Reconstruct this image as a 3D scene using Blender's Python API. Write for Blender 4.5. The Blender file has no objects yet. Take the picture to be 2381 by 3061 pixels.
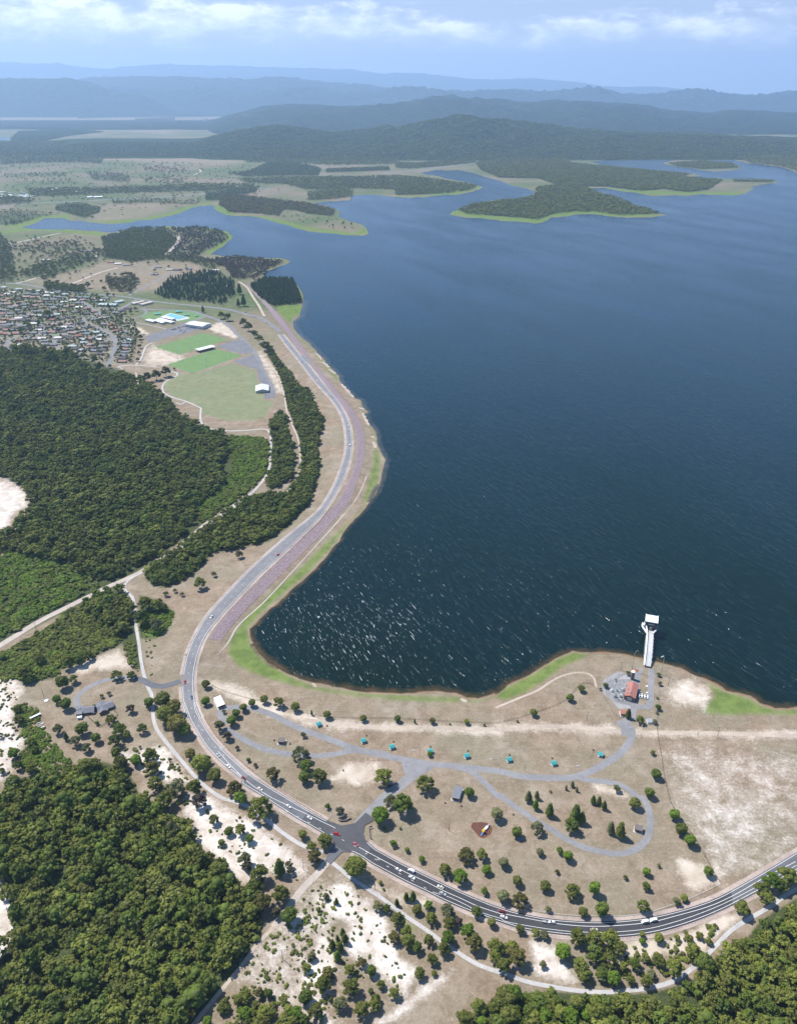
import bpy, bmesh, math, random
import numpy as np
from mathutils import Vector, Matrix
from mathutils.geometry import tessellate_polygon, delaunay_2d_cdt
random.seed(7)
rng = np.random.default_rng(7)
SC = bpy.context.scene
COL = SC.collection

# ------------------------------------------------------------------ camera
CAM_H = 470.0
TILT = math.radians(28.1)
FOC = 2350 / 1.40141            # focal length in units of the 1699-wide view
CX, CY = 849.5, 1092.0
cam = bpy.data.cameras.new('camera')
camo = bpy.data.objects.new('camera', cam)
COL.objects.link(camo)
camo.location = (0, 0, CAM_H)
camo.rotation_euler = (math.pi / 2 - TILT, 0, 0)
cam.sensor_fit = 'VERTICAL'
cam.sensor_height = 30.61
cam.lens = 23.5
cam.clip_start = 1
cam.clip_end = 200000
SC.camera = camo

# ------------------------------------------------------------------ light
SUN_EL = math.radians(57)
SUN_DIR = Vector((-0.83 * math.cos(SUN_EL), 0.56 * math.cos(SUN_EL), math.sin(SUN_EL))).normalized()
sun = bpy.data.lights.new('sun', 'SUN')
sun.energy = 5.0
sun.angle = math.radians(0.53)
sun.color = (1.0, 0.965, 0.92)
suno = bpy.data.objects.new('sun', sun)
COL.objects.link(suno)
suno.location = SUN_DIR * 3000
suno.rotation_euler = SUN_DIR.to_track_quat('Z', 'Y').to_euler()
world = bpy.data.worlds.new('World')
SC.world = world
world.use_nodes = True
SC.view_settings.view_transform = 'Standard'
SC.view_settings.look = 'None'
SC.view_settings.exposure = 0.55
SC.view_settings.gamma = 1.0


class NT:
    """small helper to write node trees"""
    def __init__(s, tree):
        s.t = tree
        tree.nodes.clear()
    def n(s, typ, ins=None, **kw):
        nd = s.t.nodes.new(typ)
        for k, v in kw.items():
            setattr(nd, k, v)
        for k, v in (ins or {}).items():
            s.set(nd, k, v)
        return nd
    def set(s, nd, k, v):
        sock = nd.inputs[k]
        if isinstance(v, bpy.types.NodeSocket):
            s.t.links.new(v, sock)
        elif isinstance(v, bpy.types.Node):
            s.t.links.new(v.outputs[0], sock)
        else:
            if isinstance(v, tuple) and len(v) == 3 and sock.type == 'RGBA':
                v = v + (1,)
            sock.default_value = v
    def math(s, op, a, b=0.0, clamp=False):
        return s.n('ShaderNodeMath', {0: a, 1: b}, operation=op, use_clamp=clamp).outputs[0]
    def mix(s, f, a, b, bt='MIX'):
        nd = s.t.nodes.new('ShaderNodeMix')
        nd.data_type = 'RGBA'
        nd.blend_type = bt
        s.set(nd, 0, f); s.set(nd, 6, a); s.set(nd, 7, b)
        return nd.outputs[2]
    def noise(s, vec, scale, detail=3.0, rough=0.55, dist=0.0, out=0):
        return s.n('ShaderNodeTexNoise', {'Vector': vec, 'Scale': scale, 'Detail': detail, 'Roughness': rough, 'Distortion': dist}).outputs[out]
    def ramp(s, v, lo, hi, a=0.0, b=1.0):
        return s.n('ShaderNodeMapRange', {0: v, 1: lo, 2: hi, 3: a, 4: b}).outputs[0]
    def map(s, vec, scale=(1, 1, 1), rot=(0, 0, 0), loc=(0, 0, 0)):
        return s.n('ShaderNodeMapping', {'Vector': vec, 'Location': loc, 'Rotation': rot, 'Scale': scale}).outputs[0]


def build_world():
    w = NT(world.node_tree)
    sky = w.n('ShaderNodeTexSky', sky_type='NISHITA')
    sky.sun_disc = False
    sky.sun_elevation = SUN_EL
    sky.sun_rotation = math.atan2(SUN_DIR.x, SUN_DIR.y)
    sky.altitude = 400
    sky.air_density = 1.0
    sky.dust_density = 0.6
    sky.ozone_density = 3.0
    co = w.n('ShaderNodeTexCoord').outputs['Generated']
    sep = w.n('ShaderNodeSeparateXYZ', {0: co})
    el = sep.outputs[2]
    # clouds: a far cumulus bank that sits a few degrees above the horizon
    v = w.map(co, scale=(1, 1, 2.6))
    n1 = w.noise(v, 4.0, 2.0, 0.5)
    n2 = w.noise(v, 21.0, 7.0, 0.62, 0.15)
    top = w.math('ADD', w.math('MULTIPLY', w.math('SUBTRACT', n1, 0.5), 0.04), w.math('MULTIPLY', w.math('SUBTRACT', n2, 0.5), 0.055))
    slope = w.math('MULTIPLY', sep.outputs[0], -0.022)
    e2 = w.math('ADD', w.math('SUBTRACT', el, top), w.math('MULTIPLY', slope, -1.0))
    up = w.ramp(e2, 0.080, 0.068)
    dn = w.ramp(w.math('ADD', el, w.math('MULTIPLY', n2, 0.018)), 0.046, 0.066)
    band = w.math('MULTIPLY', up, dn)
    v2 = w.map(co, scale=(1, 1, 9.0))
    n3 = w.noise(v2, 9.0, 6.0, 0.6)
    wisps = w.math('MULTIPLY', w.ramp(n3, 0.56, 0.75), w.ramp(el, 0.02, 0.045), )
    wisps = w.math('MULTIPLY', wisps, 0.35)
    dens = w.math('MAXIMUM', w.math('MULTIPLY', band, w.ramp(n2, 0.30, 0.60, 0.25, 0.8)), wisps)
    shade = w.ramp(w.math('ADD', n2, w.math('MULTIPLY', w.math('SUBTRACT', el, 0.062), 6.0)), 0.35, 0.65)
    ccol = w.mix(shade, (10.6, 11.8, 15.0), (18.8, 19.0, 20.8))
    hz = w.mix(w.ramp(el, 0.06, 0.22), (7.0, 7.6, 8.9), (1.3, 5.3, 13.0))
    skyc = w.mix(w.ramp(el, 0.2, 0.8, 1.0, 0.0), sky.outputs[0], hz)
    col = w.mix(dens, skyc, ccol)
    bg = w.n('ShaderNodeBackground', {0: col, 1: 0.06})
    w.n('ShaderNodeOutputWorld', {0: bg})


build_world()

# ------------------------------------------------------------------ pixel tracing -> ground
TILES = dict(V=(0, 0, 1.40141), A=(0, 2100, .5886), B=(600, 1900, .5297), C=(1481, 1750, .5297), D=(1481, 2361, .5297),
             E=(0, 1400, .7063), F=(0, 700, .7063), G=(0, 0, .7063), H=(1181, 0, .7063), I=(0, 820, .25015),
             J=(350, 880, .2943), K=(900, 2400, .35315), L=(1780, 1820, .16939), M=(1000, 2280, .17657),
             N=(0, 1950, .26486), O=(800, 1000, .23543), Q=(740, 1650, .2943), R=(0, 560, .35315), S=(450, 500, .32372),
             U=(0, 1700, .26486), W=(1100, 2300, .35315))


def T(tile, *pts):
    """traced points of one close-up -> common view coordinates"""
    ox, oy, k = TILES[tile]
    return [((ox + p[0] * k) / 1.40141, (oy + p[1] * k) / 1.40141) for p in pts]


def unproj(px, py, z=0.0):
    px = np.asarray(px, float); py = np.asarray(py, float)
    u = (px - CX) / FOC; v = (py - CY) / FOC
    dz = -(math.sin(TILT) + v * math.cos(TILT))
    dy = math.cos(TILT) - v * math.sin(TILT)
    t = (z - CAM_H) / dz
    return u * t, dy * t


def proj(x, y, z=0.0):
    """world -> view coordinates (used only to ask in which traced area a point lies)"""
    d = y * math.cos(TILT) - (z - CAM_H) * math.sin(TILT)
    h = -y * math.sin(TILT) - (z - CAM_H) * math.cos(TILT)
    return CX + FOC * x / d, CY + FOC * h / d


def inside(px, py, poly):
    px = np.asarray(px, float); py = np.asarray(py, float)
    res = np.zeros(px.shape, bool)
    P_ = np.asarray(poly, float)
    m = (px >= P_[:, 0].min()) & (px <= P_[:, 0].max()) & (py >= P_[:, 1].min()) & (py <= P_[:, 1].max())
    if not m.any():
        return res
    x = px[m]; y = py[m]; r = np.zeros(x.shape, bool)
    x1, y1 = P_[-1]
    for x2, y2 in P_:
        if y1 != y2:
            c = ((y1 > y) != (y2 > y)) & (x < (x2 - x1) * (y - y1) / (y2 - y1) + x1)
            r ^= c
        x1, y1 = x2, y2
    res[m] = r
    return res


def dist(px, py, line, closed=False, pad=1e18):
    px = np.asarray(px, float); py = np.asarray(py, float)
    out = np.full(px.shape, pad)
    L = np.asarray(line, float)
    m = (px >= L[:, 0].min() - pad) & (px <= L[:, 0].max() + pad) & (py >= L[:, 1].min() - pad) & (py <= L[:, 1].max() + pad)
    x = px[m]; y = py[m]; d2 = np.full(x.shape, pad * pad if pad < 1e9 else 1e36)
    idx = range(len(L) if closed else len(L) - 1)
    for i in idx:
        ax, ay = L[i]; bx, by = L[(i + 1) % len(L)]
        dx, dy = bx - ax, by - ay
        q = dx * dx + dy * dy
        if q == 0: continue
        t = np.clip(((x - ax) * dx + (y - ay) * dy) / q, 0, 1)
        d2 = np.minimum(d2, (x - ax - t * dx) ** 2 + (y - ay - t * dy) ** 2)
    out[m] = np.sqrt(d2)
    return out


def softmask(px, py, poly, soft=5.0):
    """1 inside, 0 outside, ramp of +-soft"""
    ins = inside(px, py, poly)
    d = dist(px, py, poly, True, pad=soft)
    return np.clip(0.5 + np.where(ins, d, -d) / (2 * soft), 0, 1)


def catmull(pts, n=6, closed=False):
    P_ = [np.array(p, float) for p in pts]
    out = []
    m = len(P_)
    rng_ = range(m if closed else m - 1)
    for i in rng_:
        p0 = P_[(i - 1) % m] if closed or i > 0 else P_[0]
        p1 = P_[i]; p2 = P_[(i + 1) % m]
        p3 = P_[(i + 2) % m] if closed or i + 2 < m else P_[-1]
        for k in range(n):
            t = k / n
            out.append(0.5 * ((2 * p1) + (-p0 + p2) * t + (2 * p0 - 5 * p1 + 4 * p2 - p3) * t * t + (-p0 + 3 * p1 - 3 * p2 + p3) * t ** 3))
    if not closed:
        out.append(P_[-1])
    return out


def rough(pts, amp=0.12, depth=2, seed=1, closed=True):
    """midpoint displacement so that a natural edge wanders between its traced points"""
    r = random.Random(seed)
    for _ in range(depth):
        o = []
        m = len(pts)
        for i in range(m if closed else m - 1):
            a = pts[i]; b = pts[(i + 1) % m]
            dx, dy = b[0] - a[0], b[1] - a[1]
            k = r.uniform(-amp, amp)
            o += [a, (a[0] + dx / 2 - dy * k, a[1] + dy / 2 + dx * k * 0.5)]
        if not closed: o.append(pts[-1])
        pts = o
    return pts

# ------------------------------------------------------------------ traced lines of the place
LAKE = (T('C', (1699, 680), (1640, 690), (1570, 688), (1490, 660), (1440, 620), (1300, 590), (1180, 520), (1040, 460), (940, 435), (860, 420),
          (700, 380), (540, 375), (430, 365), (330, 410), (250, 460), (190, 500), (60, 560), (0, 610))
        + T('B', (1650, 320), (1560, 350), (1500, 345), (1440, 318), (1330, 308), (1200, 320), (1060, 318), (940, 316), (800, 290), (700, 270),
            (640, 262), (540, 230), (470, 200), (380, 150), (330, 90), (300, 40))
        + T('E', (1190, 842), (1110, 790), (1070, 730), (1060, 680), (1100, 640), (1140, 600), (1190, 560), (1230, 520), (1280, 480), (1340, 425),
            (1380, 380), (1440, 310), (1480, 240), (1530, 190), (1570, 140), (1600, 70))
        + T('O', (1290, 2124), (1380, 2030), (1420, 1920), (1450, 1800), (1470, 1700), (1505, 1600), (1440, 1490), (1400, 1400), (1390, 1300),
            (1340, 1180), (1270, 1100), (1230, 1010), (1285, 980), (1200, 900), (1180, 830), (1100, 800), (1000, 700), (930, 600), (905, 520),
            (820, 440), (760, 390), (730, 330), (640, 240), (560, 150), (480, 70))
        + T('F', (1266, 425), (1245, 400), (1240, 370), (1270, 345), (1280, 310), (1280, 250), (1245, 205), (1180, 192), (1120, 185), (1110, 167),
            (1150, 150), (1210, 128), (1230, 115), (1180, 100), (1060, 96), (960, 95), (890, 85), (940, 55), (980, 20))
        + T('G', (988, 1002), (960, 978), (880, 962), (760, 960), (640, 965), (520, 975), (450, 983), (380, 978), (280, 970), (170, 970), (95, 962),
            (150, 945), (185, 925), (265, 922), (300, 935), (400, 943), (540, 943), (640, 930), (720, 915), (790, 890), (840, 872), (900, 866),
            (915, 890), (960, 910), (1040, 915), (1110, 925), (1180, 945), (1260, 968), (1350, 985), (1450, 995), (1530, 998), (1558, 990),
            (1545, 960), (1510, 945), (1460, 930), (1430, 915), (1440, 895), (1420, 885), (1380, 870), (1330, 862), (1400, 852), (1480, 848),
            (1485, 835), (1475, 825), (1560, 823), (1699, 835))
        + T('H', (60, 838), (130, 835), (240, 825), (330, 810), (370, 792), (330, 778), (240, 760), (130, 740), (110, 730), (170, 720), (260, 720),
            (340, 735), (420, 760), (480, 780), (560, 800), (590, 810), (580, 830), (500, 845), (380, 855), (300, 875), (240, 895), (230, 908),
            (300, 922), (420, 930), (540, 940), (600, 946), (640, 935), (660, 920), (760, 908), (850, 908), (940, 920), (1020, 920), (1155, 910),
            (1080, 895), (1030, 885), (980, 860), (920, 835), (860, 812), (800, 797), (880, 795), (960, 810), (1060, 825), (1180, 825), (1300, 822),
            (1420, 828), (1480, 820), (1500, 805), (1520, 795), (1500, 788), (1560, 780), (1630, 770), (1560, 760), (1430, 757), (1300, 753),
            (1180, 757), (1160, 748), (1300, 742), (1260, 735), (1100, 720), (1000, 715), (900, 700), (820, 685), (930, 670), (1060, 670),
            (1150, 658), (1280, 655), (1380, 668), (1440, 680), (1480, 690), (1580, 700), (1640, 710), (1699, 735), (1900, 770), (2500, 800))
        + [(2560, 900), (2600, 1300), (2300, 1480), (1950, 1500)])
ISLAND = T('H', (1130, 688), (1200, 678), (1300, 678), (1400, 685), (1450, 698), (1465, 712), (1400, 722), (1300, 722), (1210, 708), (1150, 698))
RIVERS = [T('G', (830, 540), (870, 525), (890, 508), (870, 500), (845, 512), (855, 528), (825, 536)),
          T('G', (-60, 595), (0, 600), (45, 598), (42, 582), (0, 578), (-60, 575))]

ROAD_L = (T('F', (500, 256), (600, 269), (700, 283), (850, 297), (960, 311), (1040, 328), (1090, 345))[:0]
          + T('O', (140, 0), (230, 130), (330, 250), (440, 390), (560, 550), (680, 690), (800, 820), (900, 960), (960, 1100), (985, 1230),
              (995, 1400), (975, 1550), (920, 1720), (850, 1900), (725, 2124))
          + T('E', (1330, 195), (1230, 275), (1150, 345), (1060, 427), (970, 520), (880, 620), (830, 700), (795, 780), (778, 850), (770, 910), (775, 990), (795, 1060))
          + T('A', (935, 0), (960, 75), (1000, 150), (1050, 228), (1130, 312), (1230, 395))
          + T('B', (230, 835), (330, 897), (430, 962), (540, 1032), (640, 1088), (720, 1140))
          + T('K', (330, 395), (430, 420), (515, 462), (600, 520), (750, 600), (900, 680), (1050, 750), (1200, 825), (1350, 890), (1500, 950))
          + T('D', (36, 752), (150, 787), (300, 810), (450, 825), (680, 832), (860, 814), (1000, 782), (1150, 732), (1300, 668), (1450, 590), (1600, 512), (1699, 457), (1900, 330), (2200, 130), (2600, -150)))
ROAD_R = (T('O', (200, 0), (290, 110), (400, 250), (520, 390), (640, 540), (760, 690), (880, 830), (970, 980), (1030, 1120), (1060, 1240),
            (1070, 1400), (1050, 1560), (1000, 1740), (930, 1900), (800, 2124))
          + T('E', (1350, 212), (1270, 292), (1190, 368), (1100, 452), (1010, 545), (930, 632), (870, 712), (838, 790), (823, 860), (820, 920), (828, 990), (855, 1060))
          + T('A', (992, 0), (1000, 45), (1035, 110), (1085, 185), (1140, 240))
          + T('B', (110, 630), (190, 705), (280, 785), (380, 852), (480, 912), (580, 972), (700, 1038), (770, 1064), (835, 1090), (925, 1150))
          + T('K', (620, 385), (700, 430), (850, 513), (1000, 587), (1150, 660), (1300, 730), (1450, 798), (1600, 858))
          + T('D', (36, 668), (100, 688), (250, 720), (400, 738), (600, 745), (800, 730), (950, 703), (1100, 663), (1250, 608), (1400, 527), (1550, 440), (1699, 350), (1900, 220), (2180, 20), (2560, -260)))
# the dam crest part of the road, used for the height of the embankment
DAM_LINE = (T('F', (1110, 358), (1150, 385), (1200, 430), (1250, 490), (1290, 545), (1340, 610), (1400, 680), (1440, 740), (1465, 800), (1478, 860),
              (1480, 920), (1470, 980), (1445, 1050), (1395, 1133))
            + T('E', (1340, 170), (1180, 340), (1090, 430), (1000, 520), (910, 610), (850, 700), (820, 760)))
RIPRAP = (T('F', (1045, 212), (1090, 250), (1140, 295), (1190, 350), (1243, 425))
          + T('O', (430, 120), (550, 300), (640, 420), (740, 530), (860, 690), (980, 830), (1090, 960), (1180, 1100), (1230, 1300), (1240, 1450),
              (1220, 1630), (1170, 1780), (1130, 1900), (1050, 2124))
          + T('E', (1430, 205), (1360, 283), (1280, 362), (1200, 442), (1120, 522), (1040, 602), (985, 665), (935, 733), (880, 722), (930, 650), (980, 590), (1060, 508),
              (1150, 420), (1240, 330), (1340, 238), (1400, 170))
          + T('O', (880, 2124), (1020, 1860), (1070, 1720), (1110, 1560), (1125, 1400), (1110, 1230), (1060, 1090), (980, 960), (880, 830), (760, 690),
              (650, 530), (550, 375), (525, 305), (430, 250), (330, 130))
          + T('F', (1216, 425), (1170, 368), (1120, 303), (1080, 260), (1038, 214)))

# ------------------------------------------------------------------ height field
GX = np.concatenate([np.linspace(-900, -60, 24)[:-1], np.arange(-60, 1762, 3.0), np.linspace(1762, 2650, 24)[1:]])
GY = np.concatenate([[228.0], np.arange(230, 2192, 2.8), np.linspace(2192, 3900, 40)[1:]])
MX, MY = np.meshgrid(GX, GY)
WX0, WY0 = unproj(MX, MY)


def wpts(line):
    a = np.array(line)
    x, y = unproj(a[:, 0], a[:, 1])
    return list(zip(x, y))


def fbm(x, y, s, seed=0, octv=4):
    out = np.zeros(np.shape(x)); amp = 1.0; tot = 0
    r = np.random.default_rng(seed)
    for o in range(octv):
        ph = r.uniform(0, 6.28, 8); an = r.uniform(0, 6.28, 4)
        v = np.zeros(np.shape(x))
        for k in range(4):
            kx, ky = math.cos(an[k]), math.sin(an[k])
            v = v + np.sin((x * kx + y * ky) / s * 6.28 * (0.7 + 0.2 * k) + ph[k] + 1.3 * np.sin((y * kx - x * ky) / s * 3.9 + ph[k + 4]))
        out = out + amp * v / 4; tot += amp; amp *= 0.5; s *= 0.47
    return out / tot


d_dam = dist(WX0, WY0, wpts(DAM_LINE), pad=80.0)
d_lake = dist(WX0, WY0, wpts(LAKE), True, pad=40.0)
in_lake = inside(MX, MY, LAKE) & ~inside(MX, MY, ISLAND)
fade = np.clip(np.where(d_lake > 39, 1, d_lake / 25.0), 0, 1) * np.where(in_lake, 0, 1)
bank = np.where(d_dam < 79, np.clip((46 - d_dam) / 34.0, 0, 1), 0)
HG = 4.2 * (bank ** 1.2) * fade
und = np.clip(fbm(WX0, WY0, 260, 3) * 0.5 + 0.5, 0, 1)
HG = HG + fade * und * 0.9 * np.clip((MY - 700) / 400, 0, 1) * np.clip(1 - bank * 2, 0, 1)
HG[MY > 2600] = 0
# low rise of the near forest ridge
WX, WY = unproj(MX, MY, 0.0)
WXh, WYh = unproj(MX, MY, HG)


def ground_z(px, py):
    px = np.clip(np.asarray(px, float), GX[0], GX[-1]); py = np.clip(np.asarray(py, float), GY[0], GY[-1])
    fx = np.interp(px, GX, np.arange(len(GX))); fy = np.interp(py, GY, np.arange(len(GY)))
    ix = np.minimum(fx.astype(int), len(GX) - 2); iy = np.minimum(fy.astype(int), len(GY) - 2)
    tx = fx - ix; ty = fy - iy
    return (HG[iy, ix] * (1 - tx) * (1 - ty) + HG[iy, ix + 1] * tx * (1 - ty) + HG[iy + 1, ix] * (1 - tx) * ty + HG[iy + 1, ix + 1] * tx * ty)


def P(px, py, dz=0.0):
    """the point of the ground seen at a traced point"""
    z = ground_z(px, py)
    x, y = unproj(px, py, z)
    return Vector((float(x), float(y), float(z) + dz))


def lift(x, y, z=0.0):
    """height of the ground under a world point"""
    px, py = proj(np.asarray(x, float), np.asarray(y, float), z)
    return ground_z(px, py)


# ------------------------------------------------------------------ objects
def mk(name, verts, faces, mats, parent=None, mat_idx=None, smooth=False):
    me = bpy.data.meshes.new(name)
    me.from_pydata([tuple(v) for v in verts], [], faces)
    for m in (mats if isinstance(mats, (list, tuple)) else [mats]):
        me.materials.append(m)
    if mat_idx is not None:
        me.polygons.foreach_set('material_index', np.asarray(mat_idx, np.int32))
    if smooth:
        me.polygons.foreach_set('use_smooth', np.ones(len(me.polygons), bool))
    me.update()
    o = bpy.data.objects.new(name, me)
    COL.objects.link(o)
    if parent: o.parent = parent
    return o


def mk_np(name, V, F, mats, mat_idx=None, attrs=None, smooth=False):
    """fast mesh from numpy arrays; F is (n,3) or (n,4)"""
    me = bpy.data.meshes.new(name)
    nv, nf, k = len(V), len(F), F.shape[1]
    me.vertices.add(nv); me.vertices.foreach_set('co', np.ascontiguousarray(V, np.float32).ravel())
    me.loops.add(nf * k); me.loops.foreach_set('vertex_index', np.ascontiguousarray(F, np.int32).ravel())
    me.polygons.add(nf)
    me.polygons.foreach_set('loop_start', np.arange(0, nf * k, k, dtype=np.int32))
    me.polygons.foreach_set('loop_total', np.full(nf, k, np.int32))
    for m in (mats if isinstance(mats, (list, tuple)) else [mats]):
        me.materials.append(m)
    if mat_idx is not None:
        me.polygons.foreach_set('material_index', np.asarray(mat_idx, np.int32))
    if smooth:
        me.polygons.foreach_set('use_smooth', np.ones(nf, bool))
    for an, dat in (attrs or {}).items():
        if dat.ndim == 2:
            a = me.attributes.new(an, 'FLOAT_COLOR', 'POINT'); a.data.foreach_set('color', np.ascontiguousarray(dat, np.float32).ravel())
        else:
            a = me.attributes.new(an, 'FLOAT', 'POINT'); a.data.foreach_set('value', np.ascontiguousarray(dat, np.float32))
    me.update(calc_edges=True)
    o = bpy.data.objects.new(name, me)
    COL.objects.link(o)
    return o


def tag(o, label=None, cat=None, group=None, kind=None):
    if label: o['label'] = label
    if cat: o['category'] = cat
    if group: o['group'] = group
    if kind: o['kind'] = kind
    return o


def struct(o): return tag(o, kind='structure')


def empty(name, loc, rz, label, cat, group=None):
    o = bpy.data.objects.new(name, None)
    o.empty_display_size = 0.5
    COL.objects.link(o)
    o.location = loc; o.rotation_euler = (0, 0, rz)
    return tag(o, label, cat, group)


def copy_tree(o, parent=None):
    c = o.copy(); COL.objects.link(c)
    if parent: c.parent = parent
    for ch in list(o.children): copy_tree(ch, c)
    return c


def patch(name, pts, dz, mat, kind='structure', parent=None):
    """a thin sheet on the ground with a traced outline"""
    vs = [P(p[0], p[1], dz) for p in pts]
    tris = tessellate_polygon([[Vector((v.x, v.y, 0)) for v in vs]])
    fs = []
    for t in tris:
        a, b, c = vs[t[0]], vs[t[1]], vs[t[2]]
        cr = (b - a).cross(c - a)
        if abs(cr.z) < 1e-9: continue
        fs.append(tuple(t) if cr.z > 0 else tuple(reversed(t)))
    o = mk(name, vs, fs, mat, parent)
    if kind: o['kind'] = kind
    return o


def poly3(line, n=6, closed=False, smooth=True, dz=0.0):
    """traced line -> smoothed points on the ground"""
    ws = [P(p[0], p[1], 0) for p in line]
    if not smooth: return [Vector((v.x, v.y, v.z + dz)) for v in ws]
    pts = catmull([(v.x, v.y) for v in ws], n, closed)
    z = lift([p[0] for p in pts], [p[1] for p in pts])
    return [Vector((p[0], p[1], float(q) + dz)) for p, q in zip(pts, z)]


def resample(pts, step):
    out = [pts[0]]; acc = 0
    for a, b in zip(pts, pts[1:]):
        L = (b - a).length
        while acc + L >= step and L > 0:
            t = (step - acc) / L
            a = a.lerp(b, t); out.append(a.copy()); L = (b - a).length; acc = 0
        acc += L
    return out


def ribbon_geo(pts, w, off=0.0, taper=None):
    V_, F_ = [], []
    n = len(pts)
    for i, p in enumerate(pts):
        t = (pts[min(i + 1, n - 1)] - pts[max(i - 1, 0)]); t.z = 0
        if t.length == 0: t = Vector((1, 0, 0))
        t.normalize(); nr = Vector((-t.y, t.x, 0))
        ww = w(i / (n - 1)) if callable(w) else w
        V_ += [p + nr * (off + ww / 2), p + nr * (off - ww / 2)]
    for i in range(n - 1):
        F_.append((2 * i + 1, 2 * i + 3, 2 * i + 2, 2 * i))
    return V_, F_


def ribbon(name, line, w, dz, mat, n=6, kind='structure', off=0.0):
    V_, F_ = ribbon_geo(poly3(line, n, dz=dz), w, off)
    o = mk(name, V_, F_, mat)
    if kind: o['kind'] = kind
    return o


# ------------------------------------------------------------------ materials
def mat(name):
    m = bpy.data.materials.new(name); m.use_nodes = True
    return m, NT(m.node_tree)


def simple(name, c, rough_=0.8, var=0.12, scale=2.0, metal=0.0, spec=0.3, space='Object'):
    m, g = mat(name)
    co = g.n('ShaderNodeTexCoord').outputs[space]
    f = g.noise(co, scale, 3.0)
    lo = tuple(v * (1 - var) for v in c); hi = tuple(min(1, v * (1 + var)) for v in c)
    col = g.mix(g.ramp(f, 0.3, 0.7), lo, hi)
    b = g.n('ShaderNodeBsdfPrincipled', {'Base Color': col, 'Roughness': rough_, 'Metallic': metal, 'Specular IOR Level': spec})
    g.n('ShaderNodeOutputMaterial', {0: b})
    return m


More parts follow.
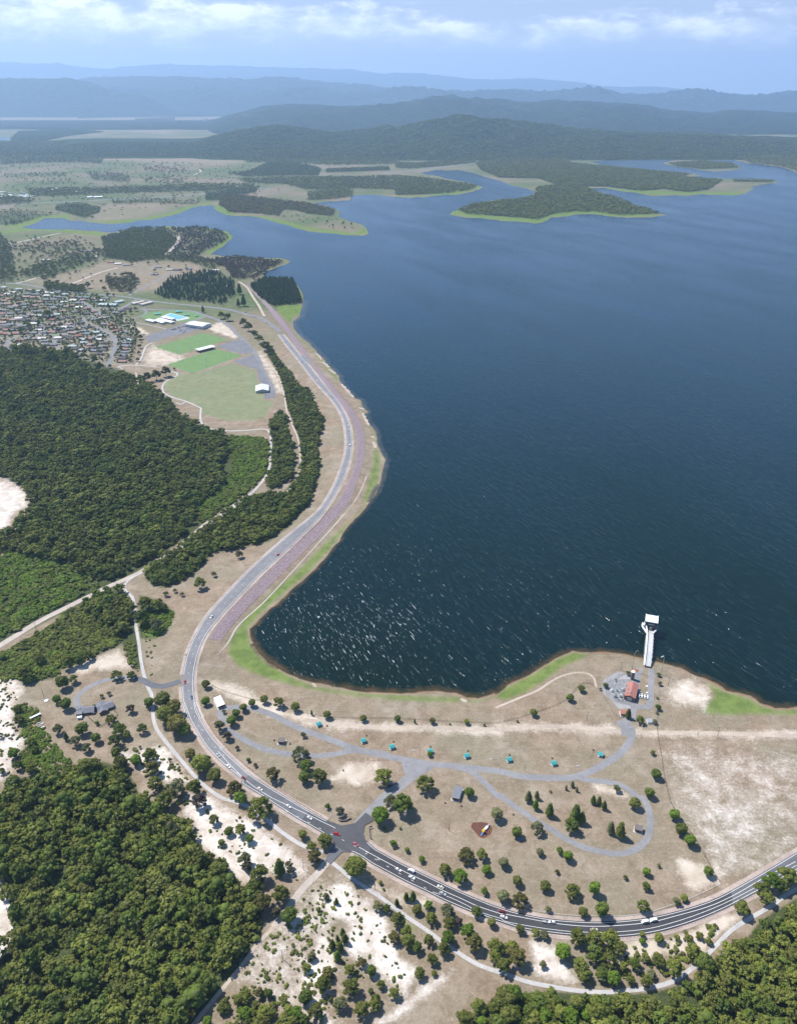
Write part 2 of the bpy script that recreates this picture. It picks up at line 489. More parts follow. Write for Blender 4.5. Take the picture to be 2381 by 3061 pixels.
def ground_mat():
    m, g = mat('dry_ground')
    pos = g.n('ShaderNodeNewGeometry').outputs['Position']
    A = g.n('ShaderNodeAttribute', attribute_name='soilA')
    B = g.n('ShaderNodeAttribute', attribute_name='soilB')
    sa = g.n('ShaderNodeSeparateColor', {0: A.outputs['Color']})
    sb = g.n('ShaderNodeSeparateColor', {0: B.outputs['Color']})
    big = g.noise(pos, 0.012, 4, 0.6)
    e0 = g.noise(pos, 0.22, 6, 0.8)
    mid = g.noise(pos, 0.07, 5, 0.65, 0.3)
    fine = g.noise(pos, 0.55, 5, 0.7)
    tiny = g.noise(pos, 2.6, 3, 0.7)
    vast = g.noise(pos, 0.0022, 5, 0.6)
    dry = g.mix(g.ramp(mid, 0.35, 0.68), (0.190, 0.138, 0.092), (0.300, 0.230, 0.166))
    dry = g.mix(g.ramp(big, 0.42, 0.62, 0, 0.6), dry, (0.20, 0.185, 0.125))
    stk = g.noise(g.map(pos, rot=(0, 0, 0.35), scale=(0.05, 0.5, 0.5)), 1.0, 4, 0.65)
    dry = g.mix(g.ramp(stk, 0.5, 0.66, 0, 0.16), dry, (0.36, 0.30, 0.25))
    dry = g.mix(g.ramp(stk, 0.42, 0.32, 0, 0.2), dry, (0.15, 0.13, 0.085))
    dry = g.mix(g.ramp(g.noise(pos, 0.03, 5, 0.7, 0.5), 0.52, 0.68, 0, 0.6), dry, (0.36, 0.30, 0.24))
    dry = g.mix(g.ramp(g.noise(pos, 0.11, 6, 0.75, 0.8), 0.48, 0.36, 0, 0.6), dry, (0.155, 0.118, 0.072))
    dry = g.mix(g.ramp(fine, 0.5, 0.78, 0, 0.55), dry, (0.42, 0.365, 0.29))
    dry = g.mix(g.ramp(tiny, 0.52, 0.68, 0, 0.6), dry, (0.11, 0.09, 0.052))
    # olive field far away
    fld = g.mix(g.ramp(mid, 0.35, 0.65), (0.064, 0.095, 0.036), (0.125, 0.145, 0.062))
    fld = g.mix(g.ramp(vast, 0.42, 0.62), fld, (0.19, 0.155, 0.105))
    fld = g.mix(g.ramp(fine, 0.6, 0.75, 0, 0.35), fld, (0.10, 0.12, 0.05))
    grn = g.mix(g.ramp(fine, 0.3, 0.7), (0.085, 0.145, 0.024), (0.17, 0.235, 0.05))
    grn = g.mix(g.ramp(e0, 0.54, 0.68, 0, 0.55), grn, (0.22, 0.21, 0.09))
    grn = g.mix(g.ramp(mid, 0.55, 0.42, 0, 0.5), grn, (0.05, 0.10, 0.018))
    snd = g.mix(g.ramp(mid, 0.35, 0.65), (0.47, 0.40, 0.34), (0.74, 0.69, 0.64))
    snd = g.mix(g.ramp(e0, 0.50, 0.64, 0, 0.55), snd, (0.27, 0.225, 0.15))
    scr = g.mix(g.ramp(fine, 0.35, 0.65), (0.030, 0.042, 0.016), (0.075, 0.09, 0.034))
    scr = g.mix(g.ramp(tiny, 0.55, 0.7, 0, 0.5), scr, (0.17, 0.14, 0.085))
    lwn = g.mix(g.ramp(mid, 0.3, 0.7), (0.115, 0.195, 0.070), (0.145, 0.225, 0.090))
    lwn = g.mix(g.ramp(fine, 0.45, 0.8, 0, 0.3), lwn, (0.20, 0.24, 0.125))
    pal = g.mix(g.ramp(mid, 0.35, 0.7), (0.40, 0.33, 0.255), (0.56, 0.49, 0.41))
    gry = g.mix(g.ramp(mid, 0.35, 0.7), (0.24, 0.235, 0.235), (0.33, 0.32, 0.315))
    brn = g.mix(g.ramp(fine, 0.35, 0.7), (0.15, 0.092, 0.05), (0.27, 0.165, 0.09))

    def th(mask, nz, w=0.55, sharp=0.16):
        s = g.math('ADD', mask, g.math('MULTIPLY', g.math('SUBTRACT', nz, 0.5), w))
        return g.ramp(s, 0.5 - sharp, 0.5 + sharp)
    e1 = g.math('ADD', g.math('MULTIPLY', mid, 0.5), g.math('MULTIPLY', fine, 0.5))
    e2 = g.math('ADD', g.math('MULTIPLY', fine, 0.6), g.math('MULTIPLY', tiny, 0.4))
    c = g.mix(sb.outputs[0], dry, fld)
    c = g.mix(th(sb.outputs[2], e1, 1.4), c, gry)
    c = g.mix(th(sb.outputs[1], e1, 1.5, 0.22), c, pal)
    c = g.mix(th(B.outputs['Alpha'], e2, 1.5, 0.2), c, brn)
    c = g.mix(th(sa.outputs[2], e2, 1.5), c, scr)
    c = g.mix(g.math('MULTIPLY', th(sa.outputs[0], e2, 1.9, 0.25), 0.9), c, grn)
    c = g.mix(th(A.outputs['Alpha'], e1, 0.2, 0.06), c, lwn)
    e3 = g.math('ADD', g.math('MULTIPLY', e1, 0.86), g.math('MULTIPLY', stk, 0.14))
    c = g.mix(g.math('MULTIPLY', th(sa.outputs[1], g.math('ADD', g.math('MULTIPLY', e3, 0.6), g.math('MULTIPLY', tiny, 0.4)), 3.0, 0.25), 0.88), c, snd)
    bmp = g.n('ShaderNodeBump', {'Strength': 0.5, 'Distance': 0.5, 'Height': e2})
    b = g.n('ShaderNodeBsdfPrincipled', {'Base Color': c, 'Roughness': 0.95, 'Specular IOR Level': 0.1, 'Normal': bmp})
    g.n('ShaderNodeOutputMaterial', {0: b})
    return m


def water_mat():
    m, g = mat('lake_water')
    pos = g.n('ShaderNodeNewGeometry').outputs['Position']
    # wind waves run from lower left to upper right; their crests lie across
    rv = g.map(pos, rot=(0, 0, math.radians(65)))
    w1 = g.noise(g.map(rv, scale=(0.065, 0.27, 0.2)), 1.0, 3, 0.5, 0.6)
    w2 = g.noise(g.map(rv, scale=(0.33, 1.0, 1)), 1.0, 2, 0.6, 0.3)
    big = g.noise(g.map(rv, scale=(0.0022, 0.007, 1)), 1.0, 4, 0.6)
    crest = g.math('POWER', g.math('MAXIMUM', g.math('SUBTRACT', w1, 0.44), 0.0), 1.5)
    h = g.math('MULTIPLY', g.math('ADD', g.math('MULTIPLY', crest, 2.9), g.math('MULTIPLY', w2, 0.26)), g.ramp(big, 0.35, 0.65, 0.45, 1.25))
    bmp = g.n('ShaderNodeBump', {'Strength': 1.0, 'Distance': 1.0, 'Height': h})
    dark = g.mix(g.ramp(w1, 0.35, 0.7), (0.0014, 0.0078, 0.0036), (0.0030, 0.0135, 0.0070))
    dark = g.mix(g.ramp(big, 0.35, 0.7, 0, 0.7), dark, (0.0008, 0.011, 0.012))
    # sun glints painted as pale streaks in the base colour, thickest in the bay
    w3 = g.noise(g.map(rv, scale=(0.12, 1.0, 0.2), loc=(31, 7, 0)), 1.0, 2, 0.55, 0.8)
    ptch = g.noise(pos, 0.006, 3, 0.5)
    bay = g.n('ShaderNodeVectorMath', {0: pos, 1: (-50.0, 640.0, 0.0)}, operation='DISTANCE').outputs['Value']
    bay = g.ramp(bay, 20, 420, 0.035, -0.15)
    glint_paint = g.math('MULTIPLY', g.ramp(g.math('ADD', g.math('ADD', w3, bay), g.math('MULTIPLY', g.math('SUBTRACT', ptch, 0.5), 0.2)), 0.66, 0.74), g.ramp(w1, 0.42, 0.56))
    dark = g.mix(glint_paint, dark, (0.52, 0.56, 0.56))
    b = g.n('ShaderNodeBsdfPrincipled', {'Base Color': dark, 'Roughness': g.ramp(glint_paint, 0, 1, 0.12, 0.8), 'IOR': 1.26, 'Specular IOR Level': 0.5, 'Normal': bmp})
    g.n('ShaderNodeOutputMaterial', {0: b})
    return m


GROUND = ground_mat()
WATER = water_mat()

# areas of soil and low growth, traced: (channel, softness, outline)
SHORE = LAKE
AREAS = []
def area(ch, soft, *polys):
    c, _, wgt = ch.partition('.')
    for p in polys: AREAS.append((c, soft, p, float('0.' + wgt) if wgt else 1.0))

area('grn', 4, T('C', (0, 640), (0, 600), (130, 530), (260, 460), (330, 410), (430, 370), (540, 385), (480, 420), (380, 460), (280, 540), (160, 610), (60, 650)),
     T('B', (1699, 340), (1560, 375), (1480, 375), (1300, 375), (1100, 365), (900, 345), (700, 320), (500, 280), (330, 230), (200, 170), (150, 100), (160, 40), (200, 0), (270, 0), (270, 60), (330, 130), (420, 190), (540, 240), (640, 285), (800, 310), (1000, 325), (1250, 340), (1450, 345), (1560, 360)),
     T('E', (1320, 910), (1170, 890), (1040, 850), (980, 790), (965, 730), (1020, 650), (1090, 580), (1160, 510), (1260, 430), (1340, 350), (1400, 290), (1480, 220), (1540, 150), (1570, 80), (1590, 0), (1615, 0), (1590, 110), (1530, 180), (1470, 250), (1400, 340), (1290, 460), (1240, 500), (1190, 540), (1100, 620), (1050, 680), (1060, 740), (1110, 800), (1190, 850), (1260, 890)),
     T('O', (1195, 2124), (1260, 1900), (1330, 1640), (1350, 1440), (1400, 1460), (1440, 1560), (1420, 1680), (1370, 1900), (1290, 2060), (1270, 2124)),
     T('O', (1260, 1100), (1330, 1270), (1340, 1400), (1390, 1400), (1370, 1260), (1300, 1130)),
     T('O', (1100, 800), (1150, 860), (1180, 960), (1270, 980), (1200, 890), (1180, 830)),
     T('O', (360, 0), (480, 120), (600, 240), (700, 400), (880, 600), (930, 580), (900, 530), (790, 410), (720, 320), (560, 150), (440, 30), (430, 0)),
     T('F', (1180, 330), (1230, 380), (1240, 350), (1275, 335), (1280, 300), (1210, 300), (1170, 300)),
     T('C', (1170, 700), (1230, 620), (1180, 530), (1290, 590), (1430, 630), (1490, 670), (1600, 700), (1699, 695), (1699, 735), (1450, 730), (1300, 735), (1190, 725)),
     T('C', (780, 400), (860, 420), (940, 440), (930, 450), (850, 430)),
     T('E', (630, 720), (590, 690), (590, 640), (640, 600), (700, 590), (740, 610), (720, 670), (680, 710)),
     T('K', (860, 1080), (900, 1000), (960, 1060), (900, 1150)))
area('grn', 3, T('G', (95, 962), (150, 945), (185, 925), (265, 922), (300, 935), (290, 905), (180, 915), (90, 945), (0, 955), (0, 962)),
     T('G', (300, 935), (400, 943), (540, 943), (640, 930), (720, 915), (790, 890), (840, 872), (900, 866), (890, 855), (800, 870), (720, 900), (600, 925), (400, 935)),
     T('G', (915, 890), (960, 910), (1110, 925), (1260, 968), (1450, 995), (1558, 990), (1540, 960), (1500, 985), (1300, 960), (1150, 920), (1000, 905), (930, 870), (900, 866)),
     T('G', (450, 983), (280, 970), (95, 962), (0, 975), (0, 990), (150, 975), (300, 985), (430, 1000)),
     T('G', (760, 960), (880, 962), (960, 978), (985, 1000), (960, 1030), (900, 1070), (860, 1075), (930, 1035), (960, 1000), (880, 970)),
     T('H', (0, 835), (240, 825), (370, 792), (345, 785), (300, 800), (130, 825), (0, 828)),
     T('H', (230, 908), (420, 930), (600, 946), (660, 920), (850, 908), (1020, 920), (1155, 910), (1000, 905), (850, 890), (700, 895), (620, 925), (420, 915), (260, 885)),
     T('H', (820, 797), (960, 812), (1180, 827), (1420, 830), (1500, 805), (1440, 812), (1180, 812), (960, 800), (860, 790)))
area('sand', 6, T('E', (-80, 55), (0, 50), (40, 60), (115, 110), (110, 150), (60, 190), (40, 230), (15, 260), (-80, 270)),
     T('A', (950, 470), (1050, 480), (1190, 560), (1300, 620), (1450, 740), (1560, 830), (1550, 880), (1450, 870), (1350, 860), (1250, 930), (1210, 930), (1150, 830), (1000, 730), (1000, 640), (940, 560)),
     T('A', (-60, 960), (30, 950), (70, 1050), (80, 1130), (50, 1270), (-60, 1320)),
     T('K', (100, 760), (330, 680), (560, 820), (700, 990), (740, 1100), (800, 1290), (960, 1400), (940, 1480), (880, 1640), (700, 1500), (560, 1300), (380, 1200), (420, 1000), (300, 960), (100, 900)),
     T('K', (380, 1190), (460, 1230), (680, 1480), (830, 1640), (760, 1660), (560, 1400), (420, 1300)),
     T('K', (130, 1150), (230, 1110), (300, 1420), (270, 1480), (60, 1560), (180, 1700), (250, 1872), (120, 1872), (0, 1600), (0, 1500)),
     T('K', (640, 1872), (800, 1760), (1100, 1500), (1300, 1420), (1200, 1510), (950, 1700), (750, 1872)),
     T('N', (-60, 300), (100, 290), (250, 380), (250, 430), (60, 480), (150, 650), (160, 900), (280, 960), (200, 1200), (0, 1430), (-60, 1450)),
     T('A', (620, 260), (840, 220), (900, 330), (960, 400), (840, 400), (700, 330)),
     T('D', (200, 860), (330, 900), (400, 1000), (450, 1080), (330, 1090), (220, 1010)))
area('sand.44', 9, T('C', (950, 890), (1150, 950), (1300, 1120), (1450, 1190), (1560, 1321), (1150, 1330), (1000, 1110)),
     T('D', (1010, 0), (1240, 0), (1420, 60), (1600, 150), (1640, 240), (1440, 300), (1360, 470), (1280, 510), (1180, 370), (1100, 220)),
     T('C', (1580, 1000), (1720, 960), (1720, 1080), (1650, 1060)), T('C', (980, 570), (1100, 520), (1210, 600), (1190, 700), (1080, 680), (980, 650)),
     T('A', (1230, 1250), (1330, 1190), (1500, 1000), (1620, 900), (1720, 860), (1720, 1640), (1500, 1640), (1300, 1450), (1180, 1420)))
area('sand.35', 9, T('C', (940, 880), (1720, 930), (2000, 1321), (1720, 1500), (1330, 1700), (1000, 1200)))
area('pale', 7, T('B', (830, 720), (1000, 720), (990, 820), (880, 830), (740, 810)), T('B', (0, 250), (200, 290), (500, 420), (700, 470), (1000, 500), (1699, 520), (1699, 560), (1300, 540), (800, 520), (600, 500), (300, 420), (80, 300)),
     T('C', (0, 780), (700, 800), (900, 830), (1699, 830), (1699, 855), (900, 850), (700, 830), (0, 815)),
     T('C', (990, 570), (1100, 530), (1200, 600), (1180, 690), (1080, 670), (980, 640)),
     T('C', (560, 1130), (680, 1130), (720, 1180), (600, 1180)), T('D', (1030, 400), (1240, 440), (1250, 520), (1120, 560), (1030, 480)),
     T('E', (300, 850), (500, 770), (560, 830), (480, 850), (330, 860)), T('J', (300, 690), (330, 560), (380, 530), (670, 640), (640, 690), (480, 720)),
     T('J', (1430, 600), (1480, 600), (1600, 800), (1699, 980), (1640, 1000), (1560, 850)), T('F', (520, 370), (600, 400), (640, 430), (560, 410)),
     T('K', (600, 700), (900, 800), (1100, 820), (1050, 880), (850, 850), (640, 750)), T('J', (900, 330), (1060, 280), (1240, 430), (1200, 450), (950, 360)),
     T('E', (0, 880), (90, 930), (60, 1000), (0, 1010)), T('D', (700, 860), (1000, 850), (1300, 700), (1350, 720), (1180, 900), (900, 940), (720, 950)))
area('gray', 5, T('C', (590, 590), (600, 540), (690, 480), (780, 520), (790, 690), (700, 700)))
SUBURB = T('I', (-60, 180), (300, 170), (900, 230), (1300, 280), (1450, 420), (1640, 560), (1650, 700), (1600, 1060), (1300, 1100), (900, 1060), (700, 900), (0, 840), (-60, 840))
area('gray.42', 4, SUBURB)
area('grn.35', 4, SUBURB)
area('scrub.3', 4, SUBURB)
area('scrub', 5, [(0, 745), (60, 740), (150, 755), (230, 780), (290, 800), (330, 830), (370, 870), (400, 900), (470, 925), (560, 935), (575, 1000), (540, 1040), (480, 1080), (420, 1130), (350, 1180), (300, 1215), (230, 1265), (130, 1310), (0, 1375), (-200, 1400), (-200, 1200), (60, 1180), (90, 1120), (100, 1080), (60, 1045), (0, 1015), (-300, 1000), (-300, 745)],
     T('U', (0, 960), (500, 700), (740, 500), (960, 400), (1000, 250), (1340, 230), (1450, 350), (1540, 700), (1580, 900), (1630, 1133), (1520, 1133), (1380, 850), (1300, 890), (980, 1030), (700, 1133), (0, 1133)),
     T('N', (-100, 0), (1000, 0), (900, 130), (700, 190), (600, 300), (300, 330), (100, 290), (-100, 290)),
     T('A', (0, 480), (60, 380), (200, 380), (300, 360), (520, 300), (640, 330), (760, 560), (860, 560), (960, 640), (1000, 720), (1100, 800), (1180, 920), (1230, 960), (1330, 1050), (1330, 1150), (1300, 1230), (1240, 1330), (1130, 1440), (1060, 1530), (980, 1633), (900, 2200), (-1500, 2600), (-1500, 400), (-100, 400), (0, 870), (50, 950), (60, 1090), (100, 1150), (80, 1270), (0, 1290), (-100, 1000), (-100, 480)),
     T('D', (-20, 1190), (300, 1140), (560, 1150), (700, 1160), (900, 1140), (1100, 1080), (1180, 990), (1300, 910), (1420, 830), (1500, 730), (1699, 610), (2300, 200), (2600, 1321), (2400, 3400), (-600, 2800), (-300, 1700), (-130, 1330)),
     T('O', (0, 120), (60, 220), (130, 330), (190, 400), (250, 480), (330, 600), (400, 680), (520, 720), (580, 870), (620, 970), (690, 1080), (690, 1240), (640, 1300), (640, 1420), (600, 1440), (640, 1650), (660, 1780), (580, 1850), (560, 2010), (480, 2080), (340, 2124), (350, 1880), (390, 1800), (430, 1650), (420, 1420), (370, 1250), (340, 1130), (290, 1000), (240, 880), (200, 720), (150, 550), (120, 440), (30, 300), (0, 230)),
     T('O', (20, 1150), (100, 1040), (180, 1010), (240, 1100), (240, 1280), (320, 1400), (345, 1580), (320, 1700), (320, 1830), (200, 1880), (100, 1960), (0, 1960), (0, 1750), (50, 1650), (60, 1400), (50, 1250)),
     T('E', (1330, 0), (1340, 60), (1300, 160), (1230, 240), (1140, 310), (1000, 340), (900, 360), (830, 440), (750, 490), (680, 505), (620, 470), (620, 420), (700, 370), (800, 290), (880, 240), (980, 180), (1080, 120), (1180, 120), (1260, 40)),
     T('E', (590, 540), (690, 560), (740, 620), (720, 670), (660, 720), (590, 720)))
area('brown', 5, T('J', (1440, 480), (1440, 480)), T('W', (880, 455), (1000, 450), (1050, 490), (1040, 550), (980, 585), (930, 570), (865, 480)))
# lawns of the playing fields, mown and watered
LAWNS = [T('J', (380, 535), (880, 390), (1130, 455), (640, 610)),
         T('J', (500, 715), (1000, 555), (1280, 618), (770, 800)),
         T('J', (245, 225), (290, 185), (560, 160), (760, 175), (890, 215), (880, 240), (640, 285), (560, 255), (260, 245))]
PALE_LAWN = T('J', (620, 800), (800, 800), (1160, 690), (1420, 760), (1430, 860), (1470, 930), (1500, 1040), (1490, 1060), (1600, 1080), (1560, 1155), (1520, 1250), (1390, 1290), (1100, 1290), (880, 1230), (780, 1120), (560, 1040), (480, 980), (470, 900), (540, 850))

# ------------------------------------------------------------------ far woods (outline, spacing in m, mean height, kind, share of gaps)
WOODS_FAR = [
    (T('G', (45, 590), (80, 557), (350, 550), (440, 560), (300, 575), (180, 600), (60, 602)), 16, 14, 'dark', 0.0),
    (T('H', (340, 690), (500, 665), (720, 665), (740, 690), (830, 700), (900, 705), (1100, 725), (1250, 738), (1200, 747), (1300, 757), (1380, 765), (1330, 800),
       (1240, 815), (1130, 800), (1040, 810), (960, 800), (880, 790), (800, 790), (860, 820), (960, 845), (1000, 870), (1080, 890), (1120, 905), (950, 912),
       (850, 898), (750, 897), (660, 908), (600, 930), (450, 915), (300, 907), (265, 890), (330, 865), (450, 850), (530, 845), (590, 830), (600, 792),
       (690, 785), (600, 755), (440, 753), (360, 720)), 13, 12, 'mid', 0.08),
    (T('H', (1430, 760), (1600, 764), (1600, 772), (1430, 770)), 14, 10, 'mid', 0.1),
    (T('H', (0, 745), (130, 755), (230, 770), (345, 785), (330, 803), (200, 820), (60, 826), (0, 826)), 14, 12, 'mid', 0.1),
    (T('H', (1150, 692), (1300, 682), (1420, 692), (1450, 710), (1300, 716), (1200, 705)), 14, 12, 'mid', 0.0),
    (T('G', (930, 830), (1000, 828), (1200, 850), (1320, 865), (1420, 890), (1405, 915), (1300, 905), (1250, 890), (1200, 890), (1180, 915), (1100, 905), (970, 900), (930, 870)), 12, 11, 'olive', 0.1),
    (T('G', (1080, 905), (1250, 905), (1400, 925), (1500, 950), (1520, 975), (1350, 965), (1200, 935)), 40, 9, 'dark', 0.45),
    (T('G', (870, 820), (1100, 790), (1080, 815), (930, 850), (870, 850)), 13, 11, 'dark', 0.1),
    (T('G', (430, 1010), (560, 967), (700, 965), (760, 1000), (740, 1040), (690, 1090), (560, 1112), (450, 1085)), 11, 10, 'mid', 0.15),
    (T('G', (720, 968), (830, 960), (930, 975), (970, 1005), (925, 1040), (860, 1068), (830, 1100), (700, 1105), (740, 1050), (770, 1000)), 11, 9, 'burnt', 0.25),
    (T('F', (840, 105), (1000, 97), (1200, 118), (1150, 148), (1080, 190), (985, 190), (950, 140)), 9, 9, 'burnt', 0.2),
    (T('F', (1060, 222), (1120, 192), (1240, 197), (1280, 290), (1235, 298), (1150, 305), (1090, 262)), 6.5, 12, 'pine', 0.0),
    (T('F', (655, 255), (720, 190), (850, 160), (920, 165), (990, 200), (995, 260), (940, 300), (860, 290), (780, 285), (690, 272)), 8.5, 12, 'pine', 0.3),
    (T('F', (90, 170), (180, 120), (300, 90), (430, 80), (400, 110), (300, 150), (220, 190), (110, 190)), 14, 11, 'mid', 0.35),
    (T('F', (0, 20), (60, 40), (300, 30), (430, 70), (380, 90), (200, 90), (60, 70), (0, 70)), 20, 11, 'mid', 0.45),
    (T('F', (0, 90), (60, 100), (70, 190), (30, 215), (0, 215)), 14, 11, 'mid', 0.3),
    (T('F', (440, 180), (560, 170), (590, 210), (560, 250), (470, 240)), 13, 12, 'olive', 0.25),
    (T('F', (185, 205), (360, 225), (380, 255), (200, 240)), 9, 11, 'mid', 0.1),
    (T('F', (390, 60), (700, 70), (830, 100), (950, 130), (900, 150), (800, 120), (620, 110), (450, 110)), 12, 10, 'mid', 0.3),
    (T('G', (0, 985), (40, 1030), (60, 1100), (0, 1133), (-60, 1100), (-60, 985)), 16, 11, 'mid', 0.3),
    (T('G', (240, 870), (330, 860), (430, 880), (420, 900), (360, 925), (290, 905), (235, 890)), 12, 9, 'dark', 0.15),
    (T('G', (-60, 900), (60, 885), (170, 900), (240, 905), (160, 930), (60, 955), (-60, 955)), 17, 9, 'dark', 0.35),
    (T('G', (360, 730), (540, 735), (560, 775), (400, 765)), 24, 12, 'dark', 0.35),
    (T('G', (10, 740), (280, 732), (280, 752), (10, 755)), 26, 12, 'dark', 0.4),
    (T('G', (60, 770), (330, 760), (330, 785), (60, 785)), 34, 12, 'dark', 0.4),
    (T('G', (600, 700), (790, 715), (780, 735), (620, 730)), 24, 12, 'dark', 0.4),
    (T('G', (560, 745), (760, 745), (860, 790), (780, 800), (640, 770)), 30, 12, 'mid', 0.45),
    (T('G', (120, 800), (400, 795), (650, 790), (850, 780), (1080, 780), (1060, 805), (860, 810), (700, 815), (500, 820), (300, 830), (130, 835)), 16, 12, 'mid', 0.3),
    (T('G', (0, 830), (60, 835), (160, 845), (120, 860), (0, 870)), 18, 12, 'mid', 0.3),
    (T('G', (470, 850), (620, 840), (760, 850), (860, 850), (830, 870), (640, 860), (480, 865)), 17, 10, 'dark', 0.3),
    (T('G', (960, 735), (1060, 725), (1130, 690), (1260, 690), (1360, 715), (1350, 745), (1180, 745), (1040, 750)), 16, 13, 'dark', 0.15),
    (T('G', (1380, 718), (1640, 708), (1650, 722), (1380, 732)), 15, 13, 'dark', 0.0),
    (T('G', (1000, 760), (1200, 750), (1450, 750), (1699, 745), (1699, 805), (1520, 800), (1300, 805), (1200, 780), (1050, 775)), 16, 12, 'mid', 0.2),
    (T('G', (1300, 815), (1420, 800), (1500, 808), (1480, 835), (1400, 845), (1300, 850)), 13, 10, 'mid', 0.2),
    (T('H', (0, 690), (100, 690), (330, 670), (340, 690), (200, 705), (60, 715), (0, 712)), 15, 11, 'mid', 0.2),
    (T('G', (300, 660), (440, 675), (430, 695), (340, 690), (200, 690), (0, 700), (0, 665), (200, 655)), 20, 13, 'dark', 0.2),
    (T('G', (330, 490), (480, 488), (480, 498), (330, 502)), 30, 12, 'dark', 0.1),
    (T('G', (570, 503), (740, 498), (740, 508), (570, 512)), 30, 12, 'dark', 0.1),
    (T('G', (740, 515), (810, 513), (810, 520), (740, 522)), 30, 12, 'dark', 0.1),
    (T('G', (0, 532), (120, 540), (300, 545), (300, 552), (120, 548), (0, 540)), 30, 12, 'dark', 0.1),
    (T('G', (1000, 482), (1200, 490), (1200, 497), (1000, 489)), 34, 12, 'dark', 0.1),
    (T('G', (1300, 500), (1550, 503), (1550, 510), (1300, 507)), 34, 12, 'dark', 0.1),
]
FAR_BARE = [T('G', (330, 650), (480, 640), (680, 660), (850, 645), (1035, 640), (1030, 690), (900, 700), (700, 690), (500, 680), (380, 680))]

# ------------------------------------------------------------------ ground sheet
def build_ground():
    px, py = MX.ravel(), MY.ravel()
    n = px.size
    ch = {k: np.zeros(n) for k in ('grn', 'sand', 'scrub', 'lawn', 'far', 'pale', 'gray', 'brown')}
    for c, soft, poly, wgt in AREAS:
        if len(poly) < 3: continue
        k_ = {'sand': 2.6, 'pale': 2.4, 'grn': 2.1, 'scrub': 2.0}.get(c, 1.3)
        ch[c] = np.maximum(ch[c], wgt * softmask(px, py, poly, soft * (k_ if poly[0][1] > 700 else 0.8)))
    for poly in LAWNS: ch['lawn'] = np.maximum(ch['lawn'], softmask(px, py, poly, 1.2))
    pl = softmask(px, py, PALE_LAWN, 2.0)
    ch['lawn'] = np.maximum(ch['lawn'], pl * 0.5)
    for poly, sp, h, kind, gap in WOODS_FAR:
        v = softmask(px, py, poly, 1.6 if poly[0][1] < 560 else 3) * (0.78 if gap < 0.2 else 0.56 if gap < 0.4 else 0.35)
        if kind == 'burnt':
            ch['brown'] = np.maximum(ch['brown'], v * 0.6); v = v * 0.75
        ch['scrub'] = np.maximum(ch['scrub'], v)
    ch['far'] = np.clip((760 - py) / 110, 0, 1)
    for poly in FAR_BARE: ch['far'] *= 1 - 0.8 * softmask(px, py, poly, 3)
    ch['far'] *= 1 - 0.85 * softmask(px, py, T('R', (180, 800), (700, 690), (900, 620), (1699, 640), (1699, 700), (1300, 880), (1000, 900), (500, 830)), 5)
    ch['far'] *= 1 - 0.6 * softmask(px, py, T('R', (720, 200), (900, 140), (1300, 130), (1500, 190), (1180, 260), (900, 290), (760, 270)), 5)
    ch['far'] *= 1 - 0.55 * softmask(px, py, T('G', (0, 480), (700, 475), (1699, 485), (1699, 510), (900, 520), (700, 570), (400, 545), (0, 540)), 3)
    # dry margin of the lake
    d = dist(px, py, LAKE, True, pad=30)
    rim = np.clip(1 - d / np.interp(py, [330, 600, 1000, 1500], [0.8, 1.6, 5, 6.5]), 0, 1)
    ch['brown'] = np.maximum(ch['brown'], rim * 0.75)
    ch['grn'] = ch['grn'] * (1 - 0.8 * rim)
    farshore = np.clip(1 - d / np.interp(py, [330, 480, 620], [1.6, 4.5, 8]), 0, 1) * (py < 640)
    ch['grn'] = np.maximum(ch['grn'] * np.interp(py, [560, 700], [1, 0.8]), farshore * 0.52)
    A = np.stack([ch['grn'], ch['sand'], ch['scrub'], ch['lawn']], 1)
    B = np.stack([ch['far'], ch['pale'], ch['gray'], ch['brown']], 1)
    V_ = np.stack([WXh.ravel(), WYh.ravel(), HG.ravel()], 1)
    ny, nx = MX.shape
    i = (np.arange(ny - 1)[:, None] * nx + np.arange(nx - 1)[None, :]).ravel()
    F_ = np.stack([i + nx, i + nx + 1, i + 1, i], 1)
    o = mk_np('ground', V_, F_, GROUND, attrs={'soilA': A, 'soilB': B}, smooth=True)
    struct(o)
    return ch


CH = build_ground()

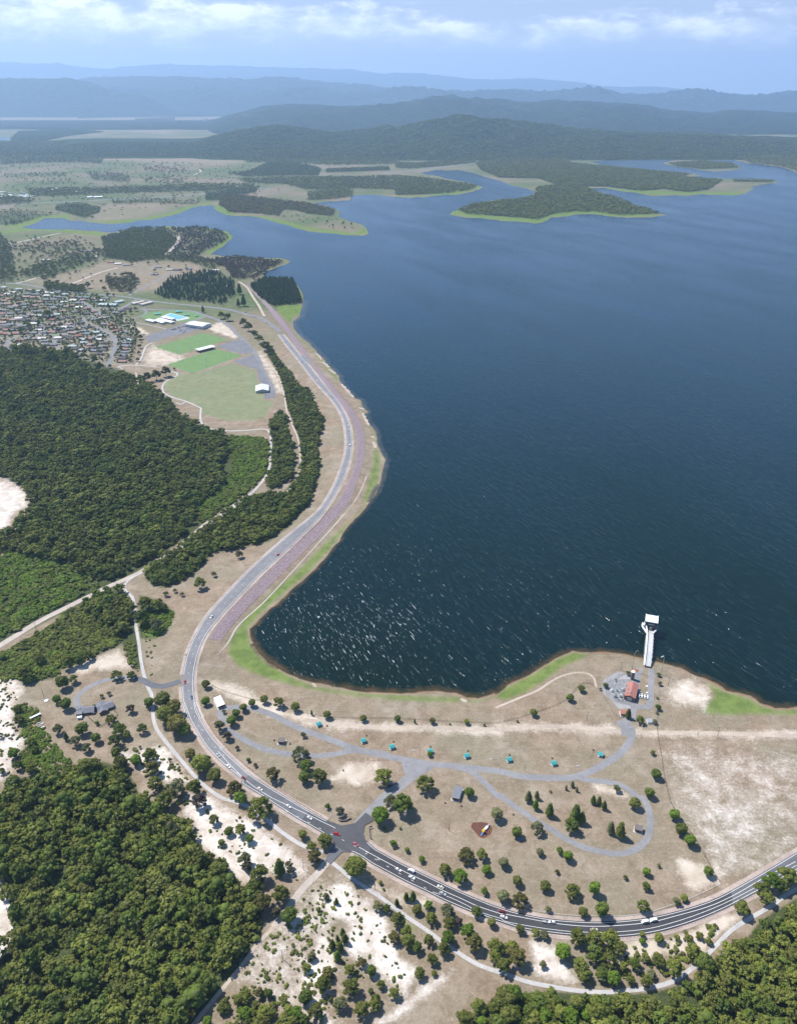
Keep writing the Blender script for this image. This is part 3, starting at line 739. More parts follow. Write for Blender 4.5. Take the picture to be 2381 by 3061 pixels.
# ------------------------------------------------------------------ lake
def build_lake():
    from mathutils import geometry
    isl = rough(ISLAND, 0.08, 1, 3)
    out = rough(LAKE[:-4], 0.10, 2, 5, closed=False) + LAKE[-4:]
    # cut a hairline to the island so that one outline carries the hole
    vs = [P(p[0], p[1], 0) for p in out]
    hole = [P(p[0], p[1], 0) for p in isl]
    co = [Vector((v.x, v.y)) for v in vs + hole]
    nv = len(vs)
    ed = [(k, (k + 1) % nv) for k in range(nv)] + [(nv + k, nv + (k + 1) % len(hole)) for k in range(len(hole))]
    r = delaunay_2d_cdt(co, ed, [], 0, 1e-4)
    z = 0.06
    ov = r[0]; fs = []
    cen = np.array([[sum(ov[k].x for k in f) / 3, sum(ov[k].y for k in f) / 3] for f in r[2]])
    ok = inside(cen[:, 0], cen[:, 1], [(v.x, v.y) for v in vs]) & ~inside(cen[:, 0], cen[:, 1], [(v.x, v.y) for v in hole])
    for f, g_ in zip(r[2], ok):
        if not g_: continue
        p, q, w_ = (ov[k] for k in f)
        cr = (q.x - p.x) * (w_.y - p.y) - (q.y - p.y) * (w_.x - p.x)
        fs.append(tuple(f) if cr > 0 else tuple(reversed(f)))
    allv = ov
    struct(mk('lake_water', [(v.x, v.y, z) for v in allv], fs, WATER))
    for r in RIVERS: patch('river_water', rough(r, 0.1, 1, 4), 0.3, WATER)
    # shallow water over the sandy bed along the near shores
    m, g = mat('shallow_water')
    pos = g.n('ShaderNodeNewGeometry').outputs['Position']
    at = g.n('ShaderNodeAttribute', attribute_name='depth').outputs['Fac']
    nz = g.noise(pos, 0.10, 5, 0.7)
    f = g.ramp(g.math('ADD', at, g.math('MULTIPLY', g.math('SUBTRACT', nz, 0.5), 1.4)), 0.15, 1.1, 0, 0.75)
    tone = g.n('ShaderNodeAttribute', attribute_name='tone').outputs['Fac']
    c1 = g.mix(g.ramp(nz, 0.35, 0.65), (0.05, 0.045, 0.012), (0.10, 0.06, 0.018))
    c2 = g.mix(g.ramp(nz, 0.35, 0.65), (0.06, 0.075, 0.06), (0.11, 0.11, 0.08))
    b = g.n('ShaderNodeBsdfPrincipled', {'Base Color': g.mix(tone, c1, c2), 'Roughness': 0.25})
    tr = g.n('ShaderNodeBsdfTransparent')
    g.n('ShaderNodeOutputMaterial', {0: g.n('ShaderNodeMixShader', {0: f, 1: tr.outputs[0], 2: b.outputs[0]})})
    end = 96 + 0
    line = [p for p in out if p[1] > 640 and p[0] > 380 and p[0] < 1720]
    pts = [P(p[0], p[1], 0) for p in line]
    V_, F_, D_, TN = [], [], [], []
    for k, p in enumerate(pts):
        t = pts[min(k + 3, len(pts) - 1)] - pts[max(k - 3, 0)]; t.normalize()
        nr = Vector((t.y, -t.x, 0))
        # the lake lies on the right-hand side when walking the traced shore
        py = line[k][1]
        wdt = np.interp(py, [640, 800, 1000, 1100, 1300, 1500], [22, 12, 10, 5, 6, 9])
        tn = np.interp(py, [640, 1020, 1120], [1, 1, 0])
        V_ += [p + Vector((0, 0, 0.09)) - nr * 1.0, p + Vector((0, 0, 0.09)) + nr * wdt * 0.5, p + Vector((0, 0, 0.09)) + nr * wdt]
        D_ += [1.0, 0.5, 0.0]; TN += [tn] * 3
    for k in range(len(pts) - 1):
        for j in (0, 1):
            a = 3 * k + j
            F_.append((a, a + 1, a + 4, a + 3))
    o = mk('shallow_water', V_, F_, m)
    for nm, dat in (('depth', D_), ('tone', TN)):
        a = o.data.attributes.new(nm, 'FLOAT', 'POINT'); a.data.foreach_set('value', np.array(dat, np.float32))
    struct(o)


build_lake()

# ------------------------------------------------------------------ roads and tracks
def asphalt(name, c, var=0.16):
    m, g = mat(name)
    pos = g.n('ShaderNodeNewGeometry').outputs['Position']
    a = g.noise(pos, 0.05, 5, 0.65); b_ = g.noise(pos, 1.1, 4, 0.75); d = g.noise(pos, 0.16, 4, 0.6, 1.5)
    f = g.math('ADD', g.math('MULTIPLY', a, 0.6), g.math('MULTIPLY', b_, 0.4))
    col = g.mix(g.ramp(f, 0.38, 0.62), tuple(v * (1 - var) for v in c), tuple(v * (1 + var) for v in c))
    col = g.mix(g.ramp(d, 0.56, 0.66, 0, 0.5), col, tuple(v * 0.72 for v in c))
    col = g.mix(g.ramp(d, 0.42, 0.34, 0, 0.45), col, tuple(min(.8, v * 1.3) for v in c))
    b = g.n('ShaderNodeBsdfPrincipled', {'Base Color': col, 'Roughness': 0.9, 'Specular IOR Level': 0.2})
    g.n('ShaderNodeOutputMaterial', {0: b})
    return m


M_OLD = asphalt('worn_asphalt', (0.185, 0.183, 0.188))
M_MID = asphalt('grey_asphalt', (0.12, 0.122, 0.132))
M_NEW = asphalt('new_asphalt', (0.052, 0.051, 0.055))
M_JUNC = asphalt('junction_asphalt', (0.075, 0.075, 0.08))
M_LINE = simple('road_paint', (0.72, 0.72, 0.70), 0.7, 0.1, 1.5)
M_PATH = asphalt('concrete_path', (0.40, 0.385, 0.37), 0.12)
M_SANDY = asphalt('sandy_track', (0.40, 0.33, 0.265), 0.2)
M_PARKR = asphalt('park_road', (0.215, 0.212, 0.215), 0.16)
M_CARPARK = asphalt('car_park', (0.16, 0.16, 0.168), 0.14)
M_VERGE = asphalt('verge_gravel', (0.36, 0.29, 0.25), 0.25)
M_GRAVEL = asphalt('gravel_verge', (0.40, 0.345, 0.30), 0.12)


def split_at(line, f0, f1):
    pts = [Vector((p[0], p[1], 0)) for p in line]
    tot = sum((b - a).length for a, b in zip(pts, pts[1:]))
    out = []; acc = 0
    for i, p in enumerate(pts):
        if i: acc += (p - pts[i - 1]).length
        if f0 * tot <= acc <= f1 * tot: out.append((p.x, p.y))
    return out


def near_y(line, y0, y1, xmin=-1e9):
    return [p for p in line if y0 <= p[1] <= y1 and p[0] >= xmin]


RLs = [(p[0], p[1]) for p in catmull(ROAD_L, 4)]
RRs = [(p[0], p[1]) for p in catmull(ROAD_R, 4)]


def cut_x(line, a, b, key):
    return [p for p in line if a <= key(p) <= b]


def road_piece(name, k0, k1, m, dz):
    """piece of the main road between two positions along it (x+y of the traced line grows with it in the lower part)"""
    L_ = RLs[k0[0]:k0[1]]; R_ = RRs[k1[0]:k1[1]]
    return patch(name, L_ + R_[::-1], dz, m)


def idx(line, pt):
    return min(range(len(line)), key=lambda i: (line[i][0] - pt[0]) ** 2 + (line[i][1] - pt[1]) ** 2)


def road_between(name, a, b, m, dz):
    la, lb = (0 if a is None else idx(RLs, a)), (len(RLs) - 1 if b is None else idx(RLs, b))
    ra, rb = (0 if a is None else idx(RRs, a)), (len(RRs) - 1 if b is None else idx(RRs, b))
    # quad strips between the two edges, so the surface follows the embankment
    L_ = [P(p[0], p[1]) for p in RLs[la:lb + 1]]; R_ = [P(p[0], p[1]) for p in RRs[ra:rb + 1]]
    L_ = resample(L_, 4) + L_[-1:]; R_ = resample(R_, 4) + R_[-1:]
    n = 520
    def take(l, t):
        q = t * (len(l) - 1); i = min(int(q), len(l) - 2); return l[i].lerp(l[i + 1], q - i)
    V_ = []; F_ = []
    for i in range(n + 1):
        A_, B_ = take(L_, i / n), take(R_, i / n)
        for j in range(4): V_.append(A_.lerp(B_, j / 3) + Vector((0, 0, dz)))
    for i in range(n):
        for j in range(3):
            a_ = 4 * i + j
            F_.append((a_, a_ + 1, a_ + 5, a_ + 4))
    return struct(mk(name, V_, F_, m))


pA = T('B', (265, 795))[0]; pB = T('D', (1320, 600))[0]
road_between('main_road', None, pA, M_OLD, 0.42)
road_between('main_road', pA, T('K', (20, 100))[0], M_MID, 0.415)
road_between('main_road', T('K', (20, 100))[0], T('K', (560, 430))[0], M_JUNC, 0.42)
road_between('main_road', T('K', (560, 430))[0], pB, M_NEW, 0.415)
road_between('main_road', pB, None, M_MID, 0.42)


def lines_along(edge, offs, w, dz=0.46, dash=None, name='road_marking', mt=None, breaks=()):
    pts = [P(p[0], p[1]) for p in edge]
    pts = resample(pts, 2.0)
    # offset
    o2 = []
    for i, p in enumerate(pts):
        t = pts[min(i + 2, len(pts) - 1)] - pts[max(i - 2, 0)]; t.normalize()
        o2.append(p + Vector((-t.y, t.x, 0)) * offs + Vector((0, 0, dz)))
    V_, F_ = [], []
    segs = []
    if dash:
        on, off_ = dash; s = 0; k = 0
        period = on + off_
        cur = []
        for i, p in enumerate(o2):
            if (i * 2.0) % period < on: cur.append(p)
            else:
                if len(cur) > 1: segs.append(cur)
                cur = []
        if len(cur) > 1: segs.append(cur)
    else:
        segs = [o2]
    for s in segs:
        if breaks:
            cur = []
            for p in s:
                if any((p - bp).length < br for bp, br in breaks):
                    if len(cur) > 1:
                        a, b = ribbon_geo(cur, w); F_ += [tuple(q + len(V_) for q in f) for f in b]; V_ += a
                    cur = []
                else: cur.append(p)
            s = cur
            if len(s) < 2: continue
        a, b = ribbon_geo(s, w); F_ += [tuple(q + len(V_) for q in f) for f in b]; V_ += a
    return struct(mk(name, V_, F_, mt or M_LINE))


JUNC = [(P(*T('B', (840, 1060))[0]), 16.0), (P(*T('B', (900, 1110))[0]), 9.0), (P(*T('B', (770, 1190))[0]), 11.0)]
lines_along(RRs, -0.9, 0.26, breaks=JUNC[:2])
lines_along(RLs, 0.9, 0.26, breaks=[JUNC[2], (P(*T('E', (770, 900))[0]), 7.0)])
iA = idx(RRs, T('E', (838, 790))[0])
lines_along(RRs, 1.2, 3.4, 0.09, name='gravel_verge', mt=M_VERGE, breaks=JUNC[:2])
lines_along(RLs, -1.2, 3.4, 0.09, name='gravel_verge', mt=M_VERGE, breaks=[JUNC[2], (P(*T('E', (770, 900))[0]), 7.0)])
# centre line and passing lane lines of the near road
CENTRE = (T('B', (100, 655), (180, 745), (270, 830), (380, 905), (480, 955), (600, 1010), (700, 1060), (760, 1090))
          + T('K', (420, 330), (480, 372), (600, 440), (750, 520), (900, 598), (1050, 668), (1200, 745), (1350, 812), (1500, 880), (1699, 945))
          + T('D', (36, 700), (150, 722), (330, 755), (520, 772), (700, 767), (880, 747), (1000, 717), (1200, 660), (1350, 592), (1500, 505), (1699, 402)))
def half(line, f):
    """points a fraction f of the way from the left edge to the right edge"""
    n = 400
    def take(l, t):
        q = t * (len(l) - 1); i = min(int(q), len(l) - 2); u = q - i
        return (l[i][0] * (1 - u) + l[i + 1][0] * u, l[i][1] * (1 - u) + l[i + 1][1] * u)
    return [(take(RLs, i / n)[0] * (1 - f) + take(RRs, i / n)[0] * f, take(RLs, i / n)[1] * (1 - f) + take(RRs, i / n)[1] * f) for i in range(n + 1)]
UP = T('O', (170, 0), (340, 250), (480, 390), (600, 545), (722, 690), (842, 825), (936, 965), (998, 1110), (1022, 1235), (1030, 1400), (1010, 1555), (958, 1730), (890, 1900), (762, 2124)) + \
    T('E', (1340, 203), (1250, 284), (1170, 356), (1080, 440), (990, 532), (905, 626), (850, 706), (818, 785), (800, 856), (797, 915), (803, 990), (828, 1060), (855, 1118)) + \
    T('A', (1010, 95), (1045, 165), (1095, 230), (1150, 282)) + T('B', (170, 740), (235, 800))
lines_along([(p[0], p[1]) for p in catmull(UP, 4)], 0.0, 0.2, dash=(4, 8))
lines_along([(p[0], p[1]) for p in catmull(CENTRE, 4)], 0.0, 0.28, breaks=[(P(*T('B', (830, 1130))[0]), 11.0)])
PASS = (T('B', (480, 990), (560, 1030), (640, 1072), (720, 1115), (800, 1155), (880, 1195), (960, 1235), (1020, 1268), (1070, 1300))
        + T('K', (540, 428), (650, 493), (770, 565), (890, 632), (1020, 705), (1110, 757), (1250, 800), (1400, 870), (1500, 925), (1699, 985))
        + T('D', (36, 738), (100, 755), (280, 785), (450, 803), (650, 805), (850, 787), (1000, 750), (1150, 700), (1300, 637), (1450, 560), (1600, 480), (1699, 425)))
PS = [(p[0], p[1]) for p in catmull(PASS, 4)]
kd = idx(PS, T('K', (1110, 757))[0])
lines_along(PS[:kd], 0.0, 0.24, dash=(4, 6)); lines_along(PS[kd:], 0.0, 0.24)

# side roads, tracks and paths: (name, line, width m, material, height)
TRACKS = [
    ('park_road', T('B', (140, 500), (125, 470), (110, 445), (125, 415), (190, 405), (290, 410), (400, 445), (500, 495), (600, 540), (700, 575), (780, 605), (860, 635), (950, 658), (1050, 680), (1180, 705), (1300, 725), (1450, 738), (1600, 755), (1699, 768)) +
     T('C', (130, 1075), (280, 1085), (430, 1083), (520, 1055), (600, 1015), (680, 965), (740, 905), (765, 850), (750, 800), (735, 760)), 6.2, M_PARKR),
    ('park_road', T('B', (130, 520), (200, 560), (290, 610), (380, 645), (470, 665), (560, 672), (660, 678), (760, 668), (850, 650), (950, 655), (1060, 672)), 5.6, M_PARKR),
    ('park_road', T('B', (1190, 700), (1210, 740), (1180, 790), (1120, 850), (1050, 900), (980, 970), (920, 1030), (880, 1080), (850, 1115)), 8.0, M_PARKR),
    ('park_road', T('B', (1300, 735), (1250, 760), (1190, 800), (1120, 860)), 6.5, M_PARKR),
    ('park_road', T('B', (1440, 742), (1530, 770), (1600, 830), (1680, 910)) + T('C', (20, 1180), (110, 1250), (200, 1310)) +
     T('D', (200, 160), (300, 215), (400, 280), (500, 325), (600, 350), (700, 360), (790, 335), (850, 275), (870, 200), (862, 110), (830, 50)) +
     T('C', (800, 1195), (740, 1145), (660, 1115), (560, 1102), (470, 1090)), 5.0, M_PARKR),
    ('works_road', T('L', (640, 1950), (665, 1750), (690, 1650), (700, 1500), (720, 1350), (745, 1150), (790, 1040)), 5.5, M_PARKR),
    ('works_road', T('L', (660, 1750), (800, 1720), (930, 1730), (965, 1600), (965, 1400), (975, 1200), (975, 1060)), 5.5, M_PARKR),
    ('works_road', T('L', (690, 1280), (560, 1270), (400, 1290), (250, 1380), (220, 1500), (350, 1610), (520, 1660), (680, 1690)), 4.5, M_PARKR),
    ('works_road', T('C', (700, 760), (740, 800), (750, 850)), 12, M_PARKR),
    ('sandy_track', T('B', (560, 470), (760, 500), (1000, 520), (1300, 520), (1699, 530)) + T('C', (300, 795), (600, 812), (720, 830), (880, 830), (1100, 832), (1400, 838), (1699, 850), (1900, 860), (2600, 880)), 4.5, M_SANDY),
    ('sandy_track', T('C', (0, 690), (120, 640), (240, 590), (330, 530), (420, 497), (500, 493), (550, 520), (565, 575)), 2.2, M_SANDY),
    ('dirt_road', T('E', (-80, 800), (0, 750), (80, 700), (180, 640), (280, 590), (380, 540), (460, 500), (540, 465), (620, 425), (700, 370), (780, 320), (860, 245), (940, 195), (1000, 150), (1040, 125)), 7.0, M_GRAVEL),
    ('dirt_road', T('A', (1680, 780), (1620, 860), (1540, 940), (1460, 1050), (1390, 1140)), 5.0, M_GRAVEL),
    ('dirt_track', T('A', (1400, 1130), (1300, 1235), (1240, 1320), (1150, 1430), (1060, 1540), (980, 1640), (930, 1720)), 2.6, M_SANDY),
    ('footpath', T('J', (550, 780), (610, 800), (600, 830), (530, 865), (475, 905), (460, 960), (490, 1010), (590, 1055), (700, 1085), (800, 1130), (850, 1155)) +
     T('F', (850, 745), (850, 790), (880, 820), (960, 832), (1040, 830), (1110, 825), (1138, 835), (1146, 880), (1145, 950), (1132, 1010), (1090, 1070), (1040, 1115)) +
     T('E', (960, 190), (880, 240), (740, 350), (620, 430), (560, 462), (530, 490), (530, 515), (560, 545), (572, 600), (575, 660), (588, 740), (600, 830), (620, 910), (642, 955)), 3.0, M_PATH),
    ('footpath', T('E', (642, 955), (646, 1010)) + T('A', (780, 80), (800, 140), (860, 220), (930, 305), (1000, 385), (1060, 440), (1130, 485), (1200, 505), (1280, 540), (1350, 590), (1420, 650), (1500, 705), (1580, 745), (1640, 760)), 3.0, M_PATH),
    ('footpath', T('K', (262, 508), (330, 560), (400, 620), (520, 700), (650, 785), (780, 880), (900, 970), (1050, 1070), (1200, 1180), (1330, 1270), (1450, 1345), (1560, 1395), (1699, 1440)) +
     T('D', (0, 1015), (150, 1075), (300, 1108), (450, 1132), (600, 1142), (750, 1132), (880, 1115), (1000, 1080), (1090, 1020), (1160, 960), (1250, 870), (1330, 790), (1450, 715), (1560, 650), (1640, 590), (1760, 530)), 2.7, M_PATH),
    ('service_track', T('E', (1183, 115), (1230, 85), (1255, 50), (1268, 0)) + T('O', (395, 1750), (415, 1600), (400, 1400), (370, 1280), (320, 1170), (280, 1060), (240, 960), (210, 780), (160, 580), (110, 480), (40, 400), (0, 380)), 2.6, M_GRAVEL),
    ('side_road', T('E', (765, 900), (720, 915), (680, 922), (640, 915), (600, 895), (560, 888)), 6.5, M_MID),
    ('driveway', T('N', (1699, 370), (1560, 300), (1400, 285), (1230, 305), (1080, 355), (950, 430), (870, 520), (880, 600), (940, 640)), 5.5, M_PARKR),
    ('town_road', T('F', (-40, 205), (100, 212), (230, 235), (350, 250), (500, 262), (600, 276), (700, 290), (850, 305), (960, 318), (1040, 338), (1105, 357), (1150, 385)) + T('O', (60, 0)) [:0] + T('F', (1185, 412)), 11.0, M_OLD),
    ('crest_track', T('F', (1120, 350), (1100, 310), (1070, 265), (1045, 225), (1010, 200)), 6.0, M_SANDY),
    ('dam_toe_track', T('E', (860, 830), (900, 800), (960, 740), (1010, 660), (1120, 560), (1240, 430), (1340, 320), (1440, 210), (1510, 120), (1550, 30)), 3.0, M_GRAVEL),
    ('sports_road', T('J', (240, 145), (400, 155), (600, 160), (760, 170), (900, 215), (1050, 270), (1140, 320), (1200, 385), (1270, 450), (1340, 520), (1390, 580), (1430, 650), (1470, 750), (1520, 850), (1570, 930), (1580, 990)), 9.0, M_OLD),
    ('sports_road', T('J', (240, 145), (300, 175), (230, 225), (110, 245)), 7.0, M_OLD),
    ('sports_road', T('J', (560, 350), (700, 290), (830, 250), (900, 225)), 8.0, M_OLD),
    ('walkway', T('J', (20, 270), (150, 280), (300, 305), (500, 350)), 2.5, M_PATH),
    ('walkway', T('J', (0, 740), (60, 722), (200, 720), (400, 735)), 3.5, M_PATH),
    ('walkway', T('J', (360, 490), (300, 520), (270, 580), (240, 660), (190, 718)), 3.5, M_PATH),
    ('walkway', T('J', (60, 775), (40, 745), (0, 738)), 2.5, M_PATH),
    ('walkway', T('J', (190, 790), (210, 880), (230, 990)), 3.0, M_SANDY),
    ('walkway', T('J', (700, 1085), (650, 1115), (600, 1100)), 2.5, M_PATH),
    ('highway', T('G', (-60, 885), (0, 876), (150, 860), (300, 853), (450, 845), (620, 838), (760, 828), (900, 815), (1040, 803), (1150, 797)), 26, M_OLD),
    ('highway', T('H', (-60, 738), (0, 728), (130, 715), (260, 700), (335, 690)), 28, M_OLD),
    ('farm_track', T('R', (570, 835), (700, 780), (850, 720), (1000, 680)), 8, M_GRAVEL),
    ('farm_track', T('R', (130, 815), (300, 770), (400, 735)), 8, M_GRAVEL),
    ('farm_track', T('R', (20, 490), (200, 455), (400, 410), (520, 385)), 10, M_GRAVEL),
    ('farm_track', T('R', (1090, 915), (1250, 830), (1450, 730), (1580, 690)), 7, M_OLD),
    ('farm_track', T('R', (1385, 352), (1450, 385), (1510, 430), (1500, 480), (1440, 530), (1410, 570)), 16, M_GRAVEL),
    ('farm_track', T('G', (820, 740), (850, 725), (840, 715)), 12, M_SANDY),
    ('side_road', T('H', (1295, 595), (1300, 580), (1320, 574)), 55, M_PATH),
    # streets of the suburb
    ('street', T('I', (600, 260), (850, 300), (980, 330), (1050, 370), (1090, 410), (1200, 420), (1400, 420), (1500, 380), (1600, 320), (1650, 290)), 10, M_OLD),
    ('street', T('I', (1210, 485), (1000, 535), (1040, 590), (1180, 645), (1300, 710), (1380, 780), (1380, 860), (1350, 960), (1310, 1060), (1300, 1110)), 9.5, M_OLD),
    ('street', T('I', (1090, 410), (1220, 485)), 9, M_OLD),
    ('street', T('I', (0, 240), (150, 250), (350, 230), (600, 262)), 8, M_OLD),
    ('street', T('I', (0, 600), (250, 590), (560, 600), (800, 560), (990, 530)), 8, M_OLD),
    ('street', T('I', (0, 770), (200, 765), (450, 720), (660, 730), (900, 700), (1100, 680)), 8, M_OLD),
    ('street', T('I', (655, 740), (660, 820), (720, 890)), 7, M_OLD),
    ('street', T('I', (180, 765), (90, 810), (90, 870), (140, 950)), 8, M_OLD),
    ('street', T('I', (480, 600), (520, 660), (480, 720)), 7, M_OLD),
    ('street', T('I', (1370, 780), (1250, 790), (1140, 800)), 8, M_OLD),
    ('street', T('I', (0, 500), (200, 490), (420, 450), (620, 420), (640, 380), (850, 360)), 8, M_OLD),
    ('street', T('I', (300, 330), (500, 330), (700, 310)), 7, M_OLD),
]
for k, (nm, line, w, m) in enumerate(TRACKS):
    ribbon(nm, line, w, 0.05 + 0.006 * (k % 9) + (0.11 if nm in ('town_road', 'side_road', 'crest_track') and w < 20 else 0), m, 5)
patch('car_park', T('J', (285, 425), (440, 375), (560, 335), (720, 285), (800, 300), (860, 350), (700, 395), (520, 430), (370, 478), (310, 480)), 0.12, M_CARPARK)
patch('car_park', T('J', (1010, 525), (1240, 455), (1290, 470), (1380, 560), (1370, 590), (1310, 608), (1150, 575)), 0.12, M_CARPARK)
patch('car_park', T('J', (1180, 680), (1370, 615), (1410, 640), (1450, 740), (1410, 755), (1330, 735)), 0.12, M_CARPARK)
patch('car_park', T('J', (1420, 700), (1480, 780), (1540, 900), (1610, 1000), (1605, 1050), (1540, 1060), (1490, 1050), (1500, 1010), (1540, 990), (1520, 930), (1460, 900), (1430, 830)), 0.13, M_CARPARK)
patch('car_park', T('O', (400, 255), (440, 260), (520, 300), (550, 330), (540, 360), (515, 375)), 0.19, M_OLD)
patch('park_road', T('B', (1130, 700), (1200, 690), (1330, 720), (1260, 770), (1190, 810), (1140, 760)), 0.115, M_PARKR)
patch('park_road', T('B', (840, 1110), (790, 1075), (870, 1060), (930, 1000), (985, 1040), (925, 1072), (917, 1117), (930, 1163), (966, 1198), (900, 1175)), 0.425, M_JUNC)
patch('side_road', T('B', (715, 1235), (760, 1160), (800, 1190), (860, 1222), (800, 1222), (760, 1260), (735, 1290), (700, 1270)), 0.41, M_MID)

# rock facing of the dam
def riprap_mat():
    m, g = mat('riprap_rock')
    pos = g.n('ShaderNodeNewGeometry').outputs['Position']
    v = g.n('ShaderNodeTexVoronoi', {'Vector': pos, 'Scale': 0.9}, feature='F1')
    f = g.noise(pos, 0.25, 5, 0.75); t = g.noise(pos, 2.0, 3, 0.7)
    c = g.mix(g.ramp(v.outputs['Color'], 0.1, 0.9), (0.17, 0.115, 0.12), (0.33, 0.25, 0.258))
    c = g.mix(g.ramp(f, 0.4, 0.65, 0, 0.6), c, (0.24, 0.19, 0.20))
    c = g.mix(g.ramp(t, 0.62, 0.75, 0, 0.7), c, (0.07, 0.05, 0.05))
    b = g.n('ShaderNodeBsdfPrincipled', {'Base Color': c, 'Roughness': 0.95, 'Normal': g.n('ShaderNodeBump', {'Strength': 1.0, 'Distance': 0.8, 'Height': v.outputs['Distance']})})
    g.n('ShaderNodeOutputMaterial', {0: b})
    return m


def drape(name, poly, dz, mt, step=4.0):
    """sheet that follows the relief: the traced area cut into small cells"""
    a = np.array(poly)
    xs = np.arange(a[:, 0].min(), a[:, 0].max() + step, step); ys = np.arange(a[:, 1].min(), a[:, 1].max() + step, step)
    X, Y = np.meshgrid(xs, ys)
    ins = inside(X, Y, poly)
    V_, F_, mp = [], [], {}
    def vid(i, j):
        if (i, j) not in mp:
            mp[(i, j)] = len(V_); V_.append(P(xs[j], ys[i], dz))
        return mp[(i, j)]
    for i in range(len(ys) - 1):
        for j in range(len(xs) - 1):
            if ins[i, j] and ins[i + 1, j] and ins[i, j + 1] and ins[i + 1, j + 1]:
                F_.append((vid(i + 1, j), vid(i + 1, j + 1), vid(i, j + 1), vid(i, j)))
    return mk(name, V_, F_, mt)


for ln, w in ((T('O', (600, 240), (650, 270), (680, 320)), 5), (T('O', (670, 345), (720, 370), (775, 415)), 9), (T('O', (770, 440), (830, 475), (860, 500)), 6), (T('O', (935, 630), (990, 690), (1090, 800)), 7), (T('O', (1150, 925), (1190, 940), (1225, 950)), 8),
              (T('O', (1205, 1000), (1235, 1070), (1285, 1150)), 6), (T('O', (1320, 1290), (1350, 1310)), 6), (T('O', (1335, 1360), (1350, 1400), (1370, 1440)), 9), (T('B', (630, 268), (650, 290)), 4), (T('B', (1465, 355), (1500, 375)), 5)):
    ribbon('rocky_shore', ln, (lambda t, w=w: w * (0.4 + 0.6 * math.sin(t * 3.0 + .1)) * (0.8 + .4 * math.sin(t * 23))), 0.13, M_SANDY, 8)
struct(drape('riprap_facing', RIPRAP, 0.2, riprap_mat(), 1.4))

# ------------------------------------------------------------------ hills
def hill_mat(name, forest, bare, fscale, mixs):
    m, g = mat(name)
    pos = g.n('ShaderNodeNewGeometry').outputs['Position']
    a = g.noise(pos, fscale, 6, 0.65); b_ = g.noise(pos, fscale * 14, 4, 0.7); t = g.noise(pos, 0.011, 5, 0.75)
    c = g.mix(g.ramp(t, 0.35, 0.65), tuple(v * 0.6 for v in forest), tuple(v * 1.3 for v in forest))
    c = g.mix(g.ramp(b_, 0.35, 0.7, 0, 0.5), c, tuple(v * 0.7 for v in forest))
    c = g.mix(g.ramp(g.math('ADD', g.math('MULTIPLY', a, 0.7), g.math('MULTIPLY', b_, 0.3)), mixs, mixs + 0.05), c, bare)
    h = g.math('ADD', g.noise(pos, 0.012, 5, 0.7), g.math('MULTIPLY', g.noise(pos, 0.0015, 3, 0.6), 4.0))
    b = g.n('ShaderNodeBsdfPrincipled', {'Base Color': c, 'Roughness': 1.0, 'Specular IOR Level': 0.0, 'Normal': g.n('ShaderNodeBump', {'Strength': 1.0, 'Distance': 45.0, 'Height': h})})
    g.n('ShaderNodeOutputMaterial', {0: b})
    return m


HILLS = []
def hill(name, crest, D, front, back, m, seed, rugg=0.10, cols=420, rows=46, gully=0.35, dip=0.0):
    """a range of hills: crest traced against the sky or the land behind, at distance D (m)"""
    xs = np.linspace(-700, 2400, cols)
    c = np.array(crest)
    cy = np.interp(xs, c[:, 0], c[:, 1])
    u = (xs - CX) / FOC; v = (cy - CY) / FOC
    dz = -(math.sin(TILT) + v * math.cos(TILT)); dy = math.cos(TILT) - v * math.sin(TILT)
    zc = np.maximum(CAM_H + D * dz / dy, 3)
    ts = np.concatenate([np.linspace(-1, 0, rows), np.linspace(0, 1, rows // 2)[1:]])
    Yd = np.where(ts < 0, D + ts * front, D + ts * back)
    TT, XX = np.meshgrid(ts, xs, indexing='ij')
    YY = np.meshgrid(Yd, xs, indexing='ij')[0]
    X = (XX - CX) / FOC / (math.cos(TILT) - ((250 - CY) / FOC) * math.sin(TILT)) * YY
    f = fbm(X, YY, front * 0.8, seed, 6)
    f2 = fbm(X, YY, front * 0.16, seed + 9, 4)
    prof = np.clip(1 - np.abs(TT), 0, 1)
    prof = prof * prof * (3 - 2 * prof)
    sp = np.clip(1 - np.abs(TT) * 1.0, 0, 1)
    Z = zc[None, :] * prof * (1 + gully * f * np.sin(sp * math.pi)) + zc[None, :] * rugg * f2 * prof * np.clip(np.abs(TT) * 6, 0.4, 1)
    Z = Z - 6 * (1 - sp) ** 3
    V_ = np.stack([X.ravel(), YY.ravel(), Z.ravel()], 1)
    ny, nx = X.shape
    i = (np.arange(ny - 1)[:, None] * nx + np.arange(nx - 1)[None, :]).ravel()
    F_ = np.stack([i, i + 1, i + nx + 1, i + nx], 1)
    o = mk_np(name, V_, F_, m, smooth=True)
    struct(o)
    HILLS.append((X, YY, Z))
    return o


def GH(g, h):
    return sorted(T('G', *g) + T('H', *h))


MF = hill_mat('forest_slope', (0.045, 0.066, 0.024), (0.13, 0.12, 0.07), 0.0012, 0.66)
MF2 = hill_mat('far_forest_slope', (0.030, 0.045, 0.022), (0.13, 0.115, 0.075), 0.0007, 0.60)
MF3 = hill_mat('mountain_slope', (0.035, 0.05, 0.03), (0.10, 0.09, 0.06), 0.0004, 0.62)
def DOWN(k, pts): return [(x, y + k) for x, y in pts]


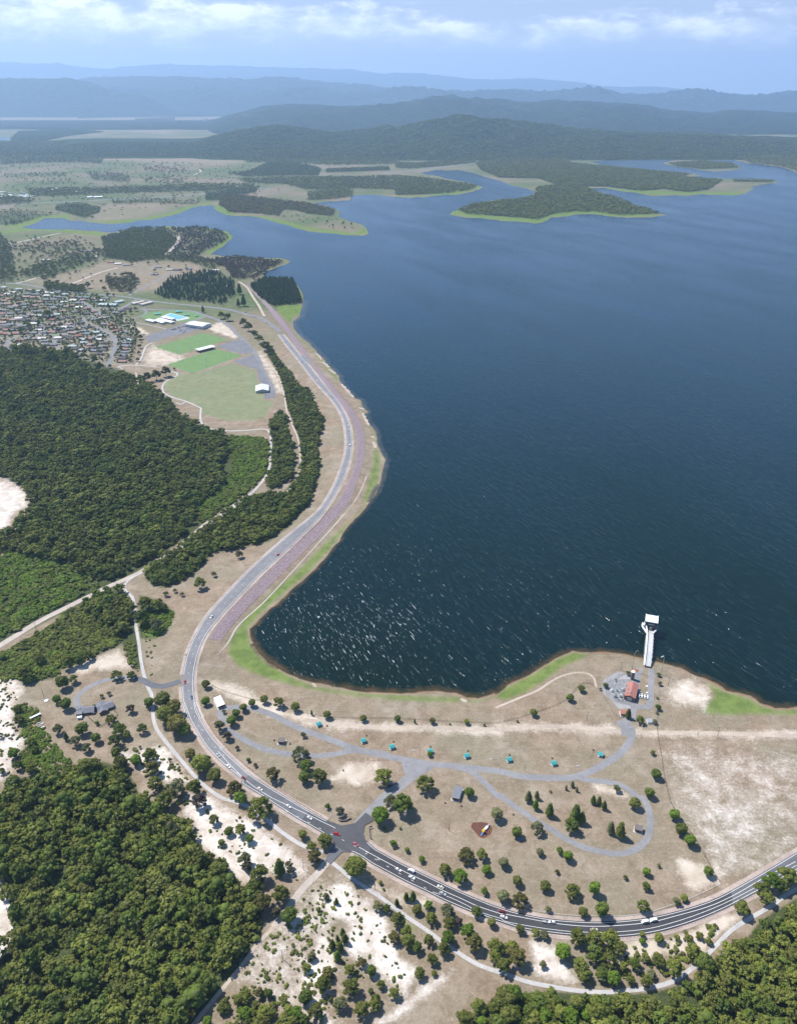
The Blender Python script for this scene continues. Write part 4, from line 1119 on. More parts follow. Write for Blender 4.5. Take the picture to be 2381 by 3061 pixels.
hill('forested_hills', DOWN(15, GH(((-1000, 625), (0, 605), (150, 592), (400, 572), (650, 572), (800, 574), (900, 548), (1000, 522), (1100, 508), (1190, 500), (1280, 512), (1400, 530), (1550, 516), (1660, 500)),
                          ((0, 520), (60, 500), (180, 476), (300, 466), (400, 470), (620, 492), (800, 520), (1000, 530), (1300, 540), (1699, 560), (2400, 580))), ), 8600, 2100, 1800, MF, 11, 0.26, gully=0.7)
hill('wooded_hills', DOWN(5, GH(((-1000, 700), (700, 640), (900, 500), (1000, 470), (1100, 448), (1200, 432), (1350, 430), (1450, 440), (1600, 434)),
                        ((0, 430), (120, 410), (200, 406), (330, 408), (440, 412), (560, 424), (650, 413), (760, 416), (880, 424), (1000, 432), (1060, 441), (1150, 456), (1300, 470), (1450, 455), (1699, 468), (2400, 480)))), 15000, 4500, 3000, MF2, 23, 0.30, gully=0.5)
hill('distant_hills', GH(((-1000, 335), (0, 338), (150, 334), (330, 332), (420, 350), (480, 380), (560, 395), (620, 402), (680, 430), (760, 470), (900, 480)), ((0, 480), (2400, 480))), 21500, 3000, 2500, MF2, 29, 0.14, gully=0.4)
hill('low_hills', [(x, 197 - 7 * abs(math.sin(x * .011 + 1)) - 5 * math.sin(x * .031) + max(0, x - 1100) * .012) for x in range(-800, 2500, 25)], 23500, 2500, 2000, MF2, 61, 0.35, gully=0.5)
hill('far_ranges', GH(((-1000, 345), (0, 345), (300, 345), (420, 326), (540, 330), (640, 322), (760, 322), (900, 330), (1050, 338), (1150, 326), (1280, 336), (1400, 348), (1550, 355), (1650, 372)),
                      ((0, 385), (120, 380), (300, 388), (480, 382), (600, 390), (760, 388), (900, 400), (1000, 396), (1100, 406), (1250, 412), (1400, 408), (1550, 420), (1699, 412), (2400, 425))), 26000, 4000, 2500, MF3, 31, 0.14, gully=0.5)
hill('mountain_range', GH(((-1000, 262), (0, 268), (100, 262), (190, 272), (280, 272), (380, 284), (480, 293), (580, 280), (700, 273), (900, 276), (1100, 281), (1300, 289), (1500, 293), (1600, 312), (1650, 312)),
                          ((0, 308), (150, 315), (300, 332), (400, 337), (560, 330), (650, 338), (700, 342), (780, 350), (860, 364), (960, 368), (1080, 365), (1180, 375), (1300, 390), (1500, 400), (1699, 408), (2400, 410))), 42000, 6500, 3500, MF3, 47, 0.10, gully=0.3)

# ------------------------------------------------------------------ haze
def build_haze():
    m = bpy.data.materials.new('haze'); m.use_nodes = True
    g = NT(m.node_tree)
    pv = g.n('ShaderNodeVolumePrincipled', {'Color': (0.50, 0.71, 1.0, 1), 'Density': HAZE_D, 'Anisotropy': 0.3})
    g.n('ShaderNodeOutputMaterial', {1: pv})
    x0, x1, y0, y1, z0, z1 = -56000, 56000, -3000, 47000, -8, 1980
    vs = [(x, y, z) for x in (x0, x1) for y in (y0, y1) for z in (z0, z1)]
    fs = [(0, 1, 3, 2), (4, 6, 7, 5), (0, 4, 5, 1), (2, 3, 7, 6), (0, 2, 6, 4), (1, 5, 7, 3)]
    o = mk('haze', vs, fs, m)
    tag(o, kind='stuff')


HAZE_D = 0.000043
SC.cycles.volume_bounces = 2
build_haze()

# ------------------------------------------------------------------ vegetation
def ico(sub):
    bm = bmesh.new(); bmesh.ops.create_icosphere(bm, subdivisions=sub, radius=1.0)
    V_ = np.array([v.co[:] for v in bm.verts]); F_ = np.array([[v.index for v in f.verts] for f in bm.faces]); bm.free()
    return V_, F_


ICO1, ICO2 = ico(1), ico(2)


def lobe(c, r, R, sub=2, jit=0.22):
    V_, F_ = (ICO2 if sub == 2 else ICO1)
    V_ = V_ * (1 + R.uniform(-jit, jit, (len(V_), 1))) * np.asarray(r) + np.asarray(c)
    return V_, F_.copy()


def leaves(c, r, n, size, R, up=0.25):
    """n leaf-clump faces scattered over the shell of a lobe"""
    d = R.normal(size=(n, 3)); d[:, 2] = np.abs(d[:, 2]) * (1 - 0.35) + d[:, 2] * 0.35
    d /= np.linalg.norm(d, axis=1)[:, None]
    p = np.asarray(c) + d * np.asarray(r) * R.uniform(0.78, 1.16, (n, 1))
    nn = d + R.normal(size=(n, 3)) * 0.55; nn[:, 2] += up; nn /= np.linalg.norm(nn, axis=1)[:, None]
    a = np.cross(nn, R.normal(size=(n, 3))); a /= np.linalg.norm(a, axis=1)[:, None]
    b = np.cross(nn, a)
    s = size * R.uniform(0.6, 1.35, (n, 1)); s2 = s * R.uniform(0.5, 1.0, (n, 1))
    q = np.stack([p - a * s - b * s2 * 0.3, p + a * s * 0.2 - b * s2, p + a * s + b * s2 * 0.4, p - a * s * 0.3 + b * s2], 1).reshape(-1, 3)
    i = np.arange(n) * 4
    F_ = np.concatenate([np.stack([i, i + 1, i + 2], 1), np.stack([i, i + 2, i + 3], 1)])
    return q, F_


def join(parts):
    Vs, Fs, C_, o = [], [], [], 0
    for V_, F_, c in parts:
        Vs.append(V_); Fs.append(F_ + o); C_.append(np.full(len(V_), c)); o += len(V_)
    return np.concatenate(Vs), np.concatenate(Fs), np.concatenate(C_)


def tube_np(p0, p1, r0, r1, k=6):
    p0 = np.array(p0, float); p1 = np.array(p1, float)
    d = p1 - p0; d /= np.linalg.norm(d)
    a = np.cross(d, [0.3, 0.9, 0.2]); a /= np.linalg.norm(a); b = np.cross(d, a)
    t = np.arange(k) / k * 2 * math.pi
    ring = np.cos(t)[:, None] * a + np.sin(t)[:, None] * b
    V_ = np.concatenate([p0 + ring * r0, p1 + ring * r1])
    F_ = []
    for i in range(k):
        j = (i + 1) % k
        F_ += [(i, j, k + j), (i, k + j, k + i)]
    return V_, np.array(F_)


def crown_gum(seed, lod, W=1.0):
    """spreading eucalypt crown of unit height: clumps of foliage with sky between them"""
    R = np.random.default_rng(seed); parts = []; limbs = []
    n = {0: 27, 1: 12, 2: 3}[lod]
    for k in range(n):
        a = k * 2.4 + R.uniform(-0.4, 0.4); rr = math.sqrt((k + 0.5) / n) * 0.36 * W
        z = 0.50 + 0.30 * (1 - (rr / 0.36) ** 2) + R.uniform(-0.22, 0.07)
        r = R.uniform(0.06, 0.135) * (1.2 if lod else 1) * (1.9 if lod == 2 else 1)
        c = (math.cos(a) * rr, math.sin(a) * rr, z)
        s = R.uniform(-1, 1)
        q = 0.72 if lod == 0 else 0.85 if lod == 1 else 1
        parts.append((*lobe(c, (r * q, r * q, r * 0.72 * q), R, 2 if lod == 0 else 1, 0.34), s - 0.3))
        if lod < 2: parts.append((*leaves(c, (r * 1.08, r * 1.08, r * 0.85), 78 if lod == 0 else 17, 0.033 if lod == 0 else 0.062, R), s + 0.25))
        limbs += [c] if k % 2 else []
    return join(parts), limbs


def crown_round(seed, lod, hgt=0.8):
    """dense round crown (figs and young shade trees)"""
    R = np.random.default_rng(seed); parts = []; limbs = []
    n = {0: 20, 1: 9, 2: 2}[lod]
    for k in range(n):
        z = -0.75 + 1.75 * (k + 0.5) / n
        a = k * 2.4; rr = math.sqrt(max(0, 1 - min(1, abs(z)) ** 2)) * 0.25
        c = (math.cos(a) * rr + R.uniform(-.05, .05), math.sin(a) * rr + R.uniform(-.05, .05), 0.56 + z * 0.26)
        r = R.uniform(0.10, 0.21) * (1.15 if lod == 1 else 1.3 if lod else 1)
        s = R.uniform(-0.6, 0.6)
        parts.append((*lobe(c, np.array((r, r, r * 0.9)) * (0.8 if lod == 0 else 0.9), R, 2 if lod == 0 else 1, 0.26), s - 0.2))
        if lod < 2: parts.append((*leaves(c, (r, r, r), 60 if lod == 0 else 16, 0.036 if lod == 0 else 0.065, R), s + 0.2))
        if k % 3 == 0: limbs.append(c)
    return join(parts), limbs


def crown_pine(seed, lod, W=0.22):
    """cone of whorled branches"""
    R = np.random.default_rng(seed); parts = []
    n = {0: 9, 1: 5, 2: 2}[lod]
    for k in range(n):
        z = 0.2 + 0.74 * (k + 0.5) / n; r = W * (1.04 - z) ** 0.75 + 0.02
        m = {0: 6, 1: 3, 2: 1}[lod]
        for j in range(m):
            a = j * 2 * math.pi / m + R.uniform(0, 1); q = r * 0.55 if m > 1 else 0
            c = (math.cos(a) * q, math.sin(a) * q, z + R.uniform(-0.02, 0.02)); s = R.uniform(-0.7, 0.7)
            rad = (r * (0.55 if m > 1 else 1.0), r * (0.55 if m > 1 else 1.0), 0.055 + 0.5 / n * 0.6)
            parts.append((*lobe(c, rad, R, 1, 0.3), s - 0.2))
            if lod < 2: parts.append((*leaves(c, np.array(rad) * 1.15, 24 if lod == 0 else 8, 0.028 if lod == 0 else 0.045, R), s + 0.2))
    return join(parts), []


def crown_shrub(seed, lod=1):
    R = np.random.default_rng(seed); parts = []
    for k in range(4):
        c = (R.uniform(-0.35, 0.35), R.uniform(-0.35, 0.35), R.uniform(0.3, 0.55)); r = R.uniform(0.28, 0.42); s = R.uniform(-1, 1)
        parts.append((*lobe(c, (r, r, r * 0.8), R, 1, 0.28), s - 0.2))
        parts.append((*leaves(c, (r, r, r), 14, 0.13, R), s + 0.2))
    return join(parts), []


def foliage(name, c, var=0.45, hue=0.25, dead=None):
    """leaf material: every clump and every tree has a tone of its own"""
    m, g = mat(name)
    cl = g.n('ShaderNodeAttribute', attribute_name='clump').outputs['Fac']
    tn = g.n('ShaderNodeAttribute', attribute_name='tone').outputs['Fac']
    rnd = g.n('ShaderNodeObjectInfo').outputs['Random']
    t = g.math('FRACT', g.math('ADD', tn, rnd))
    v = g.math('ADD', g.math('MULTIPLY', cl, 0.30), g.math('MULTIPLY', g.math('SUBTRACT', t, 0.5), 1.7))
    v = g.ramp(v, -1.0, 1.0)
    c0 = tuple(x * (1 - var) for x in c)
    c1 = (c[0] * (1 + var * 0.9), c[1] * (1 + var * 0.7), c[2] * (1 + var * 0.5))
    col = g.mix(v, c0, c1)
    t2 = g.math('FRACT', g.math('MULTIPLY', t, 7.31))
    col = g.mix(g.math('MULTIPLY', g.ramp(t2, 0.55, 1.0), hue), col, (0.115, 0.085, 0.035))
    if dead: col = g.mix(g.ramp(g.math('FRACT', g.math('MULTIPLY', t, 3.7)), dead, dead + 0.05, 0, 0.9), col, (0.095, 0.07, 0.055))
    d = g.n('ShaderNodeBsdfDiffuse', {0: col, 1: 0.6})
    tr = g.n('ShaderNodeBsdfTranslucent', {0: g.mix(0.5, col, (0.20, 0.26, 0.03), 'MIX')})
    gl = g.n('ShaderNodeBsdfGlossy', {0: (0.5, 0.5, 0.45, 1), 1: 0.5})
    mx = g.n('ShaderNodeMixShader', {0: 0.10, 1: d.outputs[0], 2: tr.outputs[0]})
    mx = g.n('ShaderNodeMixShader', {0: 0.02, 1: mx.outputs[0], 2: gl.outputs[0]})
    g.n('ShaderNodeOutputMaterial', {0: mx})
    return m


FOL = dict(
    gum=foliage('gum_leaves', (0.160, 0.188, 0.038)),
    dark=foliage('dark_leaves', (0.108, 0.152, 0.028), 0.35, 0.1),
    lush=foliage('bright_leaves', (0.120, 0.195, 0.022), 0.35, 0.05),
    grey=foliage('grey_green_leaves', (0.180, 0.190, 0.085), 0.3, 0.15),
    olive=foliage('olive_leaves', (0.160, 0.150, 0.042), 0.35, 0.3),
    pine=foliage('pine_needles', (0.070, 0.120, 0.030), 0.35, 0.05),
    burnt=foliage('burnt_leaves', (0.12, 0.115, 0.07), 0.3, 0.2, dead=0.42),
    shrub=foliage('shrub_leaves', (0.145, 0.180, 0.035), 0.45, 0.3),
)
BARK = simple('bark', (0.22, 0.18, 0.14), 0.9, 0.3, 3.0)
PALEBARK = simple('pale_bark', (0.42, 0.38, 0.33), 0.85, 0.25, 3.0)

occupied = []    # ribbons and sheets that trees must keep off, as (world line, distance)
for nm, line, w, m in TRACKS:
    if line[0][1] > 560: occupied.append((wpts(line), w * 0.5 + 2.6, [min(p[0] for p in line) - 20, max(p[0] for p in line) + 20, min(p[1] for p in line) - 20, max(p[1] for p in line) + 20]))


def free(x, y, margin=0.0, hgt=0.0):
    ok = np.ones(len(x), bool)
    px, py = proj(x, y)
    for wl, d, bb in occupied:
        m = ok & (px > bb[0]) & (px < bb[1]) & (py > bb[2]) & (py < bb[3])
        if m.any():
            dd = dist(x[m], y[m], wl)
            ok[np.where(m)[0]] = dd > d + margin
    road = RLs + RRs[::-1]
    dm = dist(px, py, RLs, pad=6)
    ok &= ~inside(px, py, road)
    return ok


def scatter(poly, spacing, seed, gap=0.0, bounds=None, jitter=0.42, freeof=True, gscale=60.0):
    """jittered grid of world points whose ground position lies in a traced area"""
    R = np.random.default_rng(seed)
    a = np.array(poly); wx, wy = unproj(a[:, 0], np.maximum(a[:, 1], 225))
    x0, x1, y0, y1 = wx.min(), wx.max(), wy.min(), wy.max()
    if bounds: x0, x1, y0, y1 = max(x0, bounds[0]), min(x1, bounds[1]), max(y0, bounds[2]), min(y1, bounds[3])
    xs = np.arange(x0, x1, spacing); ys = np.arange(y0, y1, spacing * 0.87)
    X, Y = np.meshgrid(xs, ys)
    X = X + (np.arange(len(ys)) % 2 * spacing / 2)[:, None]
    X = (X + R.uniform(-jitter, jitter, X.shape) * spacing).ravel(); Y = (Y + R.uniform(-jitter, jitter, Y.shape) * spacing).ravel()
    px, py = proj(X, Y)
    k = inside(px, py, poly)
    X, Y = X[k], Y[k]
    if gap > 0 and len(X):
        g = fbm(X, Y, gscale, seed + 5, 3) * 0.5 + 0.5 + R.uniform(-0.22, 0.22, len(X))
        k = g > np.quantile(g, gap); X, Y = X[k], Y[k]
    if freeof and len(X):
        k = free(X, Y); X, Y = X[k], Y[k]
    return X, Y


def merge(protos, X, Y, H, seed, zoff=None, wscale=(0.85, 1.2)):
    """many trees as one mesh"""
    R = np.random.default_rng(seed)
    n = len(X); Z = lift(X, Y) if zoff is None else zoff
    kind = R.integers(0, len(protos), n); rot = R.uniform(0, 6.283, n); w = R.uniform(*wscale, n); tone = np.clip(R.uniform(0, 1, n) * 0.8 + 0.1 + 0.3 * fbm(X, Y, 90, seed + 60, 3), 0, 0.999)
    Vs, Fs, Cs, Ts, o = [], [], [], [], 0
    for k, (V_, F_, C_) in enumerate(protos):
        ix = np.where(kind == k)[0]
        if not len(ix): continue
        c, s = np.cos(rot[ix])[:, None], np.sin(rot[ix])[:, None]
        hx = (H[ix] * w[ix])[:, None]
        x = (V_[:, 0] * c - V_[:, 1] * s) * hx + X[ix][:, None]
        y = (V_[:, 0] * s + V_[:, 1] * c) * hx + Y[ix][:, None]
        z = V_[:, 2] * H[ix][:, None] + Z[ix][:, None]
        Vs.append(np.stack([x, y, z], 2).reshape(-1, 3))
        Fs.append((F_[None] + (np.arange(len(ix)) * len(V_))[:, None, None] + o).reshape(-1, 3))
        Cs.append(np.tile(C_, len(ix))); Ts.append(np.repeat(tone[ix], len(V_)))
        o += len(ix) * len(V_)
    return np.concatenate(Vs), np.concatenate(Fs), np.concatenate(Cs), np.concatenate(Ts)


def forest(name, protos, m, X, Y, H, seed, label, cat, zoff=None, wscale=(0.85, 1.2)):
    if not len(X): return
    V_, F_, C_, T_ = merge(protos, X, Y, H, seed, zoff, wscale)
    o = mk_np(name, V_, F_, m, attrs={'clump': C_, 'tone': T_})
    return tag(o, label, cat, kind='stuff')


def with_trunk(cr, h0=0.6, r=0.02, tone=-3.0):
    (V_, F_, C_), limbs = cr
    a = tube_np((0, 0, -0.03), (0, 0, h0), r, r * 0.5, 5)
    return join([(V_, F_, 0.0), (a[0], a[1], tone)])[0:2] + (np.concatenate([C_, np.full(len(a[0]), tone)]),)


G1 = [with_trunk(crown_gum(s, 1)) for s in range(40, 46)]
G2 = [crown_gum(s, 2)[0] for s in range(50, 55)]
R1 = [with_trunk(crown_round(s, 1), 0.4) for s in range(60, 63)]
R2 = [crown_round(s, 2)[0] for s in range(63, 66)]
P1 = [crown_pine(s, 1)[0] for s in range(70, 73)]
P2 = [crown_pine(s, 2, 0.26)[0] for s in range(73, 76)]
S1 = [crown_shrub(s)[0] for s in range(80, 84)]

# individual trees: a trunk and a crown each, meshes shared between copies
def tree_meshes(kind, seed):
    cr, limbs = {'gum': lambda: crown_gum(seed, 0), 'wide': lambda: crown_gum(seed, 0, 1.25), 'round': lambda: crown_round(seed, 0), 'pine': lambda: crown_pine(seed, 0),
                 'spire': lambda: crown_pine(seed, 0, 0.15)}[kind]()
    V_, F_, C_ = cr
    return (V_, F_, C_), limbs


def mesh_np(name, V_, F_, m, C_=None, smooth=False):
    me = bpy.data.meshes.new(name)
    me.vertices.add(len(V_)); me.vertices.foreach_set('co', np.ascontiguousarray(V_, np.float32).ravel())
    me.loops.add(len(F_) * 3); me.loops.foreach_set('vertex_index', np.ascontiguousarray(F_, np.int32).ravel())
    me.polygons.add(len(F_)); me.polygons.foreach_set('loop_start', np.arange(0, len(F_) * 3, 3, dtype=np.int32)); me.polygons.foreach_set('loop_total', np.full(len(F_), 3, np.int32))
    me.materials.append(m)
    if C_ is not None:
        a = me.attributes.new('clump', 'FLOAT', 'POINT'); a.data.foreach_set('value', np.ascontiguousarray(C_, np.float32))
    me.update(calc_edges=True)
    return me


TREE_LIB = {}
def tree_lib(shape, fol, seed):
    key = (shape, fol, seed)
    if key not in TREE_LIB:
        (V_, F_, C_), limbs = tree_meshes(shape, seed + sum(map(ord, shape)) % 50)
        crown = mesh_np('crown', V_, F_, FOL[fol], C_)
        parts = [(*tube_np((0, 0, -0.02), (0.01, 0, 0.35 if limbs else 0.9), 0.026, 0.018 if limbs else 0.005, 7), 0)]
        for c in limbs[::2]: parts.append((*tube_np((0.01, 0, 0.32), c, 0.014, 0.004, 5), 0))
        tv, tf, _ = join(parts)
        trunk = mesh_np('trunk', tv, tf, PALEBARK if fol in ('grey', 'gum') else BARK)
        TREE_LIB[key] = (crown, trunk)
    return TREE_LIB[key]


KIND_NAMES = {'gum': 'gum_tree', 'wide': 'gum_tree', 'round': 'shade_tree', 'pine': 'pine_tree', 'spire': 'pine_tree'}
def tree(x, y, h, shape, fol, label, cat='tree', group=None, w=1.0, name=None, rz=None):
    z = float(lift([x], [y])[0])
    o = empty(name or KIND_NAMES[shape], (x, y, z - 0.05), random.uniform(0, 6.28) if rz is None else rz, label, cat, group)
    cm, tm = tree_lib(shape, fol, random.randrange(4))
    for nm, me in (('crown', cm), ('trunk', tm)):
        c = bpy.data.objects.new(nm, me); COL.objects.link(c); c.parent = o
        c.scale = (h * w, h * w, h)
    return o


def tree_px(tile, cx, cy, wpx, shape, fol, label, group=None, hw=None, name=None, cat='tree'):
    """a tree whose crown centre and crown width were measured in a close-up"""
    k = TILES[tile][2]
    (vx, vy), = T(tile, (cx, cy))
    unit = {'gum': 1.02, 'wide': 1.22, 'round': 0.93, 'pine': 0.46, 'spire': 0.33}[shape]
    aspect = hw or {'gum': 1.0, 'wide': 0.9, 'round': 0.95, 'pine': 1.9, 'spire': 2.6}[shape]   # height / crown width
    zc = 4.0
    for _ in range(3):
        gz = float(ground_z(vx, vy)) + zc
        x, y = unproj(vx, vy, gz)
        depth = float(y) * math.cos(TILT) - (gz - CAM_H) * math.sin(TILT)
        wm = wpx * k / 1.40141 * depth / FOC
        h = wm * aspect
        zc = h * {'gum': 0.58, 'wide': 0.58, 'round': 0.52, 'pine': 0.5, 'spire': 0.55}[shape]
    wf = wm / (unit * h)
    return tree(float(x), float(y), h, shape, fol, label, cat, group, wf, name)

# ------------------------------------------------------------------ forests
FOREST_A = [(-60, 748), (0, 745), (60, 742), (150, 757), (200, 790), (240, 800), (290, 802), (330, 832), (370, 870), (400, 900), (470, 925), (500, 960), (470, 1000), (480, 1040), (430, 1080), (405, 1130), (345, 1180), (300, 1210),
            (235, 1240), (175, 1238), (150, 1205), (100, 1197), (60, 1188), (0, 1178), (-80, 1180), (-80, 1150), (10, 1142), (38, 1112), (60, 1086), (62, 1054), (35, 1027), (0, 1016), (-80, 1010), (-160, 900), (-120, 760)]
FOREST_B = (T('A', (-60, 500), (60, 440), (160, 420), (330, 370), (400, 340), (520, 320), (600, 340), (680, 410), (700, 450), (750, 560), (850, 570), (930, 620), (990, 700), (1080, 800), (1130, 830), (1180, 920), (1230, 960), (1330, 1050), (1330, 1150),
              (1290, 1220), (1230, 1320), (1120, 1430), (1040, 1540), (960, 1640), (850, 1900), (-900, 1900), (-700, 1200), (-60, 1330), (0, 1290), (80, 1270), (90, 1150), (60, 1090), (45, 950), (0, 870), (-60, 900)))
FOREST_D = T('D', (-170, 1300), (-60, 1230), (60, 1165), (200, 1165), (420, 1185), (560, 1195), (700, 1200), (900, 1175), (1060, 1130), (1180, 1050), (1260, 970), (1350, 900), (1440, 840), (1520, 780), (1640, 700), (1760, 620), (2200, 320), (2500, 1321), (2200, 1800), (-300, 1800), (-300, 1500))
SCRUB_A = [(480, 930), (570, 935), (572, 1000), (540, 1040), (480, 1085), (430, 1125), (420, 1080), (500, 1000)]
SCRUB_B = T('U', (0, 960), (500, 700), (740, 500), (980, 390), (1200, 640), (1400, 800), (1350, 850), (1000, 1010), (700, 1110), (300, 1200), (0, 1300))
SCRUB_C = [(-60, 1180), (0, 1175), (80, 1180), (150, 1210), (230, 1265), (130, 1305), (0, 1360), (-60, 1380)]
STRIP_1, STRIP_2, STRIP_3 = [a[2] for a in AREAS if a[0] == 'scrub' and a[3] == 1.0][5:8]
GROVE = T('U', (960, 420), (1000, 280), (1100, 220), (1340, 230), (1430, 330), (1490, 450), (1510, 650), (1400, 780), (1250, 700), (1080, 560))


def split_near(X, Y, n, R):
    """the n trees that show largest"""
    d = np.hypot(np.hypot(X, Y), CAM_H)
    px, py = proj(X, Y)
    vis = (px > -20) & (px < 1720) & (py < 2200)
    order = np.argsort(np.where(vis, d, 1e9))
    k = np.zeros(len(X), bool); k[order[:n]] = True
    return k & vis


def grow_forests():
    R = np.random.default_rng(5)
    near = []
    X, Y = scatter(FOREST_B, 8.4, 1, 0.12, gscale=38)
    H = R.uniform(7.5, 15.5, len(X))
    XE, YE = scatter(T('A', (1060, 1600), (1120, 1520), (1200, 1480), (1330, 1470), (1430, 1500), (1500, 1560), (1560, 1640), (1600, 1800), (950, 1800)), 6.5, 3, 0.1); X = np.concatenate([X, XE]); Y = np.concatenate([Y, YE]); H = np.concatenate([H, R.uniform(5, 9, len(XE))])
    X2, Y2 = scatter(FOREST_D, 7.0, 2, 0.10, gscale=40)
    H2 = R.uniform(6, 12.5, len(X2))
    XA, YA, HA = np.concatenate([X, X2]), np.concatenate([Y, Y2]), np.concatenate([H, H2])
    which = np.concatenate([np.zeros(len(X)), np.ones(len(X2))])
    k = split_near(XA, YA, 52, R)
    for x, y, h, wh in zip(XA[k], YA[k], HA[k], which[k]):
        if wh == 0: lab, grp = 'tall olive green gum tree packed into the dense forest at the bottom left', 'gum trees of the bottom left forest'
        else: lab, grp = 'leafy green gum tree packed into the forest below the curved path at the bottom right', 'gum trees of the bottom right forest'
        tree(x, y, h, 'gum' if R.random() < 0.75 else 'round', R.choice(['gum', 'gum', 'gum', 'dark', 'olive', 'lush'] if wh == 0 else ['gum', 'dark', 'gum', 'lush']), lab, 'tree', grp, R.uniform(0.95, 1.25), name='gum_tree')
    r = ~k
    px, py = proj(XA, YA); r &= (px > -260) & (px < 1960) & (py < 2420)
    X, Y, H = XA[r], YA[r], HA[r]
    sel = R.random(len(X))
    forest('forest', G1 + R1[:1], FOL['gum'], X[sel < .6], Y[sel < .6], H[sel < .6], 11, 'olive green eucalypt forest filling the two bottom corners', 'forest', wscale=(0.95, 1.4))
    forest('forest', G1[:3] + R1, FOL['dark'], X[sel >= .6], Y[sel >= .6], H[sel >= .6], 12, 'darker green trees mixed through the forest of the two bottom corners', 'forest')
    # big forest on the left and the belts beside the dam
    X, Y = scatter(FOREST_A, 9.0, 21, 0.05, gscale=50); H = R.uniform(6.5, 15, len(X))
    for poly, s in ((STRIP_1, 22), (STRIP_2, 23), (STRIP_3, 24), (GROVE, 25)):
        a, b = scatter(poly, 6.6, s, 0.08, gscale=60); X = np.concatenate([X, a]); Y = np.concatenate([Y, b]); H = np.concatenate([H, R.uniform(6.5, 12.5, len(a))])
    patchy = fbm(X, Y, 160, 77, 2) + R.uniform(-0.5, 0.5, len(X))
    forest('forest', G1 + R1[:2], FOL['gum'], X[patchy < .1], Y[patchy < .1], H[patchy < .1], 13, 'green gum forest covering the left side below the houses and in belts beside the dam road', 'forest', wscale=(1.0, 1.5))
    forest('forest', R1 + G1[:3], FOL['dark'], X[patchy >= .1], Y[patchy >= .1], H[patchy >= .1] * 0.9, 14, 'darker green rounded trees within the left forest and the belts beside the dam road', 'forest', wscale=(1.0, 1.5))
    # scrub and heath between the trees
    X = Y = H = LU = np.zeros(0)
    for poly, sp, s, g, h0, h1 in ((SCRUB_A, 3.4, 31, .15, 1.5, 4), (SCRUB_B, 3.0, 32, .12, 1, 3.6), (SCRUB_C, 3.4, 33, .15, 1.2, 4), (T('N', (-60, 0), (1000, 0), (900, 130), (700, 190), (600, 300), (300, 330), (100, 290), (-60, 300)), 3.2, 34, .2, 1, 3.5),
                                (STRIP_1, 3.8, 35, .2, 1.5, 4), (STRIP_3, 4.2, 36, .3, 1.5, 3.5), (T('E', (590, 690), (590, 640), (640, 600), (700, 590), (740, 610), (720, 670), (680, 710)), 2.6, 37, 0, 1, 2),
                                (T('D', (700, 880), (900, 860), (1150, 790), (1400, 640), (1460, 700), (1330, 780), (1180, 920), (1060, 1060), (850, 1110), (720, 1100)), 4.2, 38, .45, 1, 2.6),
                                (T('K', (100, 700), (500, 760), (700, 950), (760, 1300), (1000, 1400), (860, 1650), (500, 1500), (300, 1872), (0, 1872), (0, 900)), 3.6, 39, .72, 0.5, 1.7),
                                (T('A', (1100, 1500), (1330, 1200), (1500, 1000), (1699, 880), (1699, 1640), (1200, 1640)), 3.4, 46, .5, 0.5, 1.8),
                                (T('E', (520, 740), (585, 735), (625, 890), (600, 880), (540, 830)), 2.8, 47, .1, 0.8, 2.4), (T('E', (610, 700), (660, 740), (650, 900), (620, 880)), 4, 48, .5, 0.6, 1.5),
                                (T('A', (950, 470), (1300, 600), (1550, 830), (1550, 900), (1250, 930), (1000, 730)), 3.6, 40, .8, 0.5, 1.5),
                                (T('N', (150, 600), (440, 640), (450, 800), (700, 1150), (860, 1300), (860, 1400), (500, 1400), (200, 1300), (300, 1000)), 2.4, 41, .1, 0.8, 2.4),
                                (T('N', (-60, 300), (300, 400), (300, 1000), (200, 1400), (-60, 1450)), 3.4, 42, .7, 0.6, 2),
                                (FOREST_D, 4.5, 43, .2, 1.5, 4.0), (FOREST_B, 4.4, 49, .2, 1.2, 3.6), (FOREST_A, 7, 44, .3, 2, 5),
                                (T('A', (620, 240), (840, 210), (960, 400), (1000, 480), (900, 560), (760, 540), (700, 400)), 3.6, 45, .6, 0.8, 2.2)):
        a, b = scatter(poly, sp, s, g, gscale=22); a, b = a, b
        X = np.concatenate([X, a]); Y = np.concatenate([Y, b]); H = np.concatenate([H, R.uniform(h0, h1, len(a))]); LU = np.concatenate([LU, np.full(len(a), s in (31, 33, 37, 41, 34))])
    px, py = proj(X, Y); k = (px > -150) & (px < 1850) & (py < 2350)
    X, Y, H, LU = X[k], Y[k], H[k], LU[k] > 0
    q = LU & (R.random(len(X)) < 0.6)
    forest('scrub', S1, FOL['lush'], X[q], Y[q], H[q], 26, 'bright green thicket on the damp ground at the left', 'scrub', wscale=(1.2, 2.2))
    X, Y, H = X[~q], Y[~q], H[~q]
    k = R.random(len(X)) < 0.7
    forest('scrub', S1, FOL['shrub'], X[k], Y[k], H[k], 15, 'low green scrub and heath growing between the forest trees and on the sand', 'scrub', wscale=(1.1, 2.0))
    forest('scrub', S1, FOL['gum'], X[~k], Y[~k], H[~k], 16, 'duller olive bushes scattered through the low scrub', 'scrub', wscale=(1.0, 1.7))
    # woods far away
    sets = {}
    WOODS_FAR.append((T('F', (0, 60), (300, 30), (430, 80), (400, 160), (200, 200), (0, 200)), 22, 10, 'mid', 0.55))
    WOODS_FAR.append((T('G', (-60, 690), (500, 680), (1100, 700), (1300, 760), (1290, 800), (900, 850), (700, 890), (400, 930), (300, 900), (60, 950), (-60, 950)), 44, 11, 'lush', 0.72))
